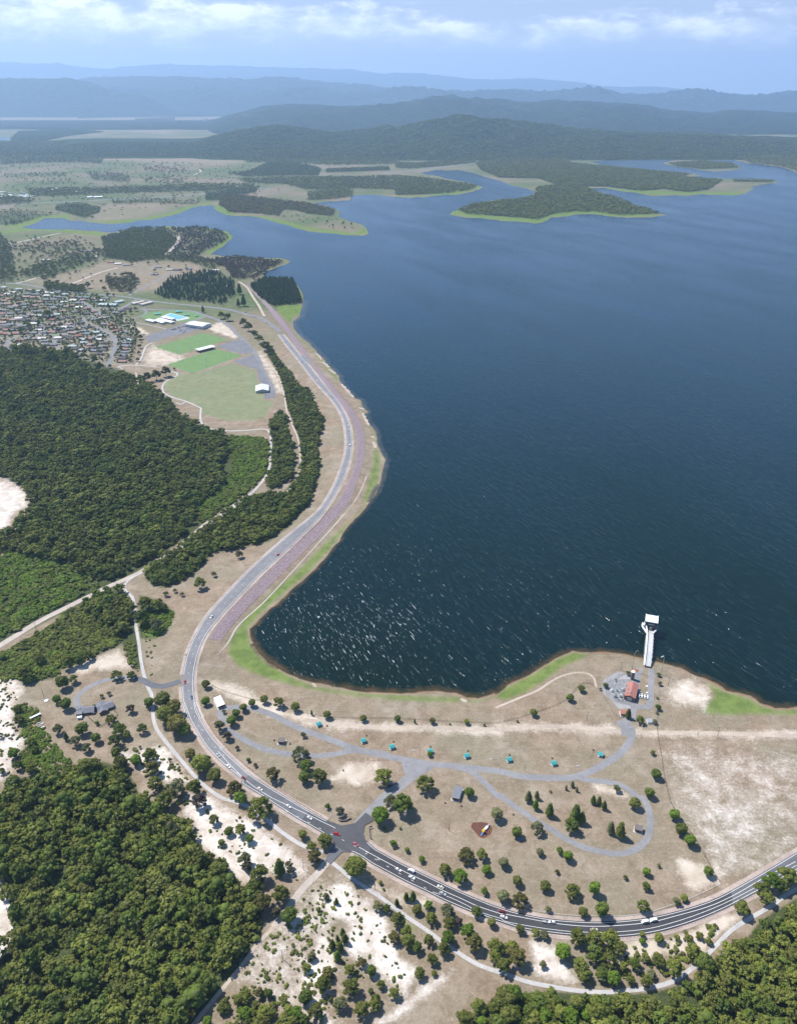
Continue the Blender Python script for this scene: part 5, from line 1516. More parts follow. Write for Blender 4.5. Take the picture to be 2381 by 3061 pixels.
    WOODS_FAR.append((T('G', (-60, 1000), (300, 1000), (430, 1020), (440, 1080), (300, 1110), (-60, 1120)), 30, 10, 'mid', 0.6))
    WOODS_FAR.append((T('R', (180, 800), (700, 690), (900, 620), (1699, 650), (1300, 860), (700, 830)), 60, 10, 'olive', 0.5))
    WOODS_FAR.append((T('G', (-60, 480), (700, 478), (1699, 488), (1699, 508), (900, 520), (700, 565), (400, 545), (-60, 540)), 150, 14, 'dark', 0.6))
    for i, (poly, sp, h, kind, gap) in enumerate(WOODS_FAR):
        X, Y = scatter(poly, sp, 100 + i, gap, freeof=False, gscale=120)
        hh = R.uniform(0.7, 1.25, len(X)) * h
        fol = {'dark': 'dark', 'mid': 'gum', 'olive': 'olive', 'pine': 'pine', 'burnt': 'burnt', 'lush': 'lush'}[kind]
        sets.setdefault(fol, []).append((X, Y, hh))
    names = {'lush': ('scattered green paddock trees of the far plain', 'wood'), 'dark': ('dark green tree belts scattered over the far plain', 'wood'), 'gum': ('open green bushland on the far points and fields beyond the lake', 'wood'),
             'olive': ('olive green trees of the far low peninsula', 'wood'), 'pine': ('dark pine plantation beside the far end of the dam', 'plantation'), 'burnt': ('grey brown fire damaged bush on the far shore', 'bushland')}
    for fol, ls in sets.items():
        X = np.concatenate([l[0] for l in ls]); Y = np.concatenate([l[1] for l in ls]); hh = np.concatenate([l[2] for l in ls])
        nearer = Y < 3400
        pr = P1 if fol == 'pine' else G1 if fol != 'dark' else R1
        pr2 = P2 if fol == 'pine' else G2 if fol != 'dark' else R2
        if nearer.any(): forest('distant_trees', pr, FOL[fol], X[nearer], Y[nearer], hh[nearer], 17, names[fol][0] + ', nearer part', names[fol][1])
        if (~nearer).any(): forest('distant_trees', pr2, FOL[fol], X[~nearer], Y[~nearer], hh[~nearer], 18, names[fol][0], names[fol][1], wscale=(1.0, 1.6))
    # canopy of the forested hills and of the flat forest in front of them
    X, Y = scatter(T('G', (-100, 690), (0, 665), (200, 655), (350, 650), (480, 640), (680, 657), (850, 650), (1040, 640), (1050, 690), (1200, 690), (1400, 700), (1699, 695)) +
                   T('H', (0, 670), (250, 650), (430, 635), (520, 625), (700, 650), (800, 662), (930, 665), (1150, 655), (1400, 660), (1500, 690), (1650, 712), (1699, 725), (2000, 740), (2000, 600), (0, 600)) + T('G', (0, 600)), 24, 300, 0.05, freeof=False, gscale=400)
    for hx, hy, hz in HILLS[:1]:
        rows, cols = hx.shape
        m = 46000
        i = R.uniform(0, rows * 0.68 - 1, m); j = R.uniform(cols * 0.22, cols * 0.80, m)
        i0, j0 = i.astype(int), j.astype(int); u, v = i - i0, j - j0
        def bl(A_): return A_[i0, j0] * (1 - u) * (1 - v) + A_[i0 + 1, j0] * u * (1 - v) + A_[i0, j0 + 1] * (1 - u) * v + A_[i0 + 1, j0 + 1] * u * v
        hX, hY, hZ = bl(hx), bl(hy), bl(hz)
        k = hZ > 4
        forest('hill_forest', G2, FOL['gum'], hX[k], hY[k], R.uniform(9, 13, k.sum()), 19, 'unbroken bush canopy over the forested hills beyond the lake', 'forest', zoff=hZ[k] - 3, wscale=(1.0, 1.8))
    k = free(X, Y) if False else np.ones(len(X), bool)
    px, py = proj(X, Y); k = ~inside(px, py, LAKE)
    forest('hill_forest', G2, FOL['gum'], X[k], Y[k], R.uniform(11, 18, k.sum()), 20, 'flat bush at the foot of the forested hills', 'forest', wscale=(1.0, 1.8))


grow_forests()

# ------------------------------------------------------------------ trees that stand apart
# park, labels say which one
PARK_TREES = [
    ('B', 28, 272, 54, 'round', 'gum', 'dark round tree by the dam road, just above the white roofed shed'),
    ('B', 28, 370, 56, 'round', 'lush', 'green round tree between the road bend and the white roofed shed'),
    ('B', 242, 405, 52, 'round', 'gum', 'round tree at the top left end of the park loop road'),
    ('B', 290, 378, 50, 'round', 'dark', 'dark round tree, second along the row at the top left of the park'),
    ('B', 358, 358, 54, 'round', 'gum', 'shore row tree just left of the broad spreading one'),
    ('B', 440, 368, 72, 'gum', 'gum', 'broadest tree of the shore row, with a ragged open crown'),
    ('B', 532, 402, 60, 'round', 'gum', 'shore row tree left of the first turquoise shelter'),
    ('B', 712, 445, 54, 'round', 'gum', 'shore row tree beside the first turquoise shelter'),
    ('B', 917, 465, 44, 'round', 'gum', 'small round shore row tree above the second turquoise shelter'),
    ('B', 1110, 468, 44, 'round', 'dark', 'small round shore row tree above the third turquoise shelter'),
    ('B', 1305, 480, 40, 'round', 'gum', 'small round shore row tree above the fourth turquoise shelter'),
    ('B', 1498, 485, 36, 'round', 'gum', 'small round shore row tree above the fifth turquoise shelter'),
    ('B', 1598, 503, 16, 'round', 'dark', 'tiny dark tree by the sandy track, right of the shore row'),
    ('B', 625, 432, 15, 'spire', 'lush', 'thin sapling on the shore side of the first turquoise shelter'),
    ('B', 1206, 480, 13, 'spire', 'gum', 'thin sapling in the gap right of the third shelter on the shore side'),
    ('B', 1405, 497, 14, 'round', 'gum', 'tiny round sapling beside the sandy track above the fifth shelter'),
    ('B', 200, 438, 56, 'round', 'dark', 'darker tree behind the pair inside the loop road end'),
    ('B', 175, 478, 66, 'round', 'lush', 'nearer tree of the pair inside the loop road end'),
    ('B', 105, 500, 74, 'gum', 'grey', 'thin grey gum between the main road bend and the loop road end'),
    ('B', 150, 560, 64, 'gum', 'burnt', 'brown half bare tree next to the thin grey gum at the loop road end'),
    ('B', 130, 425, 30, 'gum', 'grey', 'small grey sapling below the white roofed shed'),
    ('B', 205, 630, 30, 'gum', 'burnt', 'small bare shrub like tree between the main road and the loop road'),
    ('B', 268, 700, 28, 'round', 'lush', 'small bright tree on the grass beside the main road bend'),
    ('B', 308, 728, 28, 'gum', 'burnt', 'small brownish sapling right of the small bright tree by the main road'),
    ('B', 405, 772, 98, 'gum', 'olive', 'rusty olive tree alone on the grass above the main road'),
    ('B', 578, 555, 40, 'gum', 'grey', 'slender sparse tree inside the left park loop'),
    ('B', 560, 655, 128, 'wide', 'grey', 'large pale grey gum overhanging the lower loop road'),
    ('B', 590, 735, 84, 'round', 'dark', 'dark tree tucked under the large pale gum'),
    ('B', 580, 800, 76, 'round', 'dark', 'lowest dark tree of the clump below the loop road'),
    ('B', 668, 785, 104, 'gum', 'gum', 'spreading gum at the right of the clump below the loop road'),
    ('B', 1030, 785, 118, 'gum', 'gum', 'tall gum at the left edge of the park entrance road'),
    ('B', 1265, 820, 132, 'wide', 'gum', 'broad round gum alone right of the park entrance road'),
    ('B', 1070, 920, 96, 'wide', 'grey', 'wispy grey gum overhanging the park entrance road'),
    ('B', 1140, 935, 142, 'gum', 'dark', 'largest dark green gum, right of the park entrance road'),
    ('B', 1012, 1012, 112, 'round', 'lush', 'dense bright green dome shaped tree at the park entrance'),
    ('B', 1035, 1090, 28, 'round', 'lush', 'bright sapling in front of the dome shaped tree'),
    ('B', 1125, 1085, 18, 'gum', 'grey', 'tiny sparse sapling below the largest dark gum'),
    ('B', 1085, 1168, 50, 'gum', 'lush', 'pale green feathery young tree near the entrance sign wall'),
    ('B', 1163, 1210, 34, 'round', 'dark', 'small dark upright tree between the road and the light pole'),
    ('B', 1247, 1262, 42, 'round', 'lush', 'small round tree by the roadside, right of the small dark upright one'),
    ('B', 715, 960, 38, 'gum', 'lush', 'small thin green tree by the roadside wall'),
    ('B', 785, 985, 62, 'gum', 'burnt', 'half bare tree behind the curved roadside wall'),
    ('B', 1290, 668, 34, 'round', 'lush', 'young tree in front of the fourth turquoise shelter'),
    ('B', 1513, 885, 64, 'round', 'lush', 'green round tree right of the long grey roofed block'),
    ('B', 1667, 1008, 82, 'round', 'grey', 'grey green tree right of the playground'),
    ('C', 482, 580, 46, 'round', 'gum', 'shore tree where the fence meets the curved sandy track'),
    ('C', 420, 632, 50, 'round', 'dark', 'shore tree one place left of the fence corner'),
    ('C', 212, 716, 50, 'round', 'gum', 'shore tree along the fence, farthest left of the three'),
    ('C', 122, 765, 17, 'round', 'gum', 'tiny tree at the fence left of the farthest shore tree'),
    ('C', 885, 940, 34, 'gum', 'gum', 'small open tree beside the fence below the works gate'),
    ('C', 902, 1063, 66, 'round', 'dark', 'dark round tree at the fence, top one of the line down the right side'),
    ('C', 867, 1170, 68, 'round', 'dark', 'dark round tree just outside the top of the right loop road'),
    ('C', 785, 1228, 74, 'round', 'gum', 'round tree just inside the right loop road'),
    ('C', 1008, 1292, 70, 'round', 'lush', 'upper tree of the close trio along the fence'),
    ('D', 1047, 222, 80, 'round', 'gum', 'middle tree of the close trio along the fence'),
    ('D', 1098, 285, 78, 'round', 'lush', 'lower tree of the close trio along the fence'),
    ('D', 1197, 462, 66, 'round', 'dark', 'dark round tree in the fence corner near the main road'),
    ('C', 683, 1140, 52, 'gum', 'grey', 'pale gum inside the top of the right loop road'),
    ('C', 185, 1190, 44, 'pine', 'grey', 'pale pine, left one of the three in the middle of the park'),
    ('C', 232, 1182, 32, 'pine', 'grey', 'pale slender pine, right one of the three in the middle of the park'),
    ('C', 225, 1236, 38, 'pine', 'lush', 'short pine in front of the pale pair in the middle of the park'),
    ('C', 305, 1265, 52, 'pine', 'dark', 'dark ragged pine alone near the right loop road'),
    ('C', 432, 1120, 24, 'pine', 'grey', 'small pine below the junction of the loop road'),
    ('C', 457, 1150, 19, 'pine', 'grey', 'smaller pine leaning by the small pine below the junction'),
    ('C', 397, 1138, 15, 'spire', 'grey', 'sapling left of the small pines below the junction'),
    ('C', 308, 1160, 18, 'gum', 'grey', 'spindly sapling between the junction and the pale pines'),
    ('C', 550, 1208, 34, 'pine', 'dark', 'left pine of the trio inside the right loop'),
    ('C', 583, 1210, 30, 'pine', 'dark', 'middle pine of the trio inside the right loop'),
    ('C', 612, 1240, 34, 'pine', 'dark', 'right and nearest pine of the trio inside the right loop'),
    ('D', 430, 192, 98, 'gum', 'dark', 'dark rounded gum in front of the two big pines'),
    ('D', 452, 130, 66, 'pine', 'dark', 'big dark pine behind the rounded gum, left one'),
    ('D', 487, 155, 46, 'pine', 'dark', 'big dark pine behind the rounded gum, right one'),
    ('D', 650, 213, 48, 'pine', 'grey', 'left feathery pine near the small brown roofed toilet block'),
    ('D', 705, 225, 62, 'pine', 'gum', 'right feathery pine near the small brown roofed toilet block'),
    ('D', 235, 205, 88, 'gum', 'grey', 'grey gum standing on the inner edge of the right loop road'),
    ('D', 120, 238, 70, 'round', 'dark', 'dark grey green tree with a blue picnic table in its shade'),
    ('D', 248, 350, 50, 'round', 'grey', 'small grey tree below the loop road, left of the bright green one'),
    ('D', 362, 342, 46, 'round', 'dark', 'small dark tree touching the bright green one below the loop road'),
    ('D', 408, 375, 68, 'round', 'lush', 'bright green dome tree below the bottom of the loop road'),
    ('D', 347, 460, 32, 'gum', 'olive', 'small olive bush like tree in open grass below the loop road'),
    ('D', 45, 412, 68, 'round', 'grey', 'grey green tree midway between the playground and the main road'),
    ('D', 120, 515, 66, 'round', 'gum', 'olive tree just above the big yellow green one'),
    ('D', 40, 597, 80, 'round', 'grey', 'grey green tree by the main road, left of the big yellow green one'),
    ('D', 140, 607, 116, 'wide', 'olive', 'big yellow green gum beside the main road'),
    ('D', 280, 542, 70, 'round', 'gum', 'olive tree right of the big yellow green one'),
    ('D', 435, 558, 112, 'wide', 'gum', 'wide gum with an open crown above the main road'),
    ('D', 557, 555, 76, 'round', 'lush', 'bright green tall tree right of the wide gum', 1.3),
    ('D', 600, 675, 88, 'round', 'dark', 'dark green tree at the edge of the main road below the bright tall one', 1.2),
    ('D', 493, 688, 62, 'round', 'gum', 'small tree at the road edge left of the dark green one'),
    ('D', 295, 668, 44, 'gum', 'grey', 'small pale tree at the main road fence'),
    ('D', 732, 492, 32, 'gum', 'gum', 'small bush alone in the open grass above the road'),
    ('D', 850, 462, 54, 'round', 'lush', 'upper tree of the pair in the open grass at the right'),
    ('D', 850, 540, 58, 'gum', 'dark', 'lower ragged tree of the pair in the open grass at the right'),
    ('D', 920, 425, 28, 'gum', 'grey', 'small grey sapling right of the pair in the open grass'),
    ('D', 833, 648, 86, 'gum', 'dark', 'ragged gum at the main road edge on the right'),
    ('D', 1020, 625, 54, 'gum', 'grey', 'pale bushy tree at the end of the white roadside fence'),
    ('D', 1060, 608, 48, 'round', 'gum', 'darker bushy tree at the end of the white roadside fence'),
    ('W', 835, 705, 172, 'wide', 'olive', 'big olive gum of the clump below the playground'),
    ('W', 965, 708, 112, 'gum', 'gum', 'green tree behind the right of the clump below the playground'),
    ('W', 650, 838, 132, 'gum', 'gum', 'left green tree of the clump above the main road'),
    ('W', 780, 895, 152, 'gum', 'lush', 'nearest green tree of the clump above the main road'),
    ('W', 1003, 852, 90, 'round', 'lush', 'bright green ball shaped tree beside the clump below the playground'),
    ('W', 1145, 787, 88, 'round', 'grey', 'grey green tree alone right of the bright ball shaped one'),
    ('W', 985, 1022, 76, 'gum', 'lush', 'small green tree by the road, right of the clump'),
    ('C', 618, 563, 34, 'round', 'dark', 'dark round tree at the left corner of the works yard'),
    ('C', 590, 582, 20, 'gum', 'grey', 'grey bush outside the left corner of the works yard'),
    ('C', 748, 492, 32, 'gum', 'olive', 'olive tree beside the white water tank'),
    ('C', 678, 532, 18, 'gum', 'grey', 'thin bush by the yard fence left of the water tank'),
    ('C', 918, 502, 27, 'round', 'grey', 'grey bush at the foot of the right tall mast'),
    ('C', 925, 550, 30, 'gum', 'grey', 'grey brown shrub tree halfway down the right yard fence'),
    ('C', 910, 633, 17, 'round', 'gum', 'little tree on the right yard fence above the dark round one'),
    ('C', 915, 686, 38, 'round', 'dark', 'dark round tree on the right yard fence'),
    ('C', 908, 716, 21, 'gum', 'grey', 'grey shrub just below the dark round tree of the yard fence'),
    ('C', 897, 766, 34, 'gum', 'grey', 'grey tree at the lower right corner of the works yard'),
    ('C', 748, 722, 36, 'pine', 'dark', 'tall ragged pine at the left of the works gate'),
    ('C', 815, 752, 58, 'gum', 'dark', 'open dark tree at the right of the works gate'),
    ('E', 845, 482, 62, 'gum', 'gum', 'spreading tree alone on the bare slope above the dam road'),
    ('E', 905, 446, 28, 'gum', 'grey', 'small tree right of the spreading one on the bare slope'),
    ('E', 1012, 362, 40, 'gum', 'grey', 'slim tree at the edge of the belt above the dam road'),
    ('E', 702, 528, 28, 'gum', 'grey', 'slim sapling, left one of the three on the bare slope'),
    ('E', 740, 514, 22, 'gum', 'grey', 'slim sapling, middle one of the three on the bare slope'),
    ('E', 770, 530, 22, 'gum', 'grey', 'slim sapling, right one of the three on the bare slope'),
]
for t in PARK_TREES:
    tree_px(*t[:7], hw=(t[7] if len(t) > 7 else None))

BELT = [  # belt between the white footpath and the main road
    ('E', 690, 980, 82, 'round', 'gum'), ('E', 735, 1010, 74, 'round', 'olive'), ('E', 700, 1040, 92, 'round', 'gum'), ('E', 745, 1080, 96, 'round', 'olive'), ('E', 632, 990, 50, 'round', 'dark'),
    ('E', 780, 1105, 66, 'round', 'dark'), ('A', 965, 262, 64, 'round', 'olive'), ('A', 1015, 312, 104, 'round', 'gum'), ('A', 1045, 285, 60, 'gum', 'gum'), ('B', 25, 730, 90, 'round', 'gum'), ('B', 78, 788, 92, 'round', 'gum'),
    ('B', 190, 848, 118, 'wide', 'olive'), ('B', 225, 915, 84, 'round', 'lush'), ('B', 330, 955, 175, 'wide', 'gum'), ('B', 575, 1122, 60, 'round', 'gum'), ('B', 700, 1150, 98, 'gum', 'gum'), ('B', 625, 1182, 70, 'gum', 'gum'),
    ('B', 640, 1240, 92, 'gum', 'olive'), ('K', 462, 545, 215, 'round', 'gum')]
BL = ['behind the turnoff to the grey roofed house', 'at the upper end of the belt beside the road', 'beside the footpath just below the turnoff', 'where the belt is widest beside the footpath', 'darkest and first in the belt at the turnoff',
      'dark and close to the road edge below the turnoff', 'small, alone between path and road midway down the belt', 'wide, midway down the belt between path and road', 'leaning beside the wide one midway down the belt', 'at the upper part of the row opposite the patrol coloured white car',
      'opposite the blue and white car', 'olive brown, opposite the dark red car', 'bright green, overhanging the footpath', 'largest of the belt, shading both footpath and road', 'small, alone by the footpath above the intersection', 'dark, at the corner of the dirt road and the intersection',
      'over the footpath by the dirt road corner', 'olive, shading the end of the footpath at the dirt road', 'huge and round, at the lower corner of the intersection']
BL[9] = 'uppermost of the row of three between footpath and main road'
for t, l in zip(BELT, BL): tree_px(*t, 'roadside tree ' + l)

for lst, lab, grp in (
    ([('N', 700, 340, 175, 'round', 'dark'), ('N', 825, 290, 122, 'gum', 'gum'), ('N', 640, 530, 112, 'round', 'lush'), ('N', 740, 580, 155, 'round', 'dark'), ('N', 1315, 235, 165, 'wide', 'gum'), ('N', 1475, 240, 135, 'wide', 'dark'),
      ('N', 650, 850, 135, 'gum', 'grey'), ('N', 925, 862, 165, 'round', 'dark'), ('N', 745, 950, 60, 'pine', 'dark'), ('N', 850, 985, 152, 'gum', 'grey'), ('N', 1080, 968, 132, 'round', 'dark'), ('N', 970, 1065, 132, 'gum', 'grey'),
      ('N', 1250, 735, 152, 'wide', 'gum'), ('N', 1350, 850, 190, 'gum', 'dark'), ('N', 1290, 975, 172, 'gum', 'dark'), ('N', 1425, 930, 112, 'round', 'gum'), ('N', 1600, 845, 142, 'gum', 'dark'), ('N', 1672, 575, 104, 'gum', 'dark'),
      ('N', 1230, 455, 64, 'gum', 'grey'), ('N', 1150, 488, 56, 'gum', 'olive'), ('N', 1065, 602, 44, 'round', 'dark'), ('N', 1470, 625, 120, 'gum', 'burnt'), ('N', 1095, 795, 56, 'round', 'lush'), ('N', 1580, 1065, 44, 'gum', 'gum')],
     'tree standing around the lone grey roofed house at the left', 'trees around the lone house'),
    ([('N', 280, 215, 200, 'gum', 'gum'), ('N', 330, 300, 110, 'gum', 'dark'), ('N', 200, 632, 104, 'gum', 'gum'), ('N', 212, 745, 132, 'gum', 'gum'), ('N', 350, 1000, 122, 'gum', 'gum'), ('N', 392, 1085, 112, 'gum', 'dark'),
      ('N', 150, 1140, 132, 'round', 'lush'), ('N', 205, 1262, 132, 'gum', 'dark'), ('N', 345, 1300, 152, 'gum', 'gum'), ('N', 150, 1470, 200, 'round', 'dark'), ('N', 5, 930, 80, 'gum', 'dark'), ('N', 20, 1330, 90, 'gum', 'dark'), ('N', 30, 50, 90, 'round', 'dark'),
      ('N', 450, 60, 150, 'gum', 'gum'), ('N', 760, 90, 180, 'gum', 'gum'), ('N', 900, 50, 170, 'gum', 'dark'), ('N', 1000, 20, 130, 'gum', 'gum')],
     'bushy gum tree on the scrubby white sand at the left edge', 'gum trees of the scrubby sand at the left edge'),
    ([('N', 1305, 1150, 92, 'round', 'lush'), ('N', 1380, 1210, 112, 'gum', 'gum'), ('N', 1520, 1190, 112, 'gum', 'gum'), ('N', 1660, 1150, 122, 'gum', 'grey'), ('A', 450, 322, 124, 'gum', 'gum'), ('A', 610, 302, 92, 'gum', 'gum'),
      ('A', 690, 292, 64, 'round', 'lush'), ('A', 760, 262, 84, 'gum', 'gum'), ('A', 775, 325, 92, 'gum', 'olive'), ('A', 785, 402, 92, 'gum', 'gum'), ('A', 830, 485, 112, 'gum', 'gum'), ('A', 895, 425, 104, 'gum', 'grey'), ('A', 985, 422, 92, 'gum', 'gum'),
      ('A', 870, 640, 142, 'wide', 'grey'), ('A', 1010, 492, 92, 'gum', 'burnt'), ('A', 720, 500, 110, 'gum', 'gum'), ('A', 590, 245, 60, 'gum', 'gum'), ('A', 940, 760, 100, 'gum', 'gum'), ('A', 1010, 790, 110, 'gum', 'gum'), ('A', 1110, 850, 120, 'gum', 'gum'), ('A', 1150, 900, 110, 'gum', 'dark')],
     'ragged gum tree along the thin upper edge of the bottom left forest', 'gum trees along the upper edge of the forest'),
    ([('A', 1085, 590, 62, 'gum', 'gum'), ('A', 1162, 655, 52, 'round', 'dark'), ('A', 1220, 642, 70, 'gum', 'gum'), ('A', 1265, 690, 52, 'round', 'dark'), ('A', 1125, 712, 42, 'round', 'dark'), ('A', 1238, 790, 82, 'gum', 'grey'), ('A', 1255, 822, 60, 'gum', 'burnt'),
      ('A', 1418, 835, 60, 'pine', 'dark'), ('A', 1465, 820, 52, 'gum', 'grey'), ('A', 1475, 850, 50, 'gum', 'burnt'), ('A', 1312, 862, 112, 'gum', 'gum'), ('A', 1422, 960, 104, 'gum', 'gum'), ('A', 1280, 940, 120, 'gum', 'gum'), ('A', 1330, 1000, 120, 'gum', 'olive'), ('A', 1400, 1060, 66, 'gum', 'burnt'), ('A', 1270, 1050, 110, 'gum', 'gum')],
     'gum tree scattered on the bare white sand left of the intersection', 'gum trees on the sand left of the intersection'),
    ([('A', 1466, 1080, 98, 'round', 'dark')], 'dark egg shaped tree standing alone beside the dirt road', None),
    ([('K', 670, 675, 42, 'round', 'gum'), ('K', 697, 728, 28, 'round', 'gum'), ('K', 980, 905, 92, 'round', 'gum'), ('K', 1075, 860, 92, 'gum', 'lush'), ('K', 1100, 965, 124, 'gum', 'gum'), ('K', 1240, 905, 142, 'gum', 'grey'), ('K', 1250, 1005, 124, 'gum', 'gum'),
      ('K', 1485, 910, 112, 'gum', 'dark'), ('K', 1612, 1012, 88, 'round', 'gum'), ('K', 1410, 1070, 152, 'gum', 'lush'), ('K', 1460, 1172, 172, 'gum', 'olive'), ('K', 1240, 1135, 142, 'gum', 'lush'), ('K', 1080, 1152, 112, 'gum', 'gum'), ('K', 820, 975, 152, 'gum', 'gum'),
      ('K', 885, 1080, 112, 'gum', 'gum'), ('K', 785, 1125, 124, 'gum', 'olive'), ('K', 905, 1160, 144, 'gum', 'gum'), ('K', 980, 1215, 112, 'gum', 'dark'), ('K', 1110, 1315, 112, 'gum', 'gum'), ('K', 1000, 1435, 114, 'gum', 'gum'), ('K', 1125, 1442, 56, 'round', 'gum'),
      ('K', 720, 885, 92, 'gum', 'dark'), ('K', 650, 865, 104, 'gum', 'grey'), ('K', 1210, 1225, 132, 'gum', 'gum'), ('K', 1630, 1192, 142, 'gum', 'gum'), ('K', 1640, 1292, 124, 'gum', 'gum'), ('K', 1330, 1000, 90, 'gum', 'burnt'),
      ('D', 138, 782, 62, 'gum', 'gum'), ('D', 225, 802, 62, 'gum', 'gum'), ('D', 275, 812, 62, 'gum', 'grey'), ('D', 380, 912, 104, 'round', 'lush'), ('D', 465, 822, 112, 'gum', 'gum'), ('D', 560, 832, 124, 'gum', 'gum'), ('D', 640, 832, 134, 'gum', 'gum'), ('D', 560, 915, 124, 'gum', 'dark'),
      ('D', 640, 955, 124, 'gum', 'gum'), ('D', 690, 885, 104, 'gum', 'gum'), ('D', 480, 985, 104, 'gum', 'gum'), ('D', 500, 1042, 92, 'gum', 'gum'), ('D', 600, 1035, 92, 'gum', 'dark'), ('D', 665, 1062, 92, 'round', 'lush'), ('D', 720, 992, 62, 'gum', 'gum'), ('D', 785, 975, 84, 'gum', 'dark'),
      ('D', 845, 942, 62, 'gum', 'gum'), ('D', 920, 952, 92, 'gum', 'gum'), ('D', 1010, 992, 124, 'gum', 'gum'), ('D', 880, 1035, 62, 'gum', 'grey'), ('D', 850, 1077, 82, 'gum', 'gum'), ('D', 760, 1067, 62, 'gum', 'gum'), ('D', 1115, 902, 112, 'gum', 'gum'), ('D', 1180, 978, 124, 'round', 'dark'),
      ('D', 825, 815, 38, 'round', 'gum'), ('D', 825, 852, 42, 'round', 'lush'), ('D', 920, 837, 62, 'round', 'gum'), ('D', 1020, 832, 42, 'round', 'gum'), ('D', 1088, 837, 56, 'round', 'gum'), ('D', 1200, 847, 52, 'gum', 'gum'), ('D', 1150, 817, 52, 'gum', 'gum'),
      ('D', 1395, 662, 104, 'gum', 'gum'), ('D', 1500, 552, 104, 'gum', 'gum'), ('D', 1560, 505, 124, 'gum', 'lush'), ('D', 1640, 475, 134, 'gum', 'gum'), ('D', 1530, 602, 92, 'gum', 'gum'), ('D', 1610, 535, 92, 'gum', 'dark'), ('D', 45, 982, 104, 'gum', 'gum'), ('D', 120, 932, 124, 'gum', 'olive'),
      ('D', 90, 885, 104, 'gum', 'gum'), ('D', 20, 885, 92, 'gum', 'gum'), ('D', 265, 982, 50, 'gum', 'grey')],
     'gum tree in the wooded strip between the main road and the lower footpath', 'gum trees between the main road and the lower footpath'),
    ([('K', 45, 1392, 98, 'gum', 'gum'), ('K', 220, 1432, 124, 'gum', 'olive'), ('K', 190, 1525, 164, 'gum', 'gum'), ('K', 420, 1542, 174, 'gum', 'gum'), ('K', 410, 1402, 112, 'gum', 'gum'), ('K', 515, 1342, 104, 'gum', 'olive'), ('K', 590, 1422, 104, 'round', 'dark'),
      ('K', 675, 1532, 88, 'gum', 'gum'), ('K', 785, 1602, 112, 'gum', 'gum'), ('K', 590, 1592, 56, 'round', 'dark'), ('K', 630, 1652, 104, 'gum', 'gum'), ('K', 330, 1685, 144, 'gum', 'grey'), ('K', 510, 1735, 164, 'gum', 'gum'), ('K', 615, 1705, 124, 'gum', 'gum'),
      ('K', 40, 1645, 134, 'round', 'dark'), ('K', 120, 1752, 154, 'gum', 'gum'), ('K', 250, 1662, 52, 'gum', 'dark'), ('K', 210, 785, 72, 'gum', 'grey'), ('K', 85, 1290, 90, 'gum', 'grey')],
     'gum tree of the loose clumps on the sand right of the dirt road', 'gum trees on the sand right of the dirt road'),
    ([('K', 808, 840, 44, 'pine', 'dark'), ('K', 888, 792, 52, 'pine', 'dark'), ('K', 945, 790, 64, 'pine', 'dark')], 'dark young pine in the group of three between main road and footpath', 'pines between main road and footpath'),
    ([('K', 350, 1090, 50, 'pine', 'dark'), ('K', 368, 1145, 60, 'pine', 'dark'), ('K', 305, 1140, 36, 'pine', 'dark'), ('K', 262, 1195, 60, 'pine', 'dark'), ('K', 330, 1215, 62, 'pine', 'dark'), ('K', 305, 1292, 62, 'pine', 'lush'), ('K', 298, 830, 40, 'pine', 'dark'), ('K', 145, 900, 48, 'round', 'dark')],
     'dark young pine on the white sand right of the dirt road', 'pines on the sand right of the dirt road'),
    ([('E', 612, 562, 72, 'gum', 'gum'), ('E', 600, 622, 82, 'gum', 'dark'), ('E', 655, 572, 62, 'gum', 'gum'), ('E', 660, 655, 72, 'gum', 'grey'), ('E', 690, 587, 42, 'round', 'gum'), ('E', 675, 558, 32, 'gum', 'gum')], 'tree in the green hollow beside the white footpath', 'trees of the green hollow'),
    ([('F', 935, 338, 36, 'gum', 'gum'), ('F', 962, 345, 38, 'gum', 'dark'), ('F', 1030, 368, 42, 'gum', 'gum'), ('F', 1052, 385, 42, 'gum', 'gum'), ('F', 1078, 418, 36, 'gum', 'gum'), ('F', 1098, 438, 42, 'gum', 'gum'), ('F', 1118, 468, 46, 'gum', 'gum'), ('F', 1140, 492, 36, 'gum', 'dark'), ('F', 858, 318, 15, 'pine', 'dark'),
      ('F', 1012, 232, 24, 'pine', 'pine'), ('F', 1030, 282, 24, 'pine', 'pine'), ('F', 1008, 290, 18, 'pine', 'pine'), ('F', 738, 568, 15, 'gum', 'dark'), ('F', 700, 575, 50, 'gum', 'gum'), ('F', 660, 590, 50, 'gum', 'gum'), ('F', 620, 600, 48, 'gum', 'dark')],
     'tree beside the road between the sports fields and the dam', 'trees beside the sports field road'),
    ([('I', 1400, 545, 60, 'gum', 'gum'), ('I', 1460, 580, 70, 'gum', 'gum'), ('I', 1530, 620, 64, 'gum', 'gum'), ('I', 1590, 650, 64, 'gum', 'gum'), ('I', 1650, 690, 76, 'gum', 'gum'), ('I', 1680, 740, 66, 'gum', 'dark'), ('I', 1670, 850, 60, 'gum', 'gum'), ('I', 1660, 930, 56, 'gum', 'gum'), ('I', 1645, 1010, 60, 'gum', 'gum'),
      ('I', 1560, 440, 60, 'gum', 'dark'), ('I', 1500, 470, 56, 'gum', 'gum'), ('I', 1620, 405, 60, 'gum', 'dark'), ('I', 1430, 500, 50, 'gum', 'gum'), ('I', 1680, 785, 50, 'gum', 'gum')],
     'tree in the green belt between the suburb fence and the sports fields', 'trees of the belt beside the suburb'),
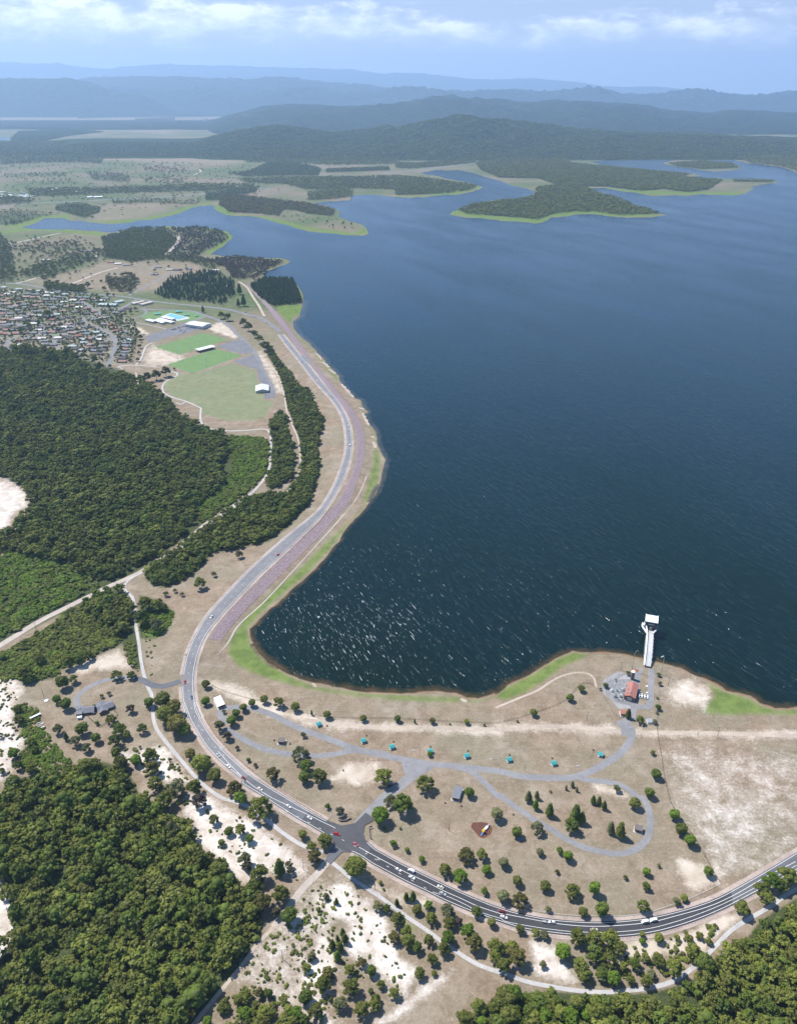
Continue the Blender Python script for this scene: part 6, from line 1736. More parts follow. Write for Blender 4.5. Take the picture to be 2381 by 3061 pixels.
    ([('I', 570, 455, 120, 'gum', 'gum'), ('I', 690, 650, 66, 'gum', 'dark'), ('I', 250, 660, 80, 'gum', 'gum'), ('I', 350, 600, 90, 'gum', 'gum'), ('I', 780, 820, 72, 'gum', 'gum'), ('I', 790, 900, 130, 'gum', 'gum'), ('I', 1000, 960, 90, 'gum', 'gum'), ('I', 1130, 1010, 110, 'gum', 'gum'), ('I', 1190, 1080, 120, 'gum', 'dark'), ('I', 1310, 1090, 56, 'gum', 'gum'),
      ('I', 1230, 460, 56, 'gum', 'gum'), ('I', 610, 960, 180, 'gum', 'dark'), ('I', 300, 880, 200, 'gum', 'gum'), ('I', 60, 900, 100, 'gum', 'dark'), ('I', 800, 1000, 100, 'gum', 'gum'), ('I', 400, 215, 40, 'round', 'dark'), ('I', 690, 245, 44, 'round', 'dark'), ('I', 1110, 240, 50, 'gum', 'gum'), ('I', 1155, 245, 50, 'gum', 'dark'),
      ('I', 1360, 240, 44, 'gum', 'gum'), ('I', 1290, 235, 60, 'gum', 'gum'), ('I', 1048, 115, 90, 'gum', 'gum'), ('I', 1210, 78, 40, 'round', 'dark'), ('I', 1245, 160, 66, 'gum', 'gum'), ('I', 1030, 1075, 60, 'round', 'gum'), ('I', 1300, 370, 30, 'pine', 'dark'), ('I', 1440, 880, 60, 'gum', 'gum'), ('I', 1570, 690, 40, 'gum', 'gum'), ('I', 1430, 750, 50, 'gum', 'gum'), ('I', 460, 570, 36, 'pine', 'dark')],
     'tall tree rising among the roofs of the suburb', 'trees rising among the suburb roofs')):
    for t in lst: tree_px(*t, lab, grp)

# ------------------------------------------------------------------ building blocks for made things
class Geo:
    """collects boxes, bars and tubes and links them as one mesh"""
    def __init__(s): s.v, s.f, s.m = [], [], []
    def add(s, vs, fs, m=0):
        o = len(s.v); s.v += [tuple(v) for v in vs]; s.f += [tuple(i + o for i in f) for f in fs]; s.m += [m] * len(fs); return s
    def box(s, x0, x1, y0, y1, z0, z1, m=0):
        return s.add([(x, y, z) for x in (x0, x1) for y in (y0, y1) for z in (z0, z1)], [(0, 1, 3, 2), (4, 6, 7, 5), (0, 4, 5, 1), (2, 3, 7, 6), (0, 2, 6, 4), (1, 5, 7, 3)], m)
    def bar(s, a, b, w, h=None, m=0):
        a, b = Vector(a), Vector(b); h = h or w
        d = (b - a).normalized(); sd = d.cross(Vector((0, 0, 1)))
        if sd.length < 1e-3: sd = Vector((1, 0, 0))
        sd.normalize(); up = sd.cross(d)
        q = [p + sd * i * w / 2 + up * j * h / 2 for p in (a, b) for i, j in ((-1, -1), (1, -1), (1, 1), (-1, 1))]
        return s.add(q, [(0, 1, 2, 3), (7, 6, 5, 4), (0, 4, 5, 1), (1, 5, 6, 2), (2, 6, 7, 3), (3, 7, 4, 0)], m)
    def tube(s, a, b, r, r2=None, k=10, m=0):
        a, b = Vector(a), Vector(b); r2 = r if r2 is None else r2
        d = (b - a).normalized(); sd = d.orthogonal().normalized(); up = d.cross(sd)
        q = [p + (sd * math.cos(t) + up * math.sin(t)) * rr for p, rr in ((a, r), (b, r2)) for t in [2 * math.pi * i / k for i in range(k)]]
        return s.add(q, [(i, (i + 1) % k, k + (i + 1) % k, k + i) for i in range(k)] + [tuple(range(k))[::-1], tuple(range(k, 2 * k))], m)
    def gable(s, x0, x1, y0, y1, z, h, over=0.5, th=0.15, m=0):
        """two roof slopes with the ridge along x"""
        ym = (y0 + y1) / 2; sl = h / (ym - y0)
        for sgn, ye in ((-1, y0 - over), (1, y1 + over)):
            zl = z - over * sl
            p = [(x0 - over, ye, zl), (x1 + over, ye, zl), (x1 + over, ym, z + h), (x0 - over, ym, z + h)]
            q = [(a, b, c - th) for a, b, c in p]
            fs = [(0, 1, 2, 3), (7, 6, 5, 4), (0, 4, 5, 1), (2, 6, 7, 3), (1, 5, 6, 2), (3, 7, 4, 0)]
            if sgn > 0: fs = [tuple(reversed(f)) for f in fs]
            s.add(p + q, fs, m)
        return s
    def gable_wall(s, x0, x1, y0, y1, z, h, m=0):
        ym = (y0 + y1) / 2
        s.box(x0, x1, y0, y1, 0, z, m)
        s.add([(x0, y0, z), (x0, y1, z), (x0, ym, z + h - 0.2), (x1, y0, z), (x1, y1, z), (x1, ym, z + h - 0.2)], [(0, 2, 1), (3, 4, 5)], m)
        return s
    def hip(s, x0, x1, y0, y1, z, h, over=0.5, m=0):
        x0 -= over; x1 += over; y0 -= over; y1 += over
        ym = (y0 + y1) / 2; r = (y1 - y0) / 2
        p = [(x0, y0, z), (x1, y0, z), (x1, y1, z), (x0, y1, z), (x0 + r, ym, z + h), (x1 - r, ym, z + h)]
        return s.add(p, [(0, 1, 5, 4), (1, 2, 5), (2, 3, 4, 5), (3, 0, 4), (3, 2, 1, 0)], m)
    def build(s, name, mt, parent=None, label=None, bevel=0):
        o = mk(name, s.v, s.f, mt, parent, s.m if isinstance(mt, (list, tuple)) else None)
        bm = bmesh.new(); bm.from_mesh(o.data); bmesh.ops.recalc_face_normals(bm, faces=bm.faces)
        if bevel: bmesh.ops.bevel(bm, geom=bm.edges[:], offset=bevel, segments=1, affect='EDGES')
        bm.to_mesh(o.data); bm.free()
        if label: o['label'] = label
        return o


M = dict(
    white=simple('white_paint', (0.74, 0.75, 0.74), 0.5, 0.06), concrete=simple('concrete', (0.46, 0.455, 0.44), 0.85, 0.12, 0.8), dark=simple('dark_panel', (0.045, 0.055, 0.06), 0.5, 0.2),
    steel=simple('galvanised_steel', (0.42, 0.44, 0.44), 0.45, 0.12, 2, 0.5), turq=simple('turquoise_roofing', (0.05, 0.30, 0.29), 0.5, 0.12), brick=simple('brick', (0.22, 0.12, 0.085), 0.9, 0.25, 4),
    redroof=simple('red_roof_sheet', (0.36, 0.15, 0.115), 0.6, 0.12), greyroof=simple('grey_roof_tiles', (0.16, 0.165, 0.185), 0.8, 0.25, 1.5), paleroof=simple('pale_metal_roof', (0.60, 0.62, 0.62), 0.45, 0.08, 0.5),
    wood=simple('timber', (0.16, 0.115, 0.08), 0.85, 0.3, 4), bark=simple('red_bark_mulch', (0.115, 0.05, 0.035), 0.95, 0.3, 1.2), glass=simple('window_glass', (0.02, 0.025, 0.03), 0.08, 0.1, 1, 0, 0.8),
    stone=simple('dark_stone', (0.06, 0.055, 0.055), 0.9, 0.4, 3), blue=simple('blue_plastic', (0.06, 0.22, 0.5), 0.4, 0.1), yellow=simple('yellow_plastic', (0.75, 0.5, 0.03), 0.4, 0.1), tyre=simple('tyre_rubber', (0.02, 0.02, 0.02), 0.85, 0.1),
    brownroof=simple('brown_roof', (0.14, 0.115, 0.11), 0.8, 0.2, 2), paleblock=simple('pale_blockwork', (0.42, 0.38, 0.33), 0.85, 0.12), chrome=simple('bright_trim', (0.55, 0.56, 0.57), 0.25, 0.05, 1, 0.9),
    pool=simple('pool_water', (0.17, 0.42, 0.52), 0.1, 0.08, 0.3), rust=simple('rusty_soil', (0.30, 0.10, 0.045), 0.95, 0.2, 1), lightred=simple('tail_light', (0.5, 0.02, 0.01), 0.3, 0.1), headl=simple('headlight_glass', (0.75, 0.75, 0.72), 0.15, 0.05),
)


def place(o, v, rz=0): o.location = v; o.rotation_euler = (0, 0, rz); return o


def frame2(tile, a, b):
    """ground point midway between two traced points, the heading from a to b, and their distance"""
    pa, pb = P(*T(tile, a)[0]), P(*T(tile, b)[0])
    return (pa + pb) / 2, math.atan2(pb.y - pa.y, pb.x - pa.x), (pb - pa).length


# ------------------------------------------------------------------ picnic shelters
def shelter(tile, x, y, rz, label):
    p = P(*T(tile, (x, y + 10))[0])
    e = empty('picnic_shelter', p, rz, label, 'shelter', 'turquoise roofed picnic shelters')
    Geo().gable(-1.75, 1.75, -1.6, 1.6, 2.4, 0.85, 0.45, 0.12).build('roof', M['turq'], e)
    for sx in (-1.6, 1.6):
        for sy in (-1.5, 1.5): Geo().box(sx - .07, sx + .07, sy - .07, sy + .07, 0, 2.6).build('post', M['wood'], e)
    Geo().box(-1.9, 1.9, -1.8, 1.8, 0, 0.08).build('floor_slab', M['concrete'], e)
    g = Geo().box(-.9, .9, -.4, .4, .7, .78).box(-.1, .1, -.3, .3, .08, .7); g.build('table', M['wood'], e)
    for sy in (-.8, .8): Geo().box(-.9, .9, sy - .15, sy + .15, .42, .48).box(-.1, .1, sy - .1, sy + .1, .08, .42).build('bench', M['wood'], e)


for t in [('B', 665, 497, 0.5, 'first turquoise roofed shelter from the left, by the shore row of trees'), ('B', 917, 590, 0.35, 'second turquoise shelter from the left, above the loop road junction'),
          ('B', 1077, 625, 0.3, 'third turquoise shelter from the left'), ('B', 1292, 650, 0.3, 'fourth turquoise shelter, half hidden by a young tree'), ('B', 1498, 676, 0.2, 'fifth turquoise shelter, right of the one with a young tree'),
          ('C', 73, 980, 0.15, 'third turquoise shelter from the right end of the row'), ('C', 325, 1001, 0.2, 'second turquoise shelter from the right, just above the park road'), ('C', 588, 951, -0.35, 'rightmost turquoise shelter, inside the bend of the park road')]:
    shelter(*t)

# small things beside the shelters
def bench(tile, x, y, label):
    e = empty('park_bench', P(*T(tile, (x, y))[0]), 0.1, label, 'bench', 'pale benches on the park grass')
    Geo().box(-1.3, 1.3, -.35, .05, .42, .5).build('seat', M['white'], e)
    for sx in (-1, 1): Geo().box(sx - .08, sx + .08, -.3, 0, 0, .42).build('leg', M['concrete'], e)
    Geo().box(-1.3, 1.3, .05, .12, .5, .85).build('backrest', M['white'], e)


for x, y, t, l in ((798, 550, 'B', 'pale bench between the first and second turquoise shelters'), (1200, 648, 'B', 'pale bench between the third and fourth turquoise shelters'), (1638, 698, 'B', 'pale bench right of the fifth turquoise shelter'), (462, 1020, 'C', 'pale bench beside the park road below the rightmost shelter')):
    bench(t, x, y, l)


def barbecue(tile, x, y, label):
    e = empty('barbecue', P(*T(tile, (x, y))[0]), 0, label, 'barbecue', 'brick barbecues near the shelters')
    Geo().box(-.6, .6, -.5, .5, 0, .8).build('brick_base', M['brick'], e)
    Geo().box(-.5, .5, -.4, .4, .8, .86).build('hotplate', M['dark'], e)
    Geo().box(-.6, -.4, .3, .5, .8, 1.5).build('chimney', M['brick'], e)


for x, y, t, l in ((712, 510, 'B', 'right of the first turquoise shelter'), (935, 565, 'B', 'behind the second turquoise shelter'), (1087, 600, 'B', 'behind the third turquoise shelter'), (1295, 628, 'B', 'behind the fourth turquoise shelter'), (1505, 652, 'B', 'behind the fifth turquoise shelter'),
                   (77, 958, 'C', 'behind the third shelter from the right'), (317, 976, 'C', 'behind the second shelter from the right'), (549, 930, 'C', 'left of the rightmost shelter'), (803, 762, 'B', 'alone on the grass left of the white sandy patch'), (1378, 946, 'B', 'lower left of the long grey roofed block'),
                   (1470, 962, 'B', 'lower right of the long grey roofed block'), (98, 1294, 'C', 'beside the loop road right of the playground'), (414, 592, 'B', 'left of the small brown roofed block in the left loop'), (504, 612, 'B', 'right of the small brown roofed block in the left loop')):
    barbecue(t, x, y, 'small dark brick barbecue ' + l)

# ------------------------------------------------------------------ park buildings
def block(name, label, tile, a, b, w, h, wall, roof, pitch=0.0, cat='building', over=0.5, door=True, centre_shift=0.0):
    """rectangular building whose long axis runs from a to b (traced on the ground)"""
    c, rz, L = frame2(tile, a, b)
    e = empty(name, c, rz, label, cat)
    L2, w2 = L / 2, w / 2
    if pitch:
        Geo().gable_wall(-L2, L2, -w2, w2, h, pitch).build('wall', wall, e)
        Geo().gable(-L2, L2, -w2, w2, h, pitch, over, 0.15).build('roof', roof, e)
    else:
        Geo().box(-L2, L2, -w2, w2, 0, h).build('wall', wall, e)
        Geo().add([(-L2 - over, -w2 - over, h), (L2 + over, -w2 - over, h), (L2 + over, w2 + over, h + .35), (-L2 - over, w2 + over, h + .35),
                   (-L2 - over, -w2 - over, h + .15), (L2 + over, -w2 - over, h + .15), (L2 + over, w2 + over, h + .5), (-L2 - over, w2 + over, h + .5)],
                  [(0, 3, 2, 1), (4, 5, 6, 7), (0, 1, 5, 4), (1, 2, 6, 5), (2, 3, 7, 6), (3, 0, 4, 7)]).build('roof', roof, e)
    if door:
        Geo().box(-.5, .5, -w2 - .03, -w2 + .02, 0, 2.1).build('door', M['dark'], e)
        Geo().box(L2 - .02, L2 + .03, -.5, .5, 0, 2.1).build('door', M['dark'], e)
    Geo().box(-L2 - .9, L2 + .9, -w2 - .9, w2 + .9, -.2, 0.09).build('floor_slab', M['concrete'], e)
    return e


block('amenities_block', 'long narrow block with a flat grey roof below the park road junction', 'B', (1455, 868), (1435, 930), 5.2, 2.7, M['brick'], M['greyroof'])
block('boat_shed', 'shed with a long white roof between the dam road and the loop road end', 'B', (95, 362), (118, 408), 5.4, 3.0, M['brick'], M['white'])
block('toilet_block', 'small block with a grey roof inside the left park loop', 'B', (460, 592), (452, 612), 4.6, 2.6, M['brick'], M['brownroof'])
block('toilet_block', 'small brown block with a grey roof inside the right park loop', 'D', (805, 216), (800, 240), 4.6, 2.6, M['brick'], M['brownroof'])

# ------------------------------------------------------------------ playground
patch('mulch_bed', T('W', (882, 450), (950, 446), (1005, 452), (1040, 480), (1048, 510), (1035, 545), (975, 582), (945, 575), (868, 490)), 0.12, M['bark'])
def playground():
    e = empty('playground_slide_set', P(*T('W', (978, 545))[0]), 0.9, 'coloured play set with slides on red mulch in the park', 'playground')
    for x in (0, 1.5):
        for y in (0, 1.5): Geo().tube((x, y, 0), (x, y, 2.8), .07).build('post', M['blue'], e)
    Geo().box(-.1, 1.6, -.1, 1.6, 1.3, 1.4).build('deck', M['yellow'], e)
    Geo().add([(-.2, -.2, 2.7), (1.7, -.2, 2.7), (1.7, 1.7, 2.7), (-.2, 1.7, 2.7), (.75, .75, 3.5)], [(0, 1, 4), (1, 2, 4), (2, 3, 4), (3, 0, 4), (3, 2, 1, 0)]).build('canopy', M['yellow'], e)
    Geo().bar((-.1, .75, 1.3), (-2.8, .75, .25), .8, .1).bar((-.1, .33, 1.5), (-2.8, .33, .45), .08, .3).bar((-.1, 1.17, 1.5), (-2.8, 1.17, .45), .08, .3).build('slide', M['blue'], e)
    f = empty('playground_climbing_frame', P(*T('W', (1002, 510))[0]), 0.9, 'white and blue climbing frame with a tube slide on the red mulch', 'playground')
    for x in (-1.2, 0.4, 2.0):
        for y in (0, 1.6): Geo().tube((x, y, 0), (x, y, 2.3), .07).build('post', M['blue'], f)
    Geo().box(-1.3, 2.1, -.1, 1.7, 1.2, 1.3).build('deck', M['white'], f)
    Geo().tube((2.1, .8, 1.5), (4.2, .8, .5), .42, k=12).build('tube_slide', M['white'], f)
    Geo().bar((-1.3, .8, 1.3), (-3.2, .8, .2), .8, .12).build('slide', M['white'], f)


playground()

# ------------------------------------------------------------------ walls at the park entrance
def entry_wall(tile, pts, h, label):
    ps = [P(*q) for q in T(tile, *pts)]
    e = empty('entrance_wall', ps[0], 0, label, 'wall')
    g = Geo()
    for a, b in zip(ps, ps[1:]): g.bar(a - ps[0] + Vector((0, 0, h / 2)), b - ps[0] + Vector((0, 0, h / 2)), .45, h)
    g.build('wall', M['stone'], e)
    c = Geo()
    for a, b in zip(ps, ps[1:]): c.bar(a - ps[0] + Vector((0, 0, h + .05)), b - ps[0] + Vector((0, 0, h + .05)), .6, .1)
    c.build('coping', M['brownroof'], e)
    return e


entry_wall('M', [(68, 975), (100, 995), (185, 990), (280, 945)], 1.1, 'low dark curved stone wall on the left corner of the park entrance')
entry_wall('M', [(582, 1110), (590, 1190), (600, 1270), (628, 1300)], 1.1, 'low dark stone wall on the right corner of the park entrance')


def signboard(p, label, rz=0.4):
    e = empty('sign_board', p, rz, label, 'sign')
    for x in (-.9, .9): Geo().box(x - .06, x + .06, -.06, .06, 0, 2.4).build('post', M['wood'], e)
    Geo().box(-1.1, 1.1, .07, .13, 1.0, 2.3).build('panel', M['dark'], e)
signboard(P(*T('M', (585, 1125))[0]) + Vector((1.0, .8, 0)), 'dark sign board standing behind the right entrance wall')

# ------------------------------------------------------------------ poles
def pole(tile, bx, by, h, label, name='power_pole', arms=1, rz=0.0, lamp=False, group=None, mat_='wood'):
    e = empty(name, P(*T(tile, (bx, by))[0]), rz, label, 'pole', group)
    Geo().tube((0, 0, -.2), (0, 0, h), .19, .12, 8).build('mast', M[mat_], e)
    for k in range(arms): Geo().bar((-1.3, .16, h - .5 - k), (1.3, .16, h - .5 - k), .12, .12).build('cross_arm', M['wood'], e)
    if lamp: Geo().box(-.6, .6, -.5, .5, h, h + .35).build('lamp_head', M['steel'], e)
    return e


for t, x, y, h, a, l in [('B', 1400, 1100, 10.5, 0, 'bare timber pole left of the playground'), ('C', 512, 767, 10.5, 1, 'power pole on the grass left of the works yard'), ('C', 163, 1046, 9, 0, 'timber pole at the park road near the row of shelters'),
                      ('C', 970, 567, 10.5, 1, 'power pole on the grass right of the works yard'), ('C', 706, 477, 9, 1, 'power pole on the point left of the intake bridge'), ('C', 1250, 850, 10.5, 1, 'power pole beside the sandy track at the right'), ('C', 1137, 850, 5, 0, 'short post beside the sandy track at the right'),
                      ('N', 500, 515, 11, 0, 'leaning dark pole on the bare ground left of the lone house'), ('E', 155, 685, 9.5, 1, 'power pole beside the dirt road near the left edge'), ('U', 1020, 305, 9.5, 1, 'power pole where the dirt road reaches the gum grove'),
                      ('K', 622, 725, 11, 2, 'power pole with cross arms by the footpath below the intersection'), ('K', 20, 565, 10.5, 1, 'power pole at the dirt road left of the intersection'), ('A', 1435, 1305, 10, 1, 'power pole on the sand near the dirt road'),
                      ('E', 750, 300, 9, 1, 'power pole in the belt of trees above the dirt road'), ('E', 1065, 105, 9, 1, 'power pole beside the upper end of the footpath'), ('O', 160, 770, 9, 1, 'power pole at the end of the sports field road'), ('O', 282, 1135, 9, 1, 'power pole between the tree belts, upper one'),
                      ('O', 350, 1360, 9, 1, 'power pole between the tree belts, middle one'), ('O', 365, 1600, 9, 1, 'power pole between the tree belts, lower one'), ('O', 100, 620, 9, 1, 'power pole beside the sports field track, lower one'), ('O', 15, 470, 9, 1, 'power pole beside the sports field track, upper one')]:
    pole(t, x, y, h, l, arms=a, rz=random.uniform(-.3, .6), lamp=(x == 1250))
for x, y, h, l in ((618, 668, 22, 'near the left corner of the lower field'), (912, 745, 22, 'at the lower edge of the lower field'), (752, 580, 22, 'between the two fields, left of the pavilion'), (848, 560, 22, 'behind the pavilion between the fields'), (1160, 670, 18, 'at the right corner of the lower field'), (1040, 470, 16, 'at the far corner of the upper field')):
    e = empty('floodlight_mast', P(*T('J', (x, y))[0]), .5, 'tall floodlight mast ' + l, 'floodlight')
    Geo().tube((0, 0, 0), (0, 0, h), .3, .16, 8).build('mast', M['steel'], e)
    Geo().box(-1.6, 1.6, -.25, .25, h - .2, h + .7).build('lamp_head', M['white'], e)


def wires(a, b, n=8, sag=1.2, hh=9.4, label='', grp='overhead wires'):
    """power line between two pole feet"""
    a, b = P(*a), P(*b); g = Geo()
    d = (b - a); d.z = 0; d.normalize(); s = Vector((-d.y, d.x, 0))
    for off in (-1.1, 0, 1.1):
        pts = [a.lerp(b, i / n) + s * off + Vector((0, 0, hh - sag * 4 * (i / n) * (1 - i / n))) for i in range(n + 1)]
        for p, q in zip(pts, pts[1:]): g.tube(p, q, .03, k=4)
    return tag(g.build('power_line', M['dark']), label, 'wire', grp)


wires(T('E', (155, 685))[0], T('U', (1020, 305))[0], label='power line along the dirt road at the left edge')
wires(T('U', (1020, 305))[0], T('E', (750, 300))[0], label='power line from the gum grove up to the tree belt')
wires(T('K', (20, 565))[0], T('K', (622, 725))[0], label='power line from the dirt road pole to the footpath pole')
wires(T('C', (970, 567))[0], T('C', (1250, 850))[0], label='power line crossing the grass right of the works yard')

# ------------------------------------------------------------------ fences and rail
def fence(name, pts, h, step, label, post=M['wood'], railm=M['steel'], rails=3, w=.12, cat='fence', mesh=None):
    ps = resample([Vector((p.x, p.y, p.z)) for p in poly3(pts, 3)], step)
    e = empty(name, ps[0], 0, label, cat)
    o = ps[0]; g = Geo(); r = Geo(); n = 0
    for p in ps:
        q = p - o
        g.box(q.x - w / 2, q.x + w / 2, q.y - w / 2, q.y + w / 2, q.z - .1, q.z + h)
    for k in range(rails):
        z = h * (k + 1) / (rails + .2)
        for a, b in zip(ps, ps[1:]): r.bar(a - o + Vector((0, 0, z)), b - o + Vector((0, 0, z)), .05, .07)
    tag(g.build('posts', post, e), kind='stuff' if len(ps) > 100 else None); r.build('rails', railm, e)
    return e


fence('wire_fence', T('C', (905, 785), (915, 860), (935, 980), (945, 1060), (965, 1150), (985, 1230), (1005, 1260)) + T('D', (1060, 190), (1130, 290), (1180, 380), (1230, 470), (1268, 530)), 1.5, 4.0, 'long wire fence dividing the park from the bare paddock at the right', railm=M['wood'], w=.22)
fence('post_fence', T('D', (1268, 530), (1180, 575), (1080, 620), (950, 665), (860, 695), (740, 712), (600, 715), (450, 712), (340, 702), (220, 685)), 1.0, 3.0, 'low white post and rail fence between the park and the main road', post=M['white'], railm=M['white'], rails=2, w=.16)
fence('wire_fence', T('C', (0, 775), (100, 755), (200, 725), (300, 690), (380, 655), (440, 600), (470, 560), (520, 553), (575, 580)), 1.2, 4.0, 'wire fence along the foot of the grassy bank left of the works yard', railm=M['wood'], w=.2)
fence('wire_fence', T('B', (50, 272), (120, 310), (250, 350), (400, 385), (560, 430), (700, 458), (850, 465), (1100, 468), (1400, 485), (1699, 495)), 1.2, 4.0, 'wire fence behind the shore row of trees', railm=M['wood'], w=.2)
fence('wire_fence', T('B', (0, 410), (30, 480), (90, 570), (160, 650), (260, 740), (360, 820), (450, 880), (560, 950), (680, 1020)), 1.1, 4.0, 'wire fence along the park side of the main road', railm=M['wood'], w=.18)
fence('yard_fence', T('L', (60, 1440), (130, 1540), (200, 1660), (270, 1780), (340, 1880), (440, 1910), (520, 1920), (640, 1960)), 2.0, 3.0, 'high mesh fence along the lower left side of the works yard')
fence('yard_fence', T('L', (60, 1440), (180, 1330), (330, 1230), (450, 1165), (540, 1110)), 2.0, 3.0, 'high mesh fence along the upper left side of the works yard')
fence('yard_fence', T('L', (1020, 1060), (1060, 1200), (1100, 1350), (1110, 1480), (1105, 1640), (1085, 1800), (1075, 1950), (1070, 2090)), 2.0, 3.0, 'high mesh fence down the right side of the works yard')
fence('guard_rail', T('D', (0, 745), (120, 785), (250, 812), (420, 835), (700, 838), (900, 812), (1050, 773), (1200, 715), (1330, 655), (1450, 595)), .8, 2.5, 'steel guard rail along the outer edge of the main road bend', post=M['steel'], railm=M['steel'], rails=1, w=.16, cat='guard rail')
fence('timber_fence', T('N', (985, 722), (1060, 790), (1125, 845), (1215, 785), (1330, 715), (1285, 655)), 1.8, 2.2, 'tall timber fence round the yard of the lone house', railm=M['wood'], rails=6)

# ------------------------------------------------------------------ intake tower and bridge
def tower():
    a, b = P(*T('L', (905, 1010))[0]), P(*T('L', (975, 420))[0])
    a.z = b.z = 0
    d = (b - a).normalized(); rz = math.atan2(d.y, d.x) - math.pi / 2
    L = (b - a).length
    top = 7.0
    # a stands at the bank; the far end is found at deck height
    vx, vy = T('L', (952, 440))[0]; ex, ey = unproj(vx, vy, top); far = Vector((float(ex), float(ey), 0))
    vx, vy = T('L', (900, 1005))[0]; ex, ey = unproj(vx, vy, 2.0); near = Vector((float(ex), float(ey), 0))
    d = far - near; L = d.length; d.normalize(); rz = math.atan2(d.y, d.x) - math.pi / 2
    br = empty('access_bridge', near, rz, 'long white concrete bridge running from the shore to the intake tower', 'bridge')
    z = lambda t: 2.0 + (top - 2.0) * min(1, t * 3.0)
    dk, pp = Geo(), Geo()
    n = 12
    for i in range(n):
        t0, t1 = i / n, (i + 1) / n
        dk.bar((1.1, t0 * L, z(t0) - .25), (1.1, t1 * L, z(t1) - .25), 4.2, .5)
    dk.build('deck', M['concrete'], br)
    for sx in (-1.0, 3.2):
        r = Geo()
        for i in range(n): r.bar((sx, i / n * L, z(i / n) + 1.0), (sx, (i + 1) / n * L, z((i + 1) / n) + 1.0), .1, .1).bar((sx, i / n * L, z(i / n)), (sx, i / n * L, z(i / n) + 1.05), .1, .1)
        r.build('handrail', M['white'], br)
    for i in range(n): pp.tube((-2.4, i / n * L, z(i / n) + .3), (-2.4, (i + 1) / n * L, z((i + 1) / n) + .3), .85, k=14)
    pp.build('pipe', M['white'], br)
    for i in range(1, 8):
        t = i / 8
        Geo().box(-3.9, 4.3, t * L - .45, t * L + .45, z(t) - 1.1, z(t) - .5).tube((-3.2, t * L, -6), (-3.2, t * L, z(t) - 1.1), .5).tube((3.6, t * L, -6), (3.6, t * L, z(t) - 1.1), .5).build('pier', M['concrete'], br)
    tw = empty('intake_tower', far + d * 13.0, rz, 'intake tower with a square white roof and dark walls standing in the lake', 'tower')
    Geo().tube((0, 0, -8), (0, 0, top - .6), 4.6, k=20).build('shaft', M['concrete'], tw)
    Geo().box(-6.3, 6.3, -6.3, 6.3, top - .6, top).build('platform', M['concrete'], tw)
    Geo().box(-5.6, 5.6, -5.6, 5.6, top, top + 8.5).build('wall', M['dark'], tw)
    Geo().box(-6.0, 6.0, -6.0, 6.0, top + 8.5, top + 9.1).build('roof', M['white'], tw)
    Geo().box(-2.6, 2.6, -5.68, -5.58, top + 5.6, top + 6.0).build('name_plate', M['white'], tw)
    Geo().box(-1.1, 1.1, -5.66, -5.58, top, top + 3).build('door', M['steel'], tw)
    for sx in (-5.8, 5.8): Geo().box(sx - .25, sx + .25, 5.6, 6.1, top + 9.1, top + 10).build('roof_light', M['white'], tw)
    for z0 in (top + 1.2, top + 3.6):
        g = Geo().box(-8.6, -5.6, -5, -1.5, z0 - .15, z0)
        for q in ((-8.5, -5), (-8.5, -1.6), (-5.8, -5)): g.box(q[0] - .07, q[0] + .07, q[1] - .07, q[1] + .07, z0, z0 + 1.1)
        g.build('balcony', M['white'], tw)
    Geo().tube((-7.2, -5.2, top + 1.0), (-2.6, -14.0, top + .6), .85, k=12).build('pipe', M['white'], tw)
    Geo().tube((-4.2, -6.2, top + 3.5), (-2.3, -14.2, top + .8), .7, .85, k=12).build('pipe', M['white'], tw)
    Geo().tube((5.4, -6.4, top + 1.0), (2.6, -12.5, top + .5), .7, k=12).build('pipe', M['white'], tw)
    Geo().add([(-2.6, -6.0, top - .1), (3.6, -6.0, top - .1), (3.2, -13.2, top - .1), (-1.0, -13.2, top - .1), (-2.6, -6.0, top - .5), (3.6, -6.0, top - .5), (3.2, -13.2, top - .5), (-1.0, -13.2, top - .5)],
              [(0, 3, 2, 1), (4, 5, 6, 7), (0, 1, 5, 4), (1, 2, 6, 5), (2, 3, 7, 6), (3, 0, 4, 7)]).build('landing', M['paleblock'], tw)


tower()

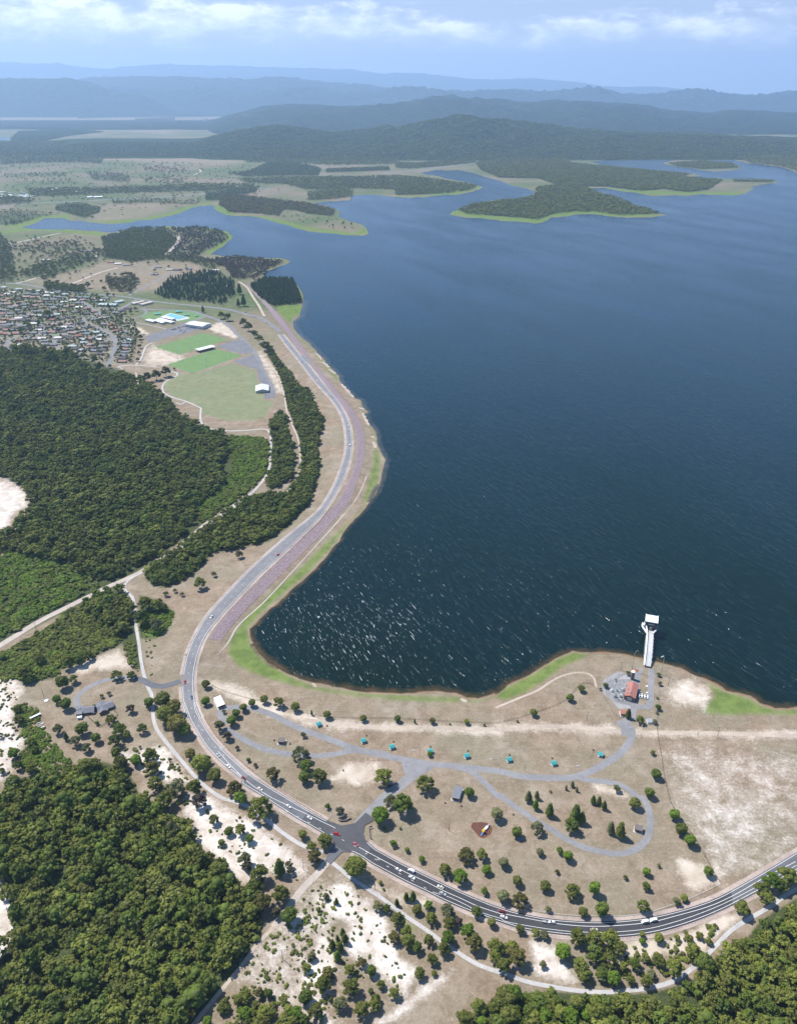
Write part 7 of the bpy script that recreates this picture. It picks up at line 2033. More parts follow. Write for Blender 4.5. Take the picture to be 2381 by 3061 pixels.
# ------------------------------------------------------------------ works yard
def works():
    c, rz, L = frame2('L', (640, 1400), (585, 1610))
    e = empty('pump_house', c, rz, 'pump house with a long red gabled roof in the works yard', 'building')
    w = 9.2; L2 = L / 2 + 1; w2 = w / 2
    Geo().gable_wall(-L2, L2, -w2, w2, 4.6, 2.0).build('wall', M['brick'], e)
    Geo().gable(-L2, L2, -w2, w2, 4.6, 2.0, .5, .15).build('roof', M['redroof'], e)
    Geo().box(L2 - .02, L2 + .06, -2.0, 2.0, 0, 3.8).build('door', M['steel'], e)
    for k in range(4): Geo().box(-L2 + 2 + k * (2 * L2 - 4) / 3 - .6, -L2 + 2 + k * (2 * L2 - 4) / 3 + .6, w2 - .02, w2 + .04, 1.2, 2.6).build('window', M['glass'], e)
    block('store_shed', 'small shed with a red roof beside the works gate', 'L', (432, 1850), (560, 1862), 5.0, 2.8, M['brick'], M['redroof'], 1.1)
    t = empty('water_tank', P(*T('L', (637, 1240))[0]), 0, 'tall brown water tank with a round white top', 'tank')
    Geo().tube((0, 0, 0), (0, 0, 8.6), 1.6, k=20).build('tank_wall', M['brownroof'], t)
    Geo().tube((0, 0, 8.6), (0, 0, 9.0), 1.85, 1.5, k=20).build('lid', M['white'], t)
    # sunken valve pit
    c, rz, L = frame2('L', (752, 1535), (918, 1565))
    v = empty('valve_pit', c, rz, 'dark rectangular valve pit with white pipes in it', 'pit')
    Geo().box(-L / 2, L / 2, -2.7, 2.7, -.1, .1).build('pit_floor', M['stone'], v)
    g = Geo()
    for y in (-2.8, 2.8): g.box(-L / 2, L / 2, y - .18, y + .18, 0, .9)
    for x in (-L / 2, L / 2): g.box(x - .18, x + .18, -2.6, 2.6, 0, .9)
    g.build('kerb_wall', M['concrete'], v)
    for x in (-3.6, -1.2, 1.2, 3.6): Geo().tube((x, -2.2, .7), (x, 2.2, .7), .5, k=12).build('pipe', M['white'], v)
    Geo().tube((-4.2, 0, .9), (4.2, 0, .9), .35, k=10).build('manifold', M['white'], v)
    # switchyard of steel frames
    o = P(*T('L', (410, 1480))[0])
    s = empty('switchyard', o, .12, 'crowded grey steel switchyard beside the pump house', 'switchyard')
    g = Geo()
    for ix in range(5):
        x = -7 + ix * 3.5
        for y in (-8, -2.5, 3, 8.5):
            g.tube((x, y, 0), (x, y, 7), .13, k=6)
        g.bar((x, -8, 7), (x, 8.5, 7), .3, .3).bar((x, -8, 5.2), (x, 8.5, 5.2), .2, .2)
    for y in (-8, -2.5, 3, 8.5): g.bar((-7, y, 7.1), (7, y, 7.1), .3, .3)
    g.build('gantry', M['steel'], s)
    for k in range(6):
        x, y = -6 + (k % 3) * 5, -5 + (k // 3) * 7.5
        Geo().box(x - 1.1, x + 1.1, y - .8, y + .8, 0, 2.4).tube((x - .6, y, 2.4), (x - .6, y, 3.6), .16).tube((x + .6, y, 2.4), (x + .6, y, 3.6), .16).build('transformer', M['white'] if k % 2 else M['steel'], s)
    for (x, y) in ((-7, 12), (-4, 13), (3, 12)):
        Geo().tube((x, y, 0), (x, y, 11), .16, .1, 6).bar((x - 1, y, 10.5), (x + 1, y, 10.5), .12).build('line_post', M['steel'], s)
    for x, y, l in ((632, 1090, 'left'), (1145, 1155, 'right')):
        m = empty('lamp_mast', P(*T('L', (x, y))[0]), 0.1, f'tall curved lamp mast on the {l} side of the bridge approach', 'lamp')
        h = 21 if l == 'left' else 19
        Geo().tube((0, 0, 0), (0, 0, h), .3, .18, 8).bar((0, 0, h), (1.8 if l == 'left' else -.8, 0, h + 2.2), .2).build('mast', M['steel'], m)
        Geo().bar((1.8 if l == 'left' else -.8, 0, h + 2.2), (3.4 if l == 'left' else -3.2, 0, h + 1.0), .5, .25).build('lamp_head', M['steel'], m)
    q = P(*T('L', (715, 1088))[0])
    bm_ = Geo().tube((0, 0, 0), (0, 0, .7), 2.4, 0.6, 14); o2 = bm_.build('soil_heap', M['rust']); place(o2, q); tag(o2, 'heap of rust red soil by the yard road near the bridge', 'heap')
    for x, y, l in ((895, 1370, 'in the middle of the yard island'), (775, 1462, 'upper left of the valve pit'), (900, 1485, 'upper right of the valve pit')):
        hh = empty('manhole_cover', P(*T('L', (x, y))[0]), 0, f'round white concrete manhole {l}', 'manhole')
        Geo().tube((0, 0, 0), (0, 0, .5), .8, k=14).build('ring', M['concrete'], hh); Geo().tube((0, 0, .5), (0, 0, .6), .9, k=14).build('lid', M['white'], hh)
    cb = empty('control_cabinet', P(*T('L', (943, 1995))[0]), .05, 'square white cabinet at the lower right corner of the works yard', 'cabinet')
    Geo().box(-2.2, 2.2, -2.2, 2.2, 0, 1.7).build('body', M['white'], cb); Geo().box(-2.35, 2.35, -2.35, 2.35, 1.7, 1.82).build('lid', M['steel'], cb)
    gt = empty('yard_gate', P(*T('L', (660, 1965))[0]), .05, 'steel gate across the road into the works yard', 'gate')
    for x in (-3, 0, 3): Geo().tube((x, 0, 0), (x, 0, 2), .08).build('gate_post', M['steel'], gt)
    Geo().bar((-3, 0, 1.9), (3, 0, 1.9), .06).bar((-3, 0, 1.1), (3, 0, 1.1), .06).bar((-3, 0, .3), (3, 0, .3), .06).build('gate_leaf', M['steel'], gt)
    bo = empty('buoy', P(*T('Q', (722, 662))[0]), 0, 'single white buoy floating in the corner of the lake', 'buoy')
    Geo().tube((0, 0, -.3), (0, 0, .5), 1.0, .9, 14).build('float', M['white'], bo); Geo().tube((0, 0, .5), (0, 0, 1.6), .35, .1, 8).build('top_mark', M['white'], bo)


works()

# ------------------------------------------------------------------ lone house
def lone_house():
    for (a, b, w, l, k) in (('880', '', 0, 0, 0),): pass
    c, rz, L = frame2('N', (905, 650), (1060, 690))
    e = empty('house', P(*T('N', (975, 672))[0]), 0.0, 'lone brown brick house wing with a grey tiled roof beside the gravel drive', 'house')
    ra = P(*T('N', (1068, 668))[0]) - P(*T('N', (900, 690))[0]); rz = math.atan2(ra.y, ra.x); e.rotation_euler.z = rz
    Geo().gable_wall(-6.8, 6.8, -3.6, 3.6, 2.7, 1.7).build('wall', M['brick'], e)
    Geo().gable(-6.8, 6.8, -3.6, 3.6, 2.7, 1.7, .6).build('roof', M['greyroof'], e)
    Geo().gable_wall(-6.9, -2.4, -5.6, 4.0, 2.6, .9).build('garage_wall', M['brick'], e)
    Geo().box(-7.4, -2.0, -6.0, 4.4, 3.4, 3.6).build('garage_roof', M['greyroof'], e)
    Geo().box(-5, -4, 1, 1.8, 3.4, 5.0).build('chimney', M['paleblock'], e)
    for x in (-1, 3, 6): Geo().box(x - .8, x + .8, -3.66, -3.58, .9, 2.1).build('window', M['glass'], e)
    Geo().box(1, 1.9, -3.66, -3.58, 0, 2.1).build('door', M['wood'], e)
    f = empty('house', P(*T('N', (1190, 632))[0]), rz + .35, 'second wing of the lone house with a cross shaped grey roof', 'house')
    Geo().gable_wall(-6, 6.5, -3.8, 3.8, 2.7, 1.8).build('wall', M['brick'], f)
    Geo().gable(-6, 6.5, -3.8, 3.8, 2.7, 1.8, .6).build('roof', M['greyroof'], f)
    g = Geo().gable(-6.2, 6.2, -3.4, 3.4, 2.75, 1.6, .5); g.v = [(-y - 2.5, x, z) for x, y, z in g.v]; g.build('roof', M['greyroof'], f)
    g = Geo().gable_wall(-6.0, 6.0, -3.2, 3.2, 2.6, 1.5); g.v = [(-y - 2.5, x, z) for x, y, z in g.v]; g.build('wall', M['brick'], f)
    for x in (-4, 2, 5.5): Geo().box(x - .7, x + .7, -3.86, -3.78, .9, 2.1).build('window', M['glass'], f)
    s = empty('garden_shed', P(*T('N', (905, 745))[0]), rz, 'tiny shed with a flat white roof beside the lone house', 'shed')
    Geo().box(-1.8, 1.8, -1.3, 1.3, 0, 2.1).build('wall', M['white'], s); Geo().box(-2, 2, -1.5, 1.5, 2.1, 2.25).build('roof', M['white'], s); Geo().box(-.4, .4, -1.34, -1.29, 0, 1.9).build('door', M['steel'], s)
    d = empty('clothes_line', P(*T('N', (1062, 700))[0]), rz, 'white outdoor frame between the two wings of the lone house', 'frame')
    Geo().tube((0, 0, 0), (0, 0, 2), .06).build('post', M['steel'], d); Geo().bar((-1.5, 0, 2), (1.5, 0, 2), .08).bar((0, -1.5, 2), (0, 1.5, 2), .08).build('arms', M['white'], d)
    w = empty('lean_to', P(*T('N', (405, 735))[0]), .75, 'long narrow lean to with a pale roof by the green scrub', 'shed')
    Geo().box(-4.5, 4.5, -1, 1, 2.0, 2.15).build('roof', M['steel'], w); Geo().box(-4.4, 4.4, .8, .95, 0, 2).build('wall', M['dark'], w)
    for k, (x, y) in enumerate(((445, 800), (470, 812), (455, 835), (478, 850), (440, 822))):
        t = empty('timber_stack', P(*T('N', (x, y))[0]), 0.55, ['upper left', 'upper right', 'middle', 'lowest', 'left'][k] + ' grey stack of boards beside the dirt path near the lone house', 'stack')
        Geo().box(-1.9, 1.9, -.45, .45, .1, .8).build('boards', M['steel'] if k % 2 else M['paleblock'], t)
        for q in (-1.2, 1.2): Geo().box(q - .1, q + .1, -.45, .45, 0, .1).build('bearer', M['wood'], t)
    k = empty('water_trough', P(*T('N', (527, 546))[0]), 0, 'round pale concrete trough near the leaning dark pole', 'trough')
    Geo().tube((0, 0, 0), (0, 0, .5), 1.9, k=22).build('wall', M['concrete'], k); Geo().tube((0, 0, .5), (0, 0, .54), 1.7, k=22).build('water', M['paleroof'], k)


lone_house()

# ------------------------------------------------------------------ cars
PAINTS = {}
def paint(c):
    if c not in PAINTS:
        rgb = {'white': (0.74, 0.74, 0.72), 'cream': (0.66, 0.62, 0.52), 'red': (0.42, 0.012, 0.012), 'maroon': (0.17, 0.012, 0.02), 'silver': (0.42, 0.44, 0.46), 'blue': (0.06, 0.12, 0.25), 'dark': (0.03, 0.035, 0.04), 'green': (0.05, 0.12, 0.08), 'pink': (0.40, 0.10, 0.13)}[c]
        m, g = mat('car_paint_' + c)
        b = g.n('ShaderNodeBsdfPrincipled', {'Base Color': rgb + (1,), 'Roughness': 0.3, 'Specular IOR Level': 0.5, 'Coat Weight': 0.5})
        g.n('ShaderNodeOutputMaterial', {0: b}); PAINTS[c] = m
    return PAINTS[c]


def section_loft(secs, m):
    """body made of cross sections along x: (x, half width, z bottom, z top)"""
    g = Geo(); vs = []
    for x, w, z0, z1 in secs:
        vs += [(x, -w * .92, z0), (x, -w, z0 + (z1 - z0) * .45), (x, -w * .88, z1), (x, w * .88, z1), (x, w, z0 + (z1 - z0) * .45), (x, w * .92, z0)]
    n = len(secs); fs = []
    for i in range(n - 1):
        for j in range(6):
            a, b = i * 6 + j, i * 6 + (j + 1) % 6
            fs.append((a, b, b + 6, a + 6))
    fs += [tuple(range(6))[::-1], tuple(range((n - 1) * 6, n * 6))]
    return g.add(vs, fs, m)


CAR_PROTO = {}
def car(pos, rz, kind, colour, label, group=None, small=False):
    key = (kind, colour, small)
    if key in CAR_PROTO:
        e = copy_tree(CAR_PROTO[key]); e['label'] = label
        if 'group' in e.keys() and not group: del e['group']
        if group: e['group'] = group
        return place(e, pos, rz)
    e = empty({'sedan': 'sedan_car', 'wagon': 'wagon_car', 'ute': 'utility_truck', 'van': 'van'}[kind], pos, rz, label, 'car', group)
    if kind in ('sedan', 'wagon'):
        section_loft([(-2.3, .78, .35, .78), (-2.15, .86, .25, .95), (-1.2, .9, .22, .98), (.9, .9, .22, .95), (1.9, .86, .22, .82), (2.3, .76, .3, .66)], 0).build('body', paint(colour), e)
        r = -1.75 if kind == 'wagon' else -1.35
        section_loft([(r - .35, .70, .9, .96), (r + .15, .72, .9, 1.36), (.2, .72, .9, 1.40), (.95, .70, .9, .96)], 0).build('window', M['glass'], e)
        section_loft([(r + .2, .66, 1.34, 1.42), (-.5, .68, 1.34, 1.47), (.12, .66, 1.34, 1.43)], 0).build('roof', paint(colour), e)
    elif kind == 'van':
        section_loft([(-2.4, .85, .35, 1.9), (-2.2, .92, .25, 2.0), (1.0, .92, .25, 2.0), (1.6, .9, .25, 1.15), (2.3, .84, .3, .9)], 0).build('body', paint(colour), e)
        section_loft([(-1.9, .93, 1.15, 1.7), (.9, .93, 1.15, 1.7), (1.35, .88, 1.15, 1.45)], 0).build('window', M['glass'], e)
    else:
        section_loft([(-2.5, .86, .4, .95), (-.3, .88, .3, .98), (1.5, .88, .3, 1.0), (2.4, .8, .35, .8)], 0).build('body', paint(colour), e)
        section_loft([(-.4, .74, .95, 1.5), (.3, .74, .95, 1.55), (1.0, .72, .95, 1.0)], 0).build('window', M['glass'], e)
        Geo().box(-2.45, -.5, -.8, .8, .96, 1.35).build('tray', M['steel'], e)
    if not small:
        for sx in (-1.4, 1.4):
            for sy in (-1, 1): Geo().tube((sx, sy * .92, .32), (sx, sy * .70, .32), .32, k=12).build('wheel', M['tyre'], e)
        for sy in (-.6, .6):
            Geo().box(2.26, 2.34, sy - .18, sy + .18, .52, .68).build('headlight', M['headl'], e)
            Geo().box(-2.36, -2.27, sy - .18, sy + .18, .6, .78).build('tail_light', M['lightred'], e)
    CAR_PROTO[key] = e
    return e


def road_heading(px, py):
    i = idx(RRs, (px, py)); a, b = P(*RRs[max(i - 2, 0)]), P(*RRs[min(i + 2, len(RRs) - 1)])
    return math.atan2(b.y - a.y, b.x - a.x)


for t, x, y, k, c, flip, l in [
    ('O', 440, 357, 'sedan', 'dark', 1, 'dark car side by side with a white one at the lookout on the dam road'), ('O', 463, 360, 'sedan', 'white', 0, 'white car side by side with a dark one at the lookout on the dam road'),
    ('O', 625, 590, 'sedan', 'white', 1, 'white car in the left lane on the upper dam road'), ('O', 700, 645, 'wagon', 'white', 0, 'white car in the right lane on the upper dam road'),
    ('O', 1020, 1165, 'wagon', 'white', 0, 'white car near the middle of the dam curve, upper of two'), ('O', 1042, 1412, 'van', 'white', 0, 'white vehicle near the middle of the dam curve, lower of two'),
    ('E', 1177, 368, 'sedan', 'red', 0, 'small red car on the dam road beside the purple rock facing'), ('E', 896, 631, 'wagon', 'white', 1, 'white car where the purple rock facing ends'),
    ('E', 783, 907, 'sedan', 'red', 1, 'bright red car at the turnoff to the lone house'), ('E', 812, 971, 'sedan', 'blue', 1, 'dark blue car just past the turnoff to the lone house'),
    ('A', 1108, 272, 'sedan', 'silver', 1, 'blue and white car on the bend above the belt of trees'), ('A', 1161, 328, 'sedan', 'white', 1, 'white car following the blue and white one on the bend'),
    ('A', 1238, 388, 'sedan', 'maroon', 1, 'dark red car where the road surface changes colour'), ('A', 1321, 443, 'sedan', 'cream', 1, 'cream car below the dark red one, left of the big roadside tree'),
    ('A', 1465, 531, 'wagon', 'white', 1, 'white car in the row approaching the intersection, upper one'), ('A', 1571, 590, 'wagon', 'white', 1, 'white wagon in the row approaching the intersection, lower one'),
    ('B', 768, 1123, 'wagon', 'red', 1, 'bright red car crossing the intersection'), ('B', 874, 1182, 'sedan', 'pink', 1, 'faded pinkish red car just below the intersection'),
    ('K', 820, 572, 'wagon', 'white', 1, 'white car in the outer lane of the group of three'), ('K', 930, 583, 'van', 'white', 0, 'white van in the upper lane of the group of three'), ('K', 935, 639, 'sedan', 'white', 1, 'white sedan in the middle lane of the group of three'),
    ('K', 1177, 719, 'sedan', 'cream', 0, 'cream sedan in the upper lane beside a silver blue one'), ('K', 1196, 775, 'sedan', 'silver', 1, 'silver blue car in the middle lane beside a cream one'),
    ('D', 33, 691, 'sedan', 'maroon', 0, 'dark red car right of the dark roadside tree'), ('D', 45, 723, 'sedan', 'white', 1, 'white sedan just below the dark red car'),
    ('D', 142, 698, 'sedan', 'dark', 0, 'black car in the shadow of the big yellow green gum'), ('D', 316, 752, 'wagon', 'white', 0, 'white car towing a trailer on the bottom bend'),
    ('D', 553, 795, 'wagon', 'cream', 1, 'cream car partly hidden by trees on the outer lane'), ('D', 839, 751, 'van', 'white', 0, 'white vehicle right behind a longer one on the right of the bend'), ('D', 886, 742, 'van', 'white', 0, 'longer white vehicle leading on the right of the bend'),
    ('M', 940, 395, 'sedan', 'dark', 1, 'black car in the shade of the gum on the park entrance road'),
    ('F', 1040, 333, 'sedan', 'dark', 0, 'dark car on the far town road near the dam'), ('F', 1112, 360, 'sedan', 'white', 0, 'white car where the town road meets the dam'), ('F', 1128, 377, 'sedan', 'red', 1, 'red car at the top end of the dam road')]:
    p = P(*T(t, (x, y))[0])
    h = road_heading(*T(t, (x, y))[0]) + (math.pi if not flip else 0)
    if t == 'M': h = 0.85
    if t == 'F' and x == 1040: h = -.5
    car(p + Vector((0, 0, .45)), h, k, c, l)
e = empty('trailer', P(*T('D', (274, 748))[0]) + Vector((0, 0, .45)), road_heading(*T('D', (274, 748))[0]), 'open grey box trailer towed by the white car on the bottom bend', 'trailer')
Geo().box(-1.5, 1.2, -.85, .85, .5, .6).box(-1.5, 1.2, -.85, -.8, .6, 1.0).box(-1.5, 1.2, .8, .85, .6, 1.0).box(-1.5, -1.45, -.8, .8, .6, 1.0).build('tray', M['steel'], e)
Geo().bar((1.2, 0, .5), (2.4, 0, .5), .1).build('drawbar', M['steel'], e)
for sy in (-.9, .9): Geo().tube((0, sy, .32), (0, sy * .8, .32), .32, k=10).build('wheel', M['tyre'], e)
e = empty('picnic_table', P(*T('D', (138, 282))[0]), .4, 'blue picnic table in the shade of the dark grey green tree', 'table')
Geo().box(-1.1, 1.1, -.4, .4, .72, .8).build('table_top', M['blue'], e)
for sy in (-.8, .8): Geo().box(-1.1, 1.1, sy - .15, sy + .15, .42, .48).build('seat', M['blue'], e)
Geo().box(-.8, -.7, -.8, .8, .1, .72).box(.7, .8, -.8, .8, .1, .72).build('legs', M['steel'], e)

# cars in the pool car park: rows of bays
R = random.Random(4)
def bay_row(a, b, n, skip, rz):
    pa, pb = P(*T('J', a)[0]), P(*T('J', b)[0])
    for i in range(n):
        if R.random() < skip: continue
        c = R.choice(['white', 'white', 'white', 'silver', 'red', 'dark', 'blue', 'cream', 'green'])
        k = R.choice(['sedan', 'wagon', 'sedan', 'van'])
        p = pa.lerp(pb, (i + .5) / n) + Vector((0, 0, .15))
        car(p, rz + R.uniform(-.05, .05) + R.choice([0, math.pi]), k, c, f'{c if c != "dark" else "black"} {k if k != "wagon" else "station wagon"} parked in the rows of the pool car park', f'{c} {k} cars of the pool car park', small=True)


for a, b, n, s in (((475, 385), (560, 360), 9, .35), ((565, 360), (700, 320), 15, .2), ((595, 382), (770, 335), 18, .3), ((655, 392), (700, 378), 5, .4), ((705, 322), (805, 352), 12, .3), ((590, 350), (640, 335), 6, .3)):
    pa, pb = P(*T('J', a)[0]), P(*T('J', b)[0])
    bay_row(a, b, n, s, math.atan2(pb.y - pa.y, pb.x - pa.x) + 1.57)
car(P(*T('J', (277, 411))[0]) + Vector((0, 0, .12)), .3, 'wagon', 'blue', 'dark blue car alone at the left end of the pool car park')
car(P(*T('J', (1513, 1020))[0]) + Vector((0, 0, .12)), .3, 'sedan', 'white', 'white car alone beside the clubhouse at the end of the sports road')
car(P(*T('J', (485, 152))[0]) + Vector((0, 0, .12)), 0, 'wagon', 'white', 'white car on the loop road behind the swimming pool')

# ------------------------------------------------------------------ sports fields and pool
def box_bld(name, label, tile, c1, c2, w, h, wall, roof, pitch=1.0, over=.6, posts=False, cat='building'):
    c, rz, L = frame2(tile, c1, c2)
    e = empty(name, c, rz, label, cat); L2, w2 = L / 2, w / 2
    if posts:
        for i in range(7):
            for y in (-w2 + .5, w2 - .5): Geo().box(-L2 + .5 + i * (L - 1) / 6 - .12, -L2 + .5 + i * (L - 1) / 6 + .12, y - .12, y + .12, 0, h).build('post', M['steel'], e)
        Geo().box(-L2 + 2, L2 - 2, -w2 * .4, w2 * .4, 0, h - .3).build('wall', wall, e)
    else:
        Geo().gable_wall(-L2, L2, -w2, w2, h, pitch).build('wall', wall, e)
        for i in range(4): Geo().box(-L2 + (i + .5) * L / 4 - 1, -L2 + (i + .5) * L / 4 + 1, -w2 - .05, -w2 + .02, 1, 2.4).build('window', M['glass'], e)
    Geo().gable(-L2, L2, -w2, w2, h, pitch, over, .2).build('roof', roof, e)
    return e


box_bld('grandstand', 'long pavilion with a pale roof between the two green playing fields', 'J', (815, 585), (975, 545), 14, 5.0, M['brick'], M['paleroof'], .9, 1.2, True)
box_bld('clubhouse', 'square clubhouse with a pale gabled roof at the end of the sports road', 'J', (1475, 945), (1475, 1000), 22, 4.2, M['paleblock'], M['paleroof'], 3.0, .8)
box_bld('sports_hall', 'large hall with a pale flat roof beside the pool car park', 'J', (740, 315), (915, 340), 30, 7.0, M['concrete'], M['paleroof'], 1.6, .6)
box_bld('pool_building', 'left white roofed building in front of the swimming pool', 'J', (310, 270), (390, 288), 13, 4.0, M['paleblock'], M['paleroof'], .8, .5)
for k, (a, b) in enumerate((((395, 275), (480, 302)), ((425, 262), (570, 300)), ((465, 245), (580, 268)))):
    box_bld('pool_building', ['nearest', 'middle', 'farthest'][k] + ' of the three long white roofs right in front of the swimming pool', 'J', a, b, 11, 4.2 + .3 * k, M['paleblock'], M['white'], .7, .4)
patch('pool_surround', T('J', (470, 215), (540, 190), (725, 232), (740, 245), (610, 270), (575, 262)), .22, M['concrete'])
def pool():
    ps = T('J', (490, 215), (545, 195), (715, 232), (615, 258))
    vs = [P(*p) for p in ps]; o = vs[0].copy()
    e = empty('swimming_pool', o, 0, 'large turquoise swimming pool above the car park', 'pool')
    Geo().add([v - o + Vector((0, 0, .35)) for v in vs], [(0, 3, 2, 1)]).build('water', M['pool'], e)
    g = Geo()
    for a, b in zip(vs, vs[1:] + vs[:1]): g.bar(a - o + Vector((0, 0, .3)), b - o + Vector((0, 0, .3)), 1.2, .3)
    g.build('edge', M['white'], e)
pool()
for x, y, s, l in ((410, 205, 7, 'on the lawn left of the swimming pool'), (625, 182, 7, 'on the lawn behind the swimming pool'), (705, 215, 6, 'at the far right corner of the swimming pool'), (808, 222, 4, 'on the lawn right of the swimming pool')):
    e = empty('shade_canopy', P(*T('J', (x, y))[0]), .4, 'blue green shade canopy ' + l, 'canopy')
    for a in (-s, s):
        for b in (-s * .6, s * .6): Geo().tube((a, b, 0), (a, b, 3), .1).build('post', M['steel'], e)
    Geo().add([(-s - .6, -s * .7, 2.9), (s + .6, -s * .7, 2.9), (s + .6, s * .7, 2.9), (-s - .6, s * .7, 2.9), (0, 0, 4.2)], [(0, 1, 4), (1, 2, 4), (2, 3, 4), (3, 0, 4)]).build('cover', M['turq'], e)

# ------------------------------------------------------------------ houses
ROOFS = dict(t=('terracotta', simple('terracotta_tiles', (0.313, 0.183, 0.139), .85, .15, .8)), p=('pinkish', simple('pink_tiles', (0.346, 0.247, 0.227), .85, .12, .8)), g=('grey', simple('grey_tiles', (0.191, 0.201, 0.218), .85, .15, .8)),
             d=('dark brown', simple('dark_tiles', (0.101, 0.087, 0.087), .85, .2, .8)), w=('cream', simple('cream_roof', (0.586, 0.566, 0.518), .7, .08, .8)), l=('pale green', simple('pale_green_roof', (0.349, 0.417, 0.404), .7, .1, .8)), r=('red', simple('red_tiles', (0.283, 0.110, 0.096), .85, .15, .8)))
WALLS = [simple('brick_wall', (0.30, 0.22, 0.17), .9, .15, 3), simple('cream_brick_wall', (0.46, 0.42, 0.35), .9, .1, 3)]
HOUSE_PROTO = {}
def house(p, rz, col, sc, label, group=None, shape=0):
    k = (col, shape)
    if k in HOUSE_PROTO:
        e = copy_tree(HOUSE_PROTO[k]); e['label'] = label
        if group: e['group'] = group
    else:
        e = empty('suburban_house', p, rz, label, 'house', group)
        if shape == 0:
            Geo().box(-8, 8, -4.6, 4.6, 0, 2.7).build('wall', WALLS[0], e)
            Geo().hip(-8, 8, -4.6, 4.6, 2.7, 2.3).build('roof', ROOFS[col][1], e)
        elif shape == 1:
            Geo().box(-8, 8, -4.2, 4.2, 0, 2.7).box(2, 8, -8.2, -4.2, 0, 2.7).build('wall', WALLS[1], e)
            g = Geo().hip(-8, 8, -4.2, 4.2, 2.7, 2.1); g.hip(2.02, 7.98, -8.4, 1.0, 2.68, 1.6); g.build('roof', ROOFS[col][1], e)
        else:
            Geo().gable_wall(-7.5, 7.5, -4.4, 4.4, 2.7, 1.8).build('wall', WALLS[0], e)
            Geo().gable(-7.5, 7.5, -4.4, 4.4, 2.7, 1.8, .6).build('roof', ROOFS[col][1], e)
        Geo().box(-5, -3.4, -4.68, -4.5, 1, 2.2).box(0, 1.8, -4.68, -4.5, 1, 2.2).build('window', M['glass'], e)
        HOUSE_PROTO[k] = e
    e.location = p; e.rotation_euler = (0, 0, rz); e.scale = (sc, sc, 1)
    return e


HS = '''50,155,l 230,178,l 350,188,p 470,200,l 545,217,w 630,225,l 780,240,l 90,235,w 20,255,t 120,292,t 400,275,t 315,268,p 210,300,d 550,300,g 860,265,t 940,272,g 1040,275,g 1130,290,p 1270,285,g 1165,320,g 1230,312,w 50,315,t
460,330,t 590,365,g 760,332,w 90,355,t 190,378,p 330,392,g 930,345,g 860,375,t 780,387,p 950,392,w 1040,408,t 520,394,t 210,430,g 390,412,d 290,362,g 240,460,d 760,440,t 900,450,g 1030,470,d 1130,445,t 380,488,p 465,494,l 225,525,w 70,535,t
250,546,d 340,550,d 430,550,d 690,478,l 640,542,r 740,527,d 840,512,d 160,545,p 1140,540,g 1225,520,p 1310,512,g 1380,460,g 1470,432,d 1530,405,d 945,585,d 830,597,p 1330,602,r 1240,597,g 1410,672,r 1480,690,g 1355,640,p 80,625,d 180,640,d
350,650,d 470,637,d 590,627,d 470,665,w 540,692,g 625,688,t 750,682,d 830,662,g 930,650,p 1020,630,g 320,702,d 205,705,t 100,712,t 10,708,r 940,737,r 1050,710,g 1150,692,l 1220,732,l 785,742,d 845,765,d 500,768,w 260,787,t 540,797,g 560,835,g 985,777,l
1000,818,l 1090,842,p 1255,822,d 870,860,l 900,888,d 1110,882,d 1230,865,g 980,907,l 1235,902,d 1180,952,d 930,972,d 600,882,t 250,845,w 10,808,t 1500,757,d 1550,787,l 1520,820,g 1500,854,g 1475,965,g 1470,1002,d 1465,1042,t 1120,912,g 1030,882,t
700,590,d 130,600,g 60,430,g 130,470,g 420,372,p 640,300,g 700,270,g 20,360,g 330,232,g 160,215,w 440,240,g 560,255,w 690,215,g 20,470,t 300,505,g 560,500,d 620,500,g 880,310,w 1000,305,p 650,405,g 710,370,g 250,335,t 130,395,g 450,445,g 40,575,p 860,625,g 770,630,w 680,655,g 90,665,t 270,620,g 400,590,w 650,600,p
700,760,w 730,800,d 1060,770,t 1130,760,g 870,700,p 1000,680,g 20,650,d 150,665,g 400,700,g 430,770,p 340,770,g 1180,780,w 640,840,g 780,950,d 1500,930,g 1490,895,t'''.split()
HS = [(float(a), float(b), c) for a, b, c in (q.split(',') for q in HS)]
HS.sort(key=lambda q: (round(q[1] / 48), q[0]))
ORD = 'first second third fourth fifth sixth seventh eighth ninth tenth eleventh twelfth thirteenth fourteenth fifteenth sixteenth seventeenth eighteenth nineteenth twentieth'.split()
rows = {}
for x, y, c in HS: rows.setdefault(round(y / 48), []).append((x, y, c))
RH = random.Random(9)
for ri, (k, row) in enumerate(sorted(rows.items())):
    for ci, (x, y, c) in enumerate(row):
        rz = 0.12 * math.sin(x * .01 + y * .02) + (0.35 if x > 1050 and y > 420 and y < 700 else 0) + RH.choice([0, 0, math.pi]) + RH.uniform(-.08, .08)
        if x < 1050 and y > 200: rz += .12
        big = 1.5 if (x, y) == (1550, 787) else RH.uniform(.92, 1.15)
        where = ORD[ci] if ci < 20 else 'last'
        house(P(*T('I', (x, y + 8))[0]), rz, c, big, f'{ROOFS[c][0]} roofed house, {where} from the left in the {ORD[ri]} row of the suburb', 'houses of the suburb', RH.choice([0, 0, 1, 1, 2]))
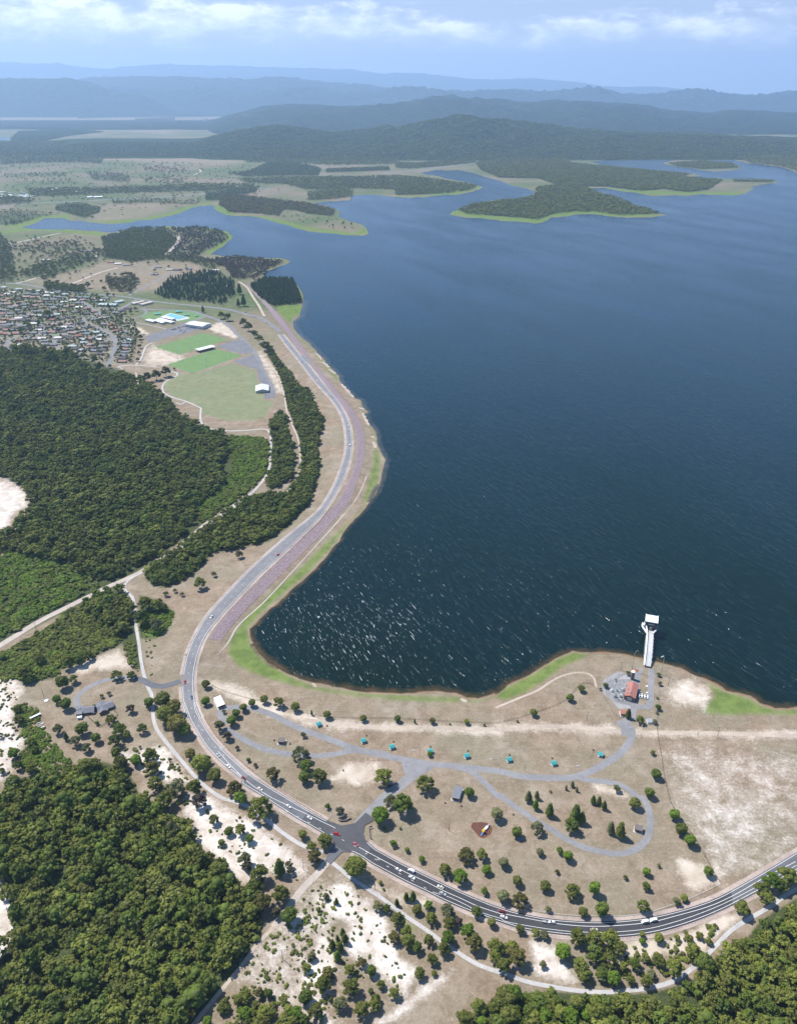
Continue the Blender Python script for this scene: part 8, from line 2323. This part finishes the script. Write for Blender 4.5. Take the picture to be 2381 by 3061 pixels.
# bigger halls of the suburb and lone buildings
box_bld('school_hall', 'long pale green roofed hall at the right end of the suburb, left part', 'I', (1195, 372), (1400, 380), 18, 4.5, WALLS[1], ROOFS['l'][1], 1.6)
box_bld('school_hall', 'shorter pale green roofed hall joined behind the long one', 'I', (1370, 350), (1465, 330), 16, 4.5, WALLS[1], ROOFS['l'][1], 1.6)
box_bld('shop_building', 'left flat tan roofed block at the town road junction', 'J', (155, 105), (270, 80), 13, 4, WALLS[1], M['paleblock'], .6)
box_bld('shop_building', 'right flat tan roofed block at the town road junction', 'J', (240, 115), (350, 88), 13, 4, WALLS[1], M['paleblock'], .6)
for x, y, c, l in ((1000, 650, 'w', 'white roofed farmhouse at the top edge of the dry paddock'), (940, 638, 'r', 'low red roofed farm building left of the white roofed farmhouse'), (1070, 662, 'g', 'grey roofed stable right of the white roofed farmhouse'), (1340, 680, 'g', 'grey roofed farm shed left of the tree lined drive'),
                   (1440, 700, 'l', 'pale green roofed farmhouse beside the tree lined drive'), (1490, 702, 'd', 'dark roofed shed beside the tree lined drive'), (1600, 692, 'g', 'grey roofed house at the top of the tree lined drive'), (800, 590, 'w', 'white house among the trees above the paddock'), (790, 542, 'l', 'pale roofed house among the trees, highest of them'),
                   (400, 618, 'w', 'small white roof among the trees above the suburb'), (735, 545, 'g', 'grey roofed shed left of the highest pale roof'), (1310, 740, 'g', 'grey roof behind the pair of lone paddock trees')):
    house(P(*T('R', (x, y))[0]), RH.uniform(-.3, .3), c, 1.25, l, None, 2)
for x, y, l in ((520, 975, 'white roofed house at the upper edge of the pine clump'), (600, 955, 'white roofed house beside the upper tip of the pine clump'), (720, 1105, 'pale roofed house at the right of the pine clump'), (380, 1065, 'pale roofed shed at the left of the pine clump')):
    house(P(*T('S', (x, y))[0]), RH.uniform(-.3, .3), 'w', 1.2, l, None, 2)
box_bld('warehouse', 'white roofed warehouse beside the far highway, right one', 'G', (398, 838), (434, 836), 30, 6, WALLS[1], M['white'], 2)
box_bld('warehouse', 'white roofed warehouse beside the far highway, left one', 'G', (368, 838), (390, 836), 26, 5, WALLS[1], M['white'], 2)
for i in range(46):
    x, y = RH.uniform(-20, 150), RH.uniform(812, 838)
    if i > 30: x, y = RH.choice([(200, 800), (220, 803), (250, 798), (290, 800), (600, 790), (625, 788), (1000, 790), (1060, 782), (1275, 770), (1310, 772), (1660, 688), (1680, 686), (150, 825), (175, 818), (330, 812)]); x += RH.uniform(-6, 6)
    house(P(*T('G', (x, y))[0]), RH.uniform(0, 3), RH.choice('wwwlpg'), 1.7, 'tiny pale roofed house of the far settlement beside the highway', 'houses of the far settlement', 0)

# garden trees between the houses: too small to show more than a green clump
R2 = np.random.default_rng(17)
sub = T('I', (0, 190), (500, 200), (800, 230), (1300, 290), (1420, 440), (1620, 560), (1650, 740), (1600, 1060), (1250, 1060), (850, 960), (650, 890), (200, 860), (0, 840))
X, Y = scatter(sub, 9.5, 71, .12, freeof=False)
wr = [wpts(l) for n_, l, w_, m_ in TRACKS if n_ == 'street']
ok = np.ones(len(X), bool)
for l in wr: ok &= dist(X, Y, l) > 5.5
hp = np.array([P(*T('I', (x, y + 8))[0])[:2] for x, y, c in HS])
ok &= np.min(np.hypot(X[:, None] - hp[None, :, 0], Y[:, None] - hp[None, :, 1]), axis=1) > 7.0
X, Y = X[ok], Y[ok]
g1 = [mesh_np('garden_tree', v, f, FOL[k], c) for (v, f, c), k in zip((R1[0], R1[1], G1[0], G1[1]), ('gum', 'dark', 'gum', 'lush'))]
order = R2.permutation(len(X))
rest = order[280:]; order = order[:280]
forest('garden_shrubs', R1[:2] + G1[:1], FOL['gum'], X[rest], Y[rest], R2.uniform(4, 7.5, len(rest)), 91, 'green shrubs and hedges of the suburb gardens', 'shrubs')
for i in order:
    o = bpy.data.objects.new('garden_tree', g1[R2.integers(0, 4)]); COL.objects.link(o)
    h = R2.uniform(4.5, 8.5); o.location = (X[i], Y[i], float(lift([X[i]], [Y[i]])[0])); o.scale = (h, h, h); o.rotation_euler = (0, 0, R2.uniform(0, 6))
    tag(o, 'small bushy garden tree between the houses of the suburb', 'tree', 'garden trees of the suburb')
patch('lawn', T('I', (620, 708), (700, 706), (700, 722), (625, 726)), .12, simple('green_lawn', (.10, .20, .05), .95, .2, .5))
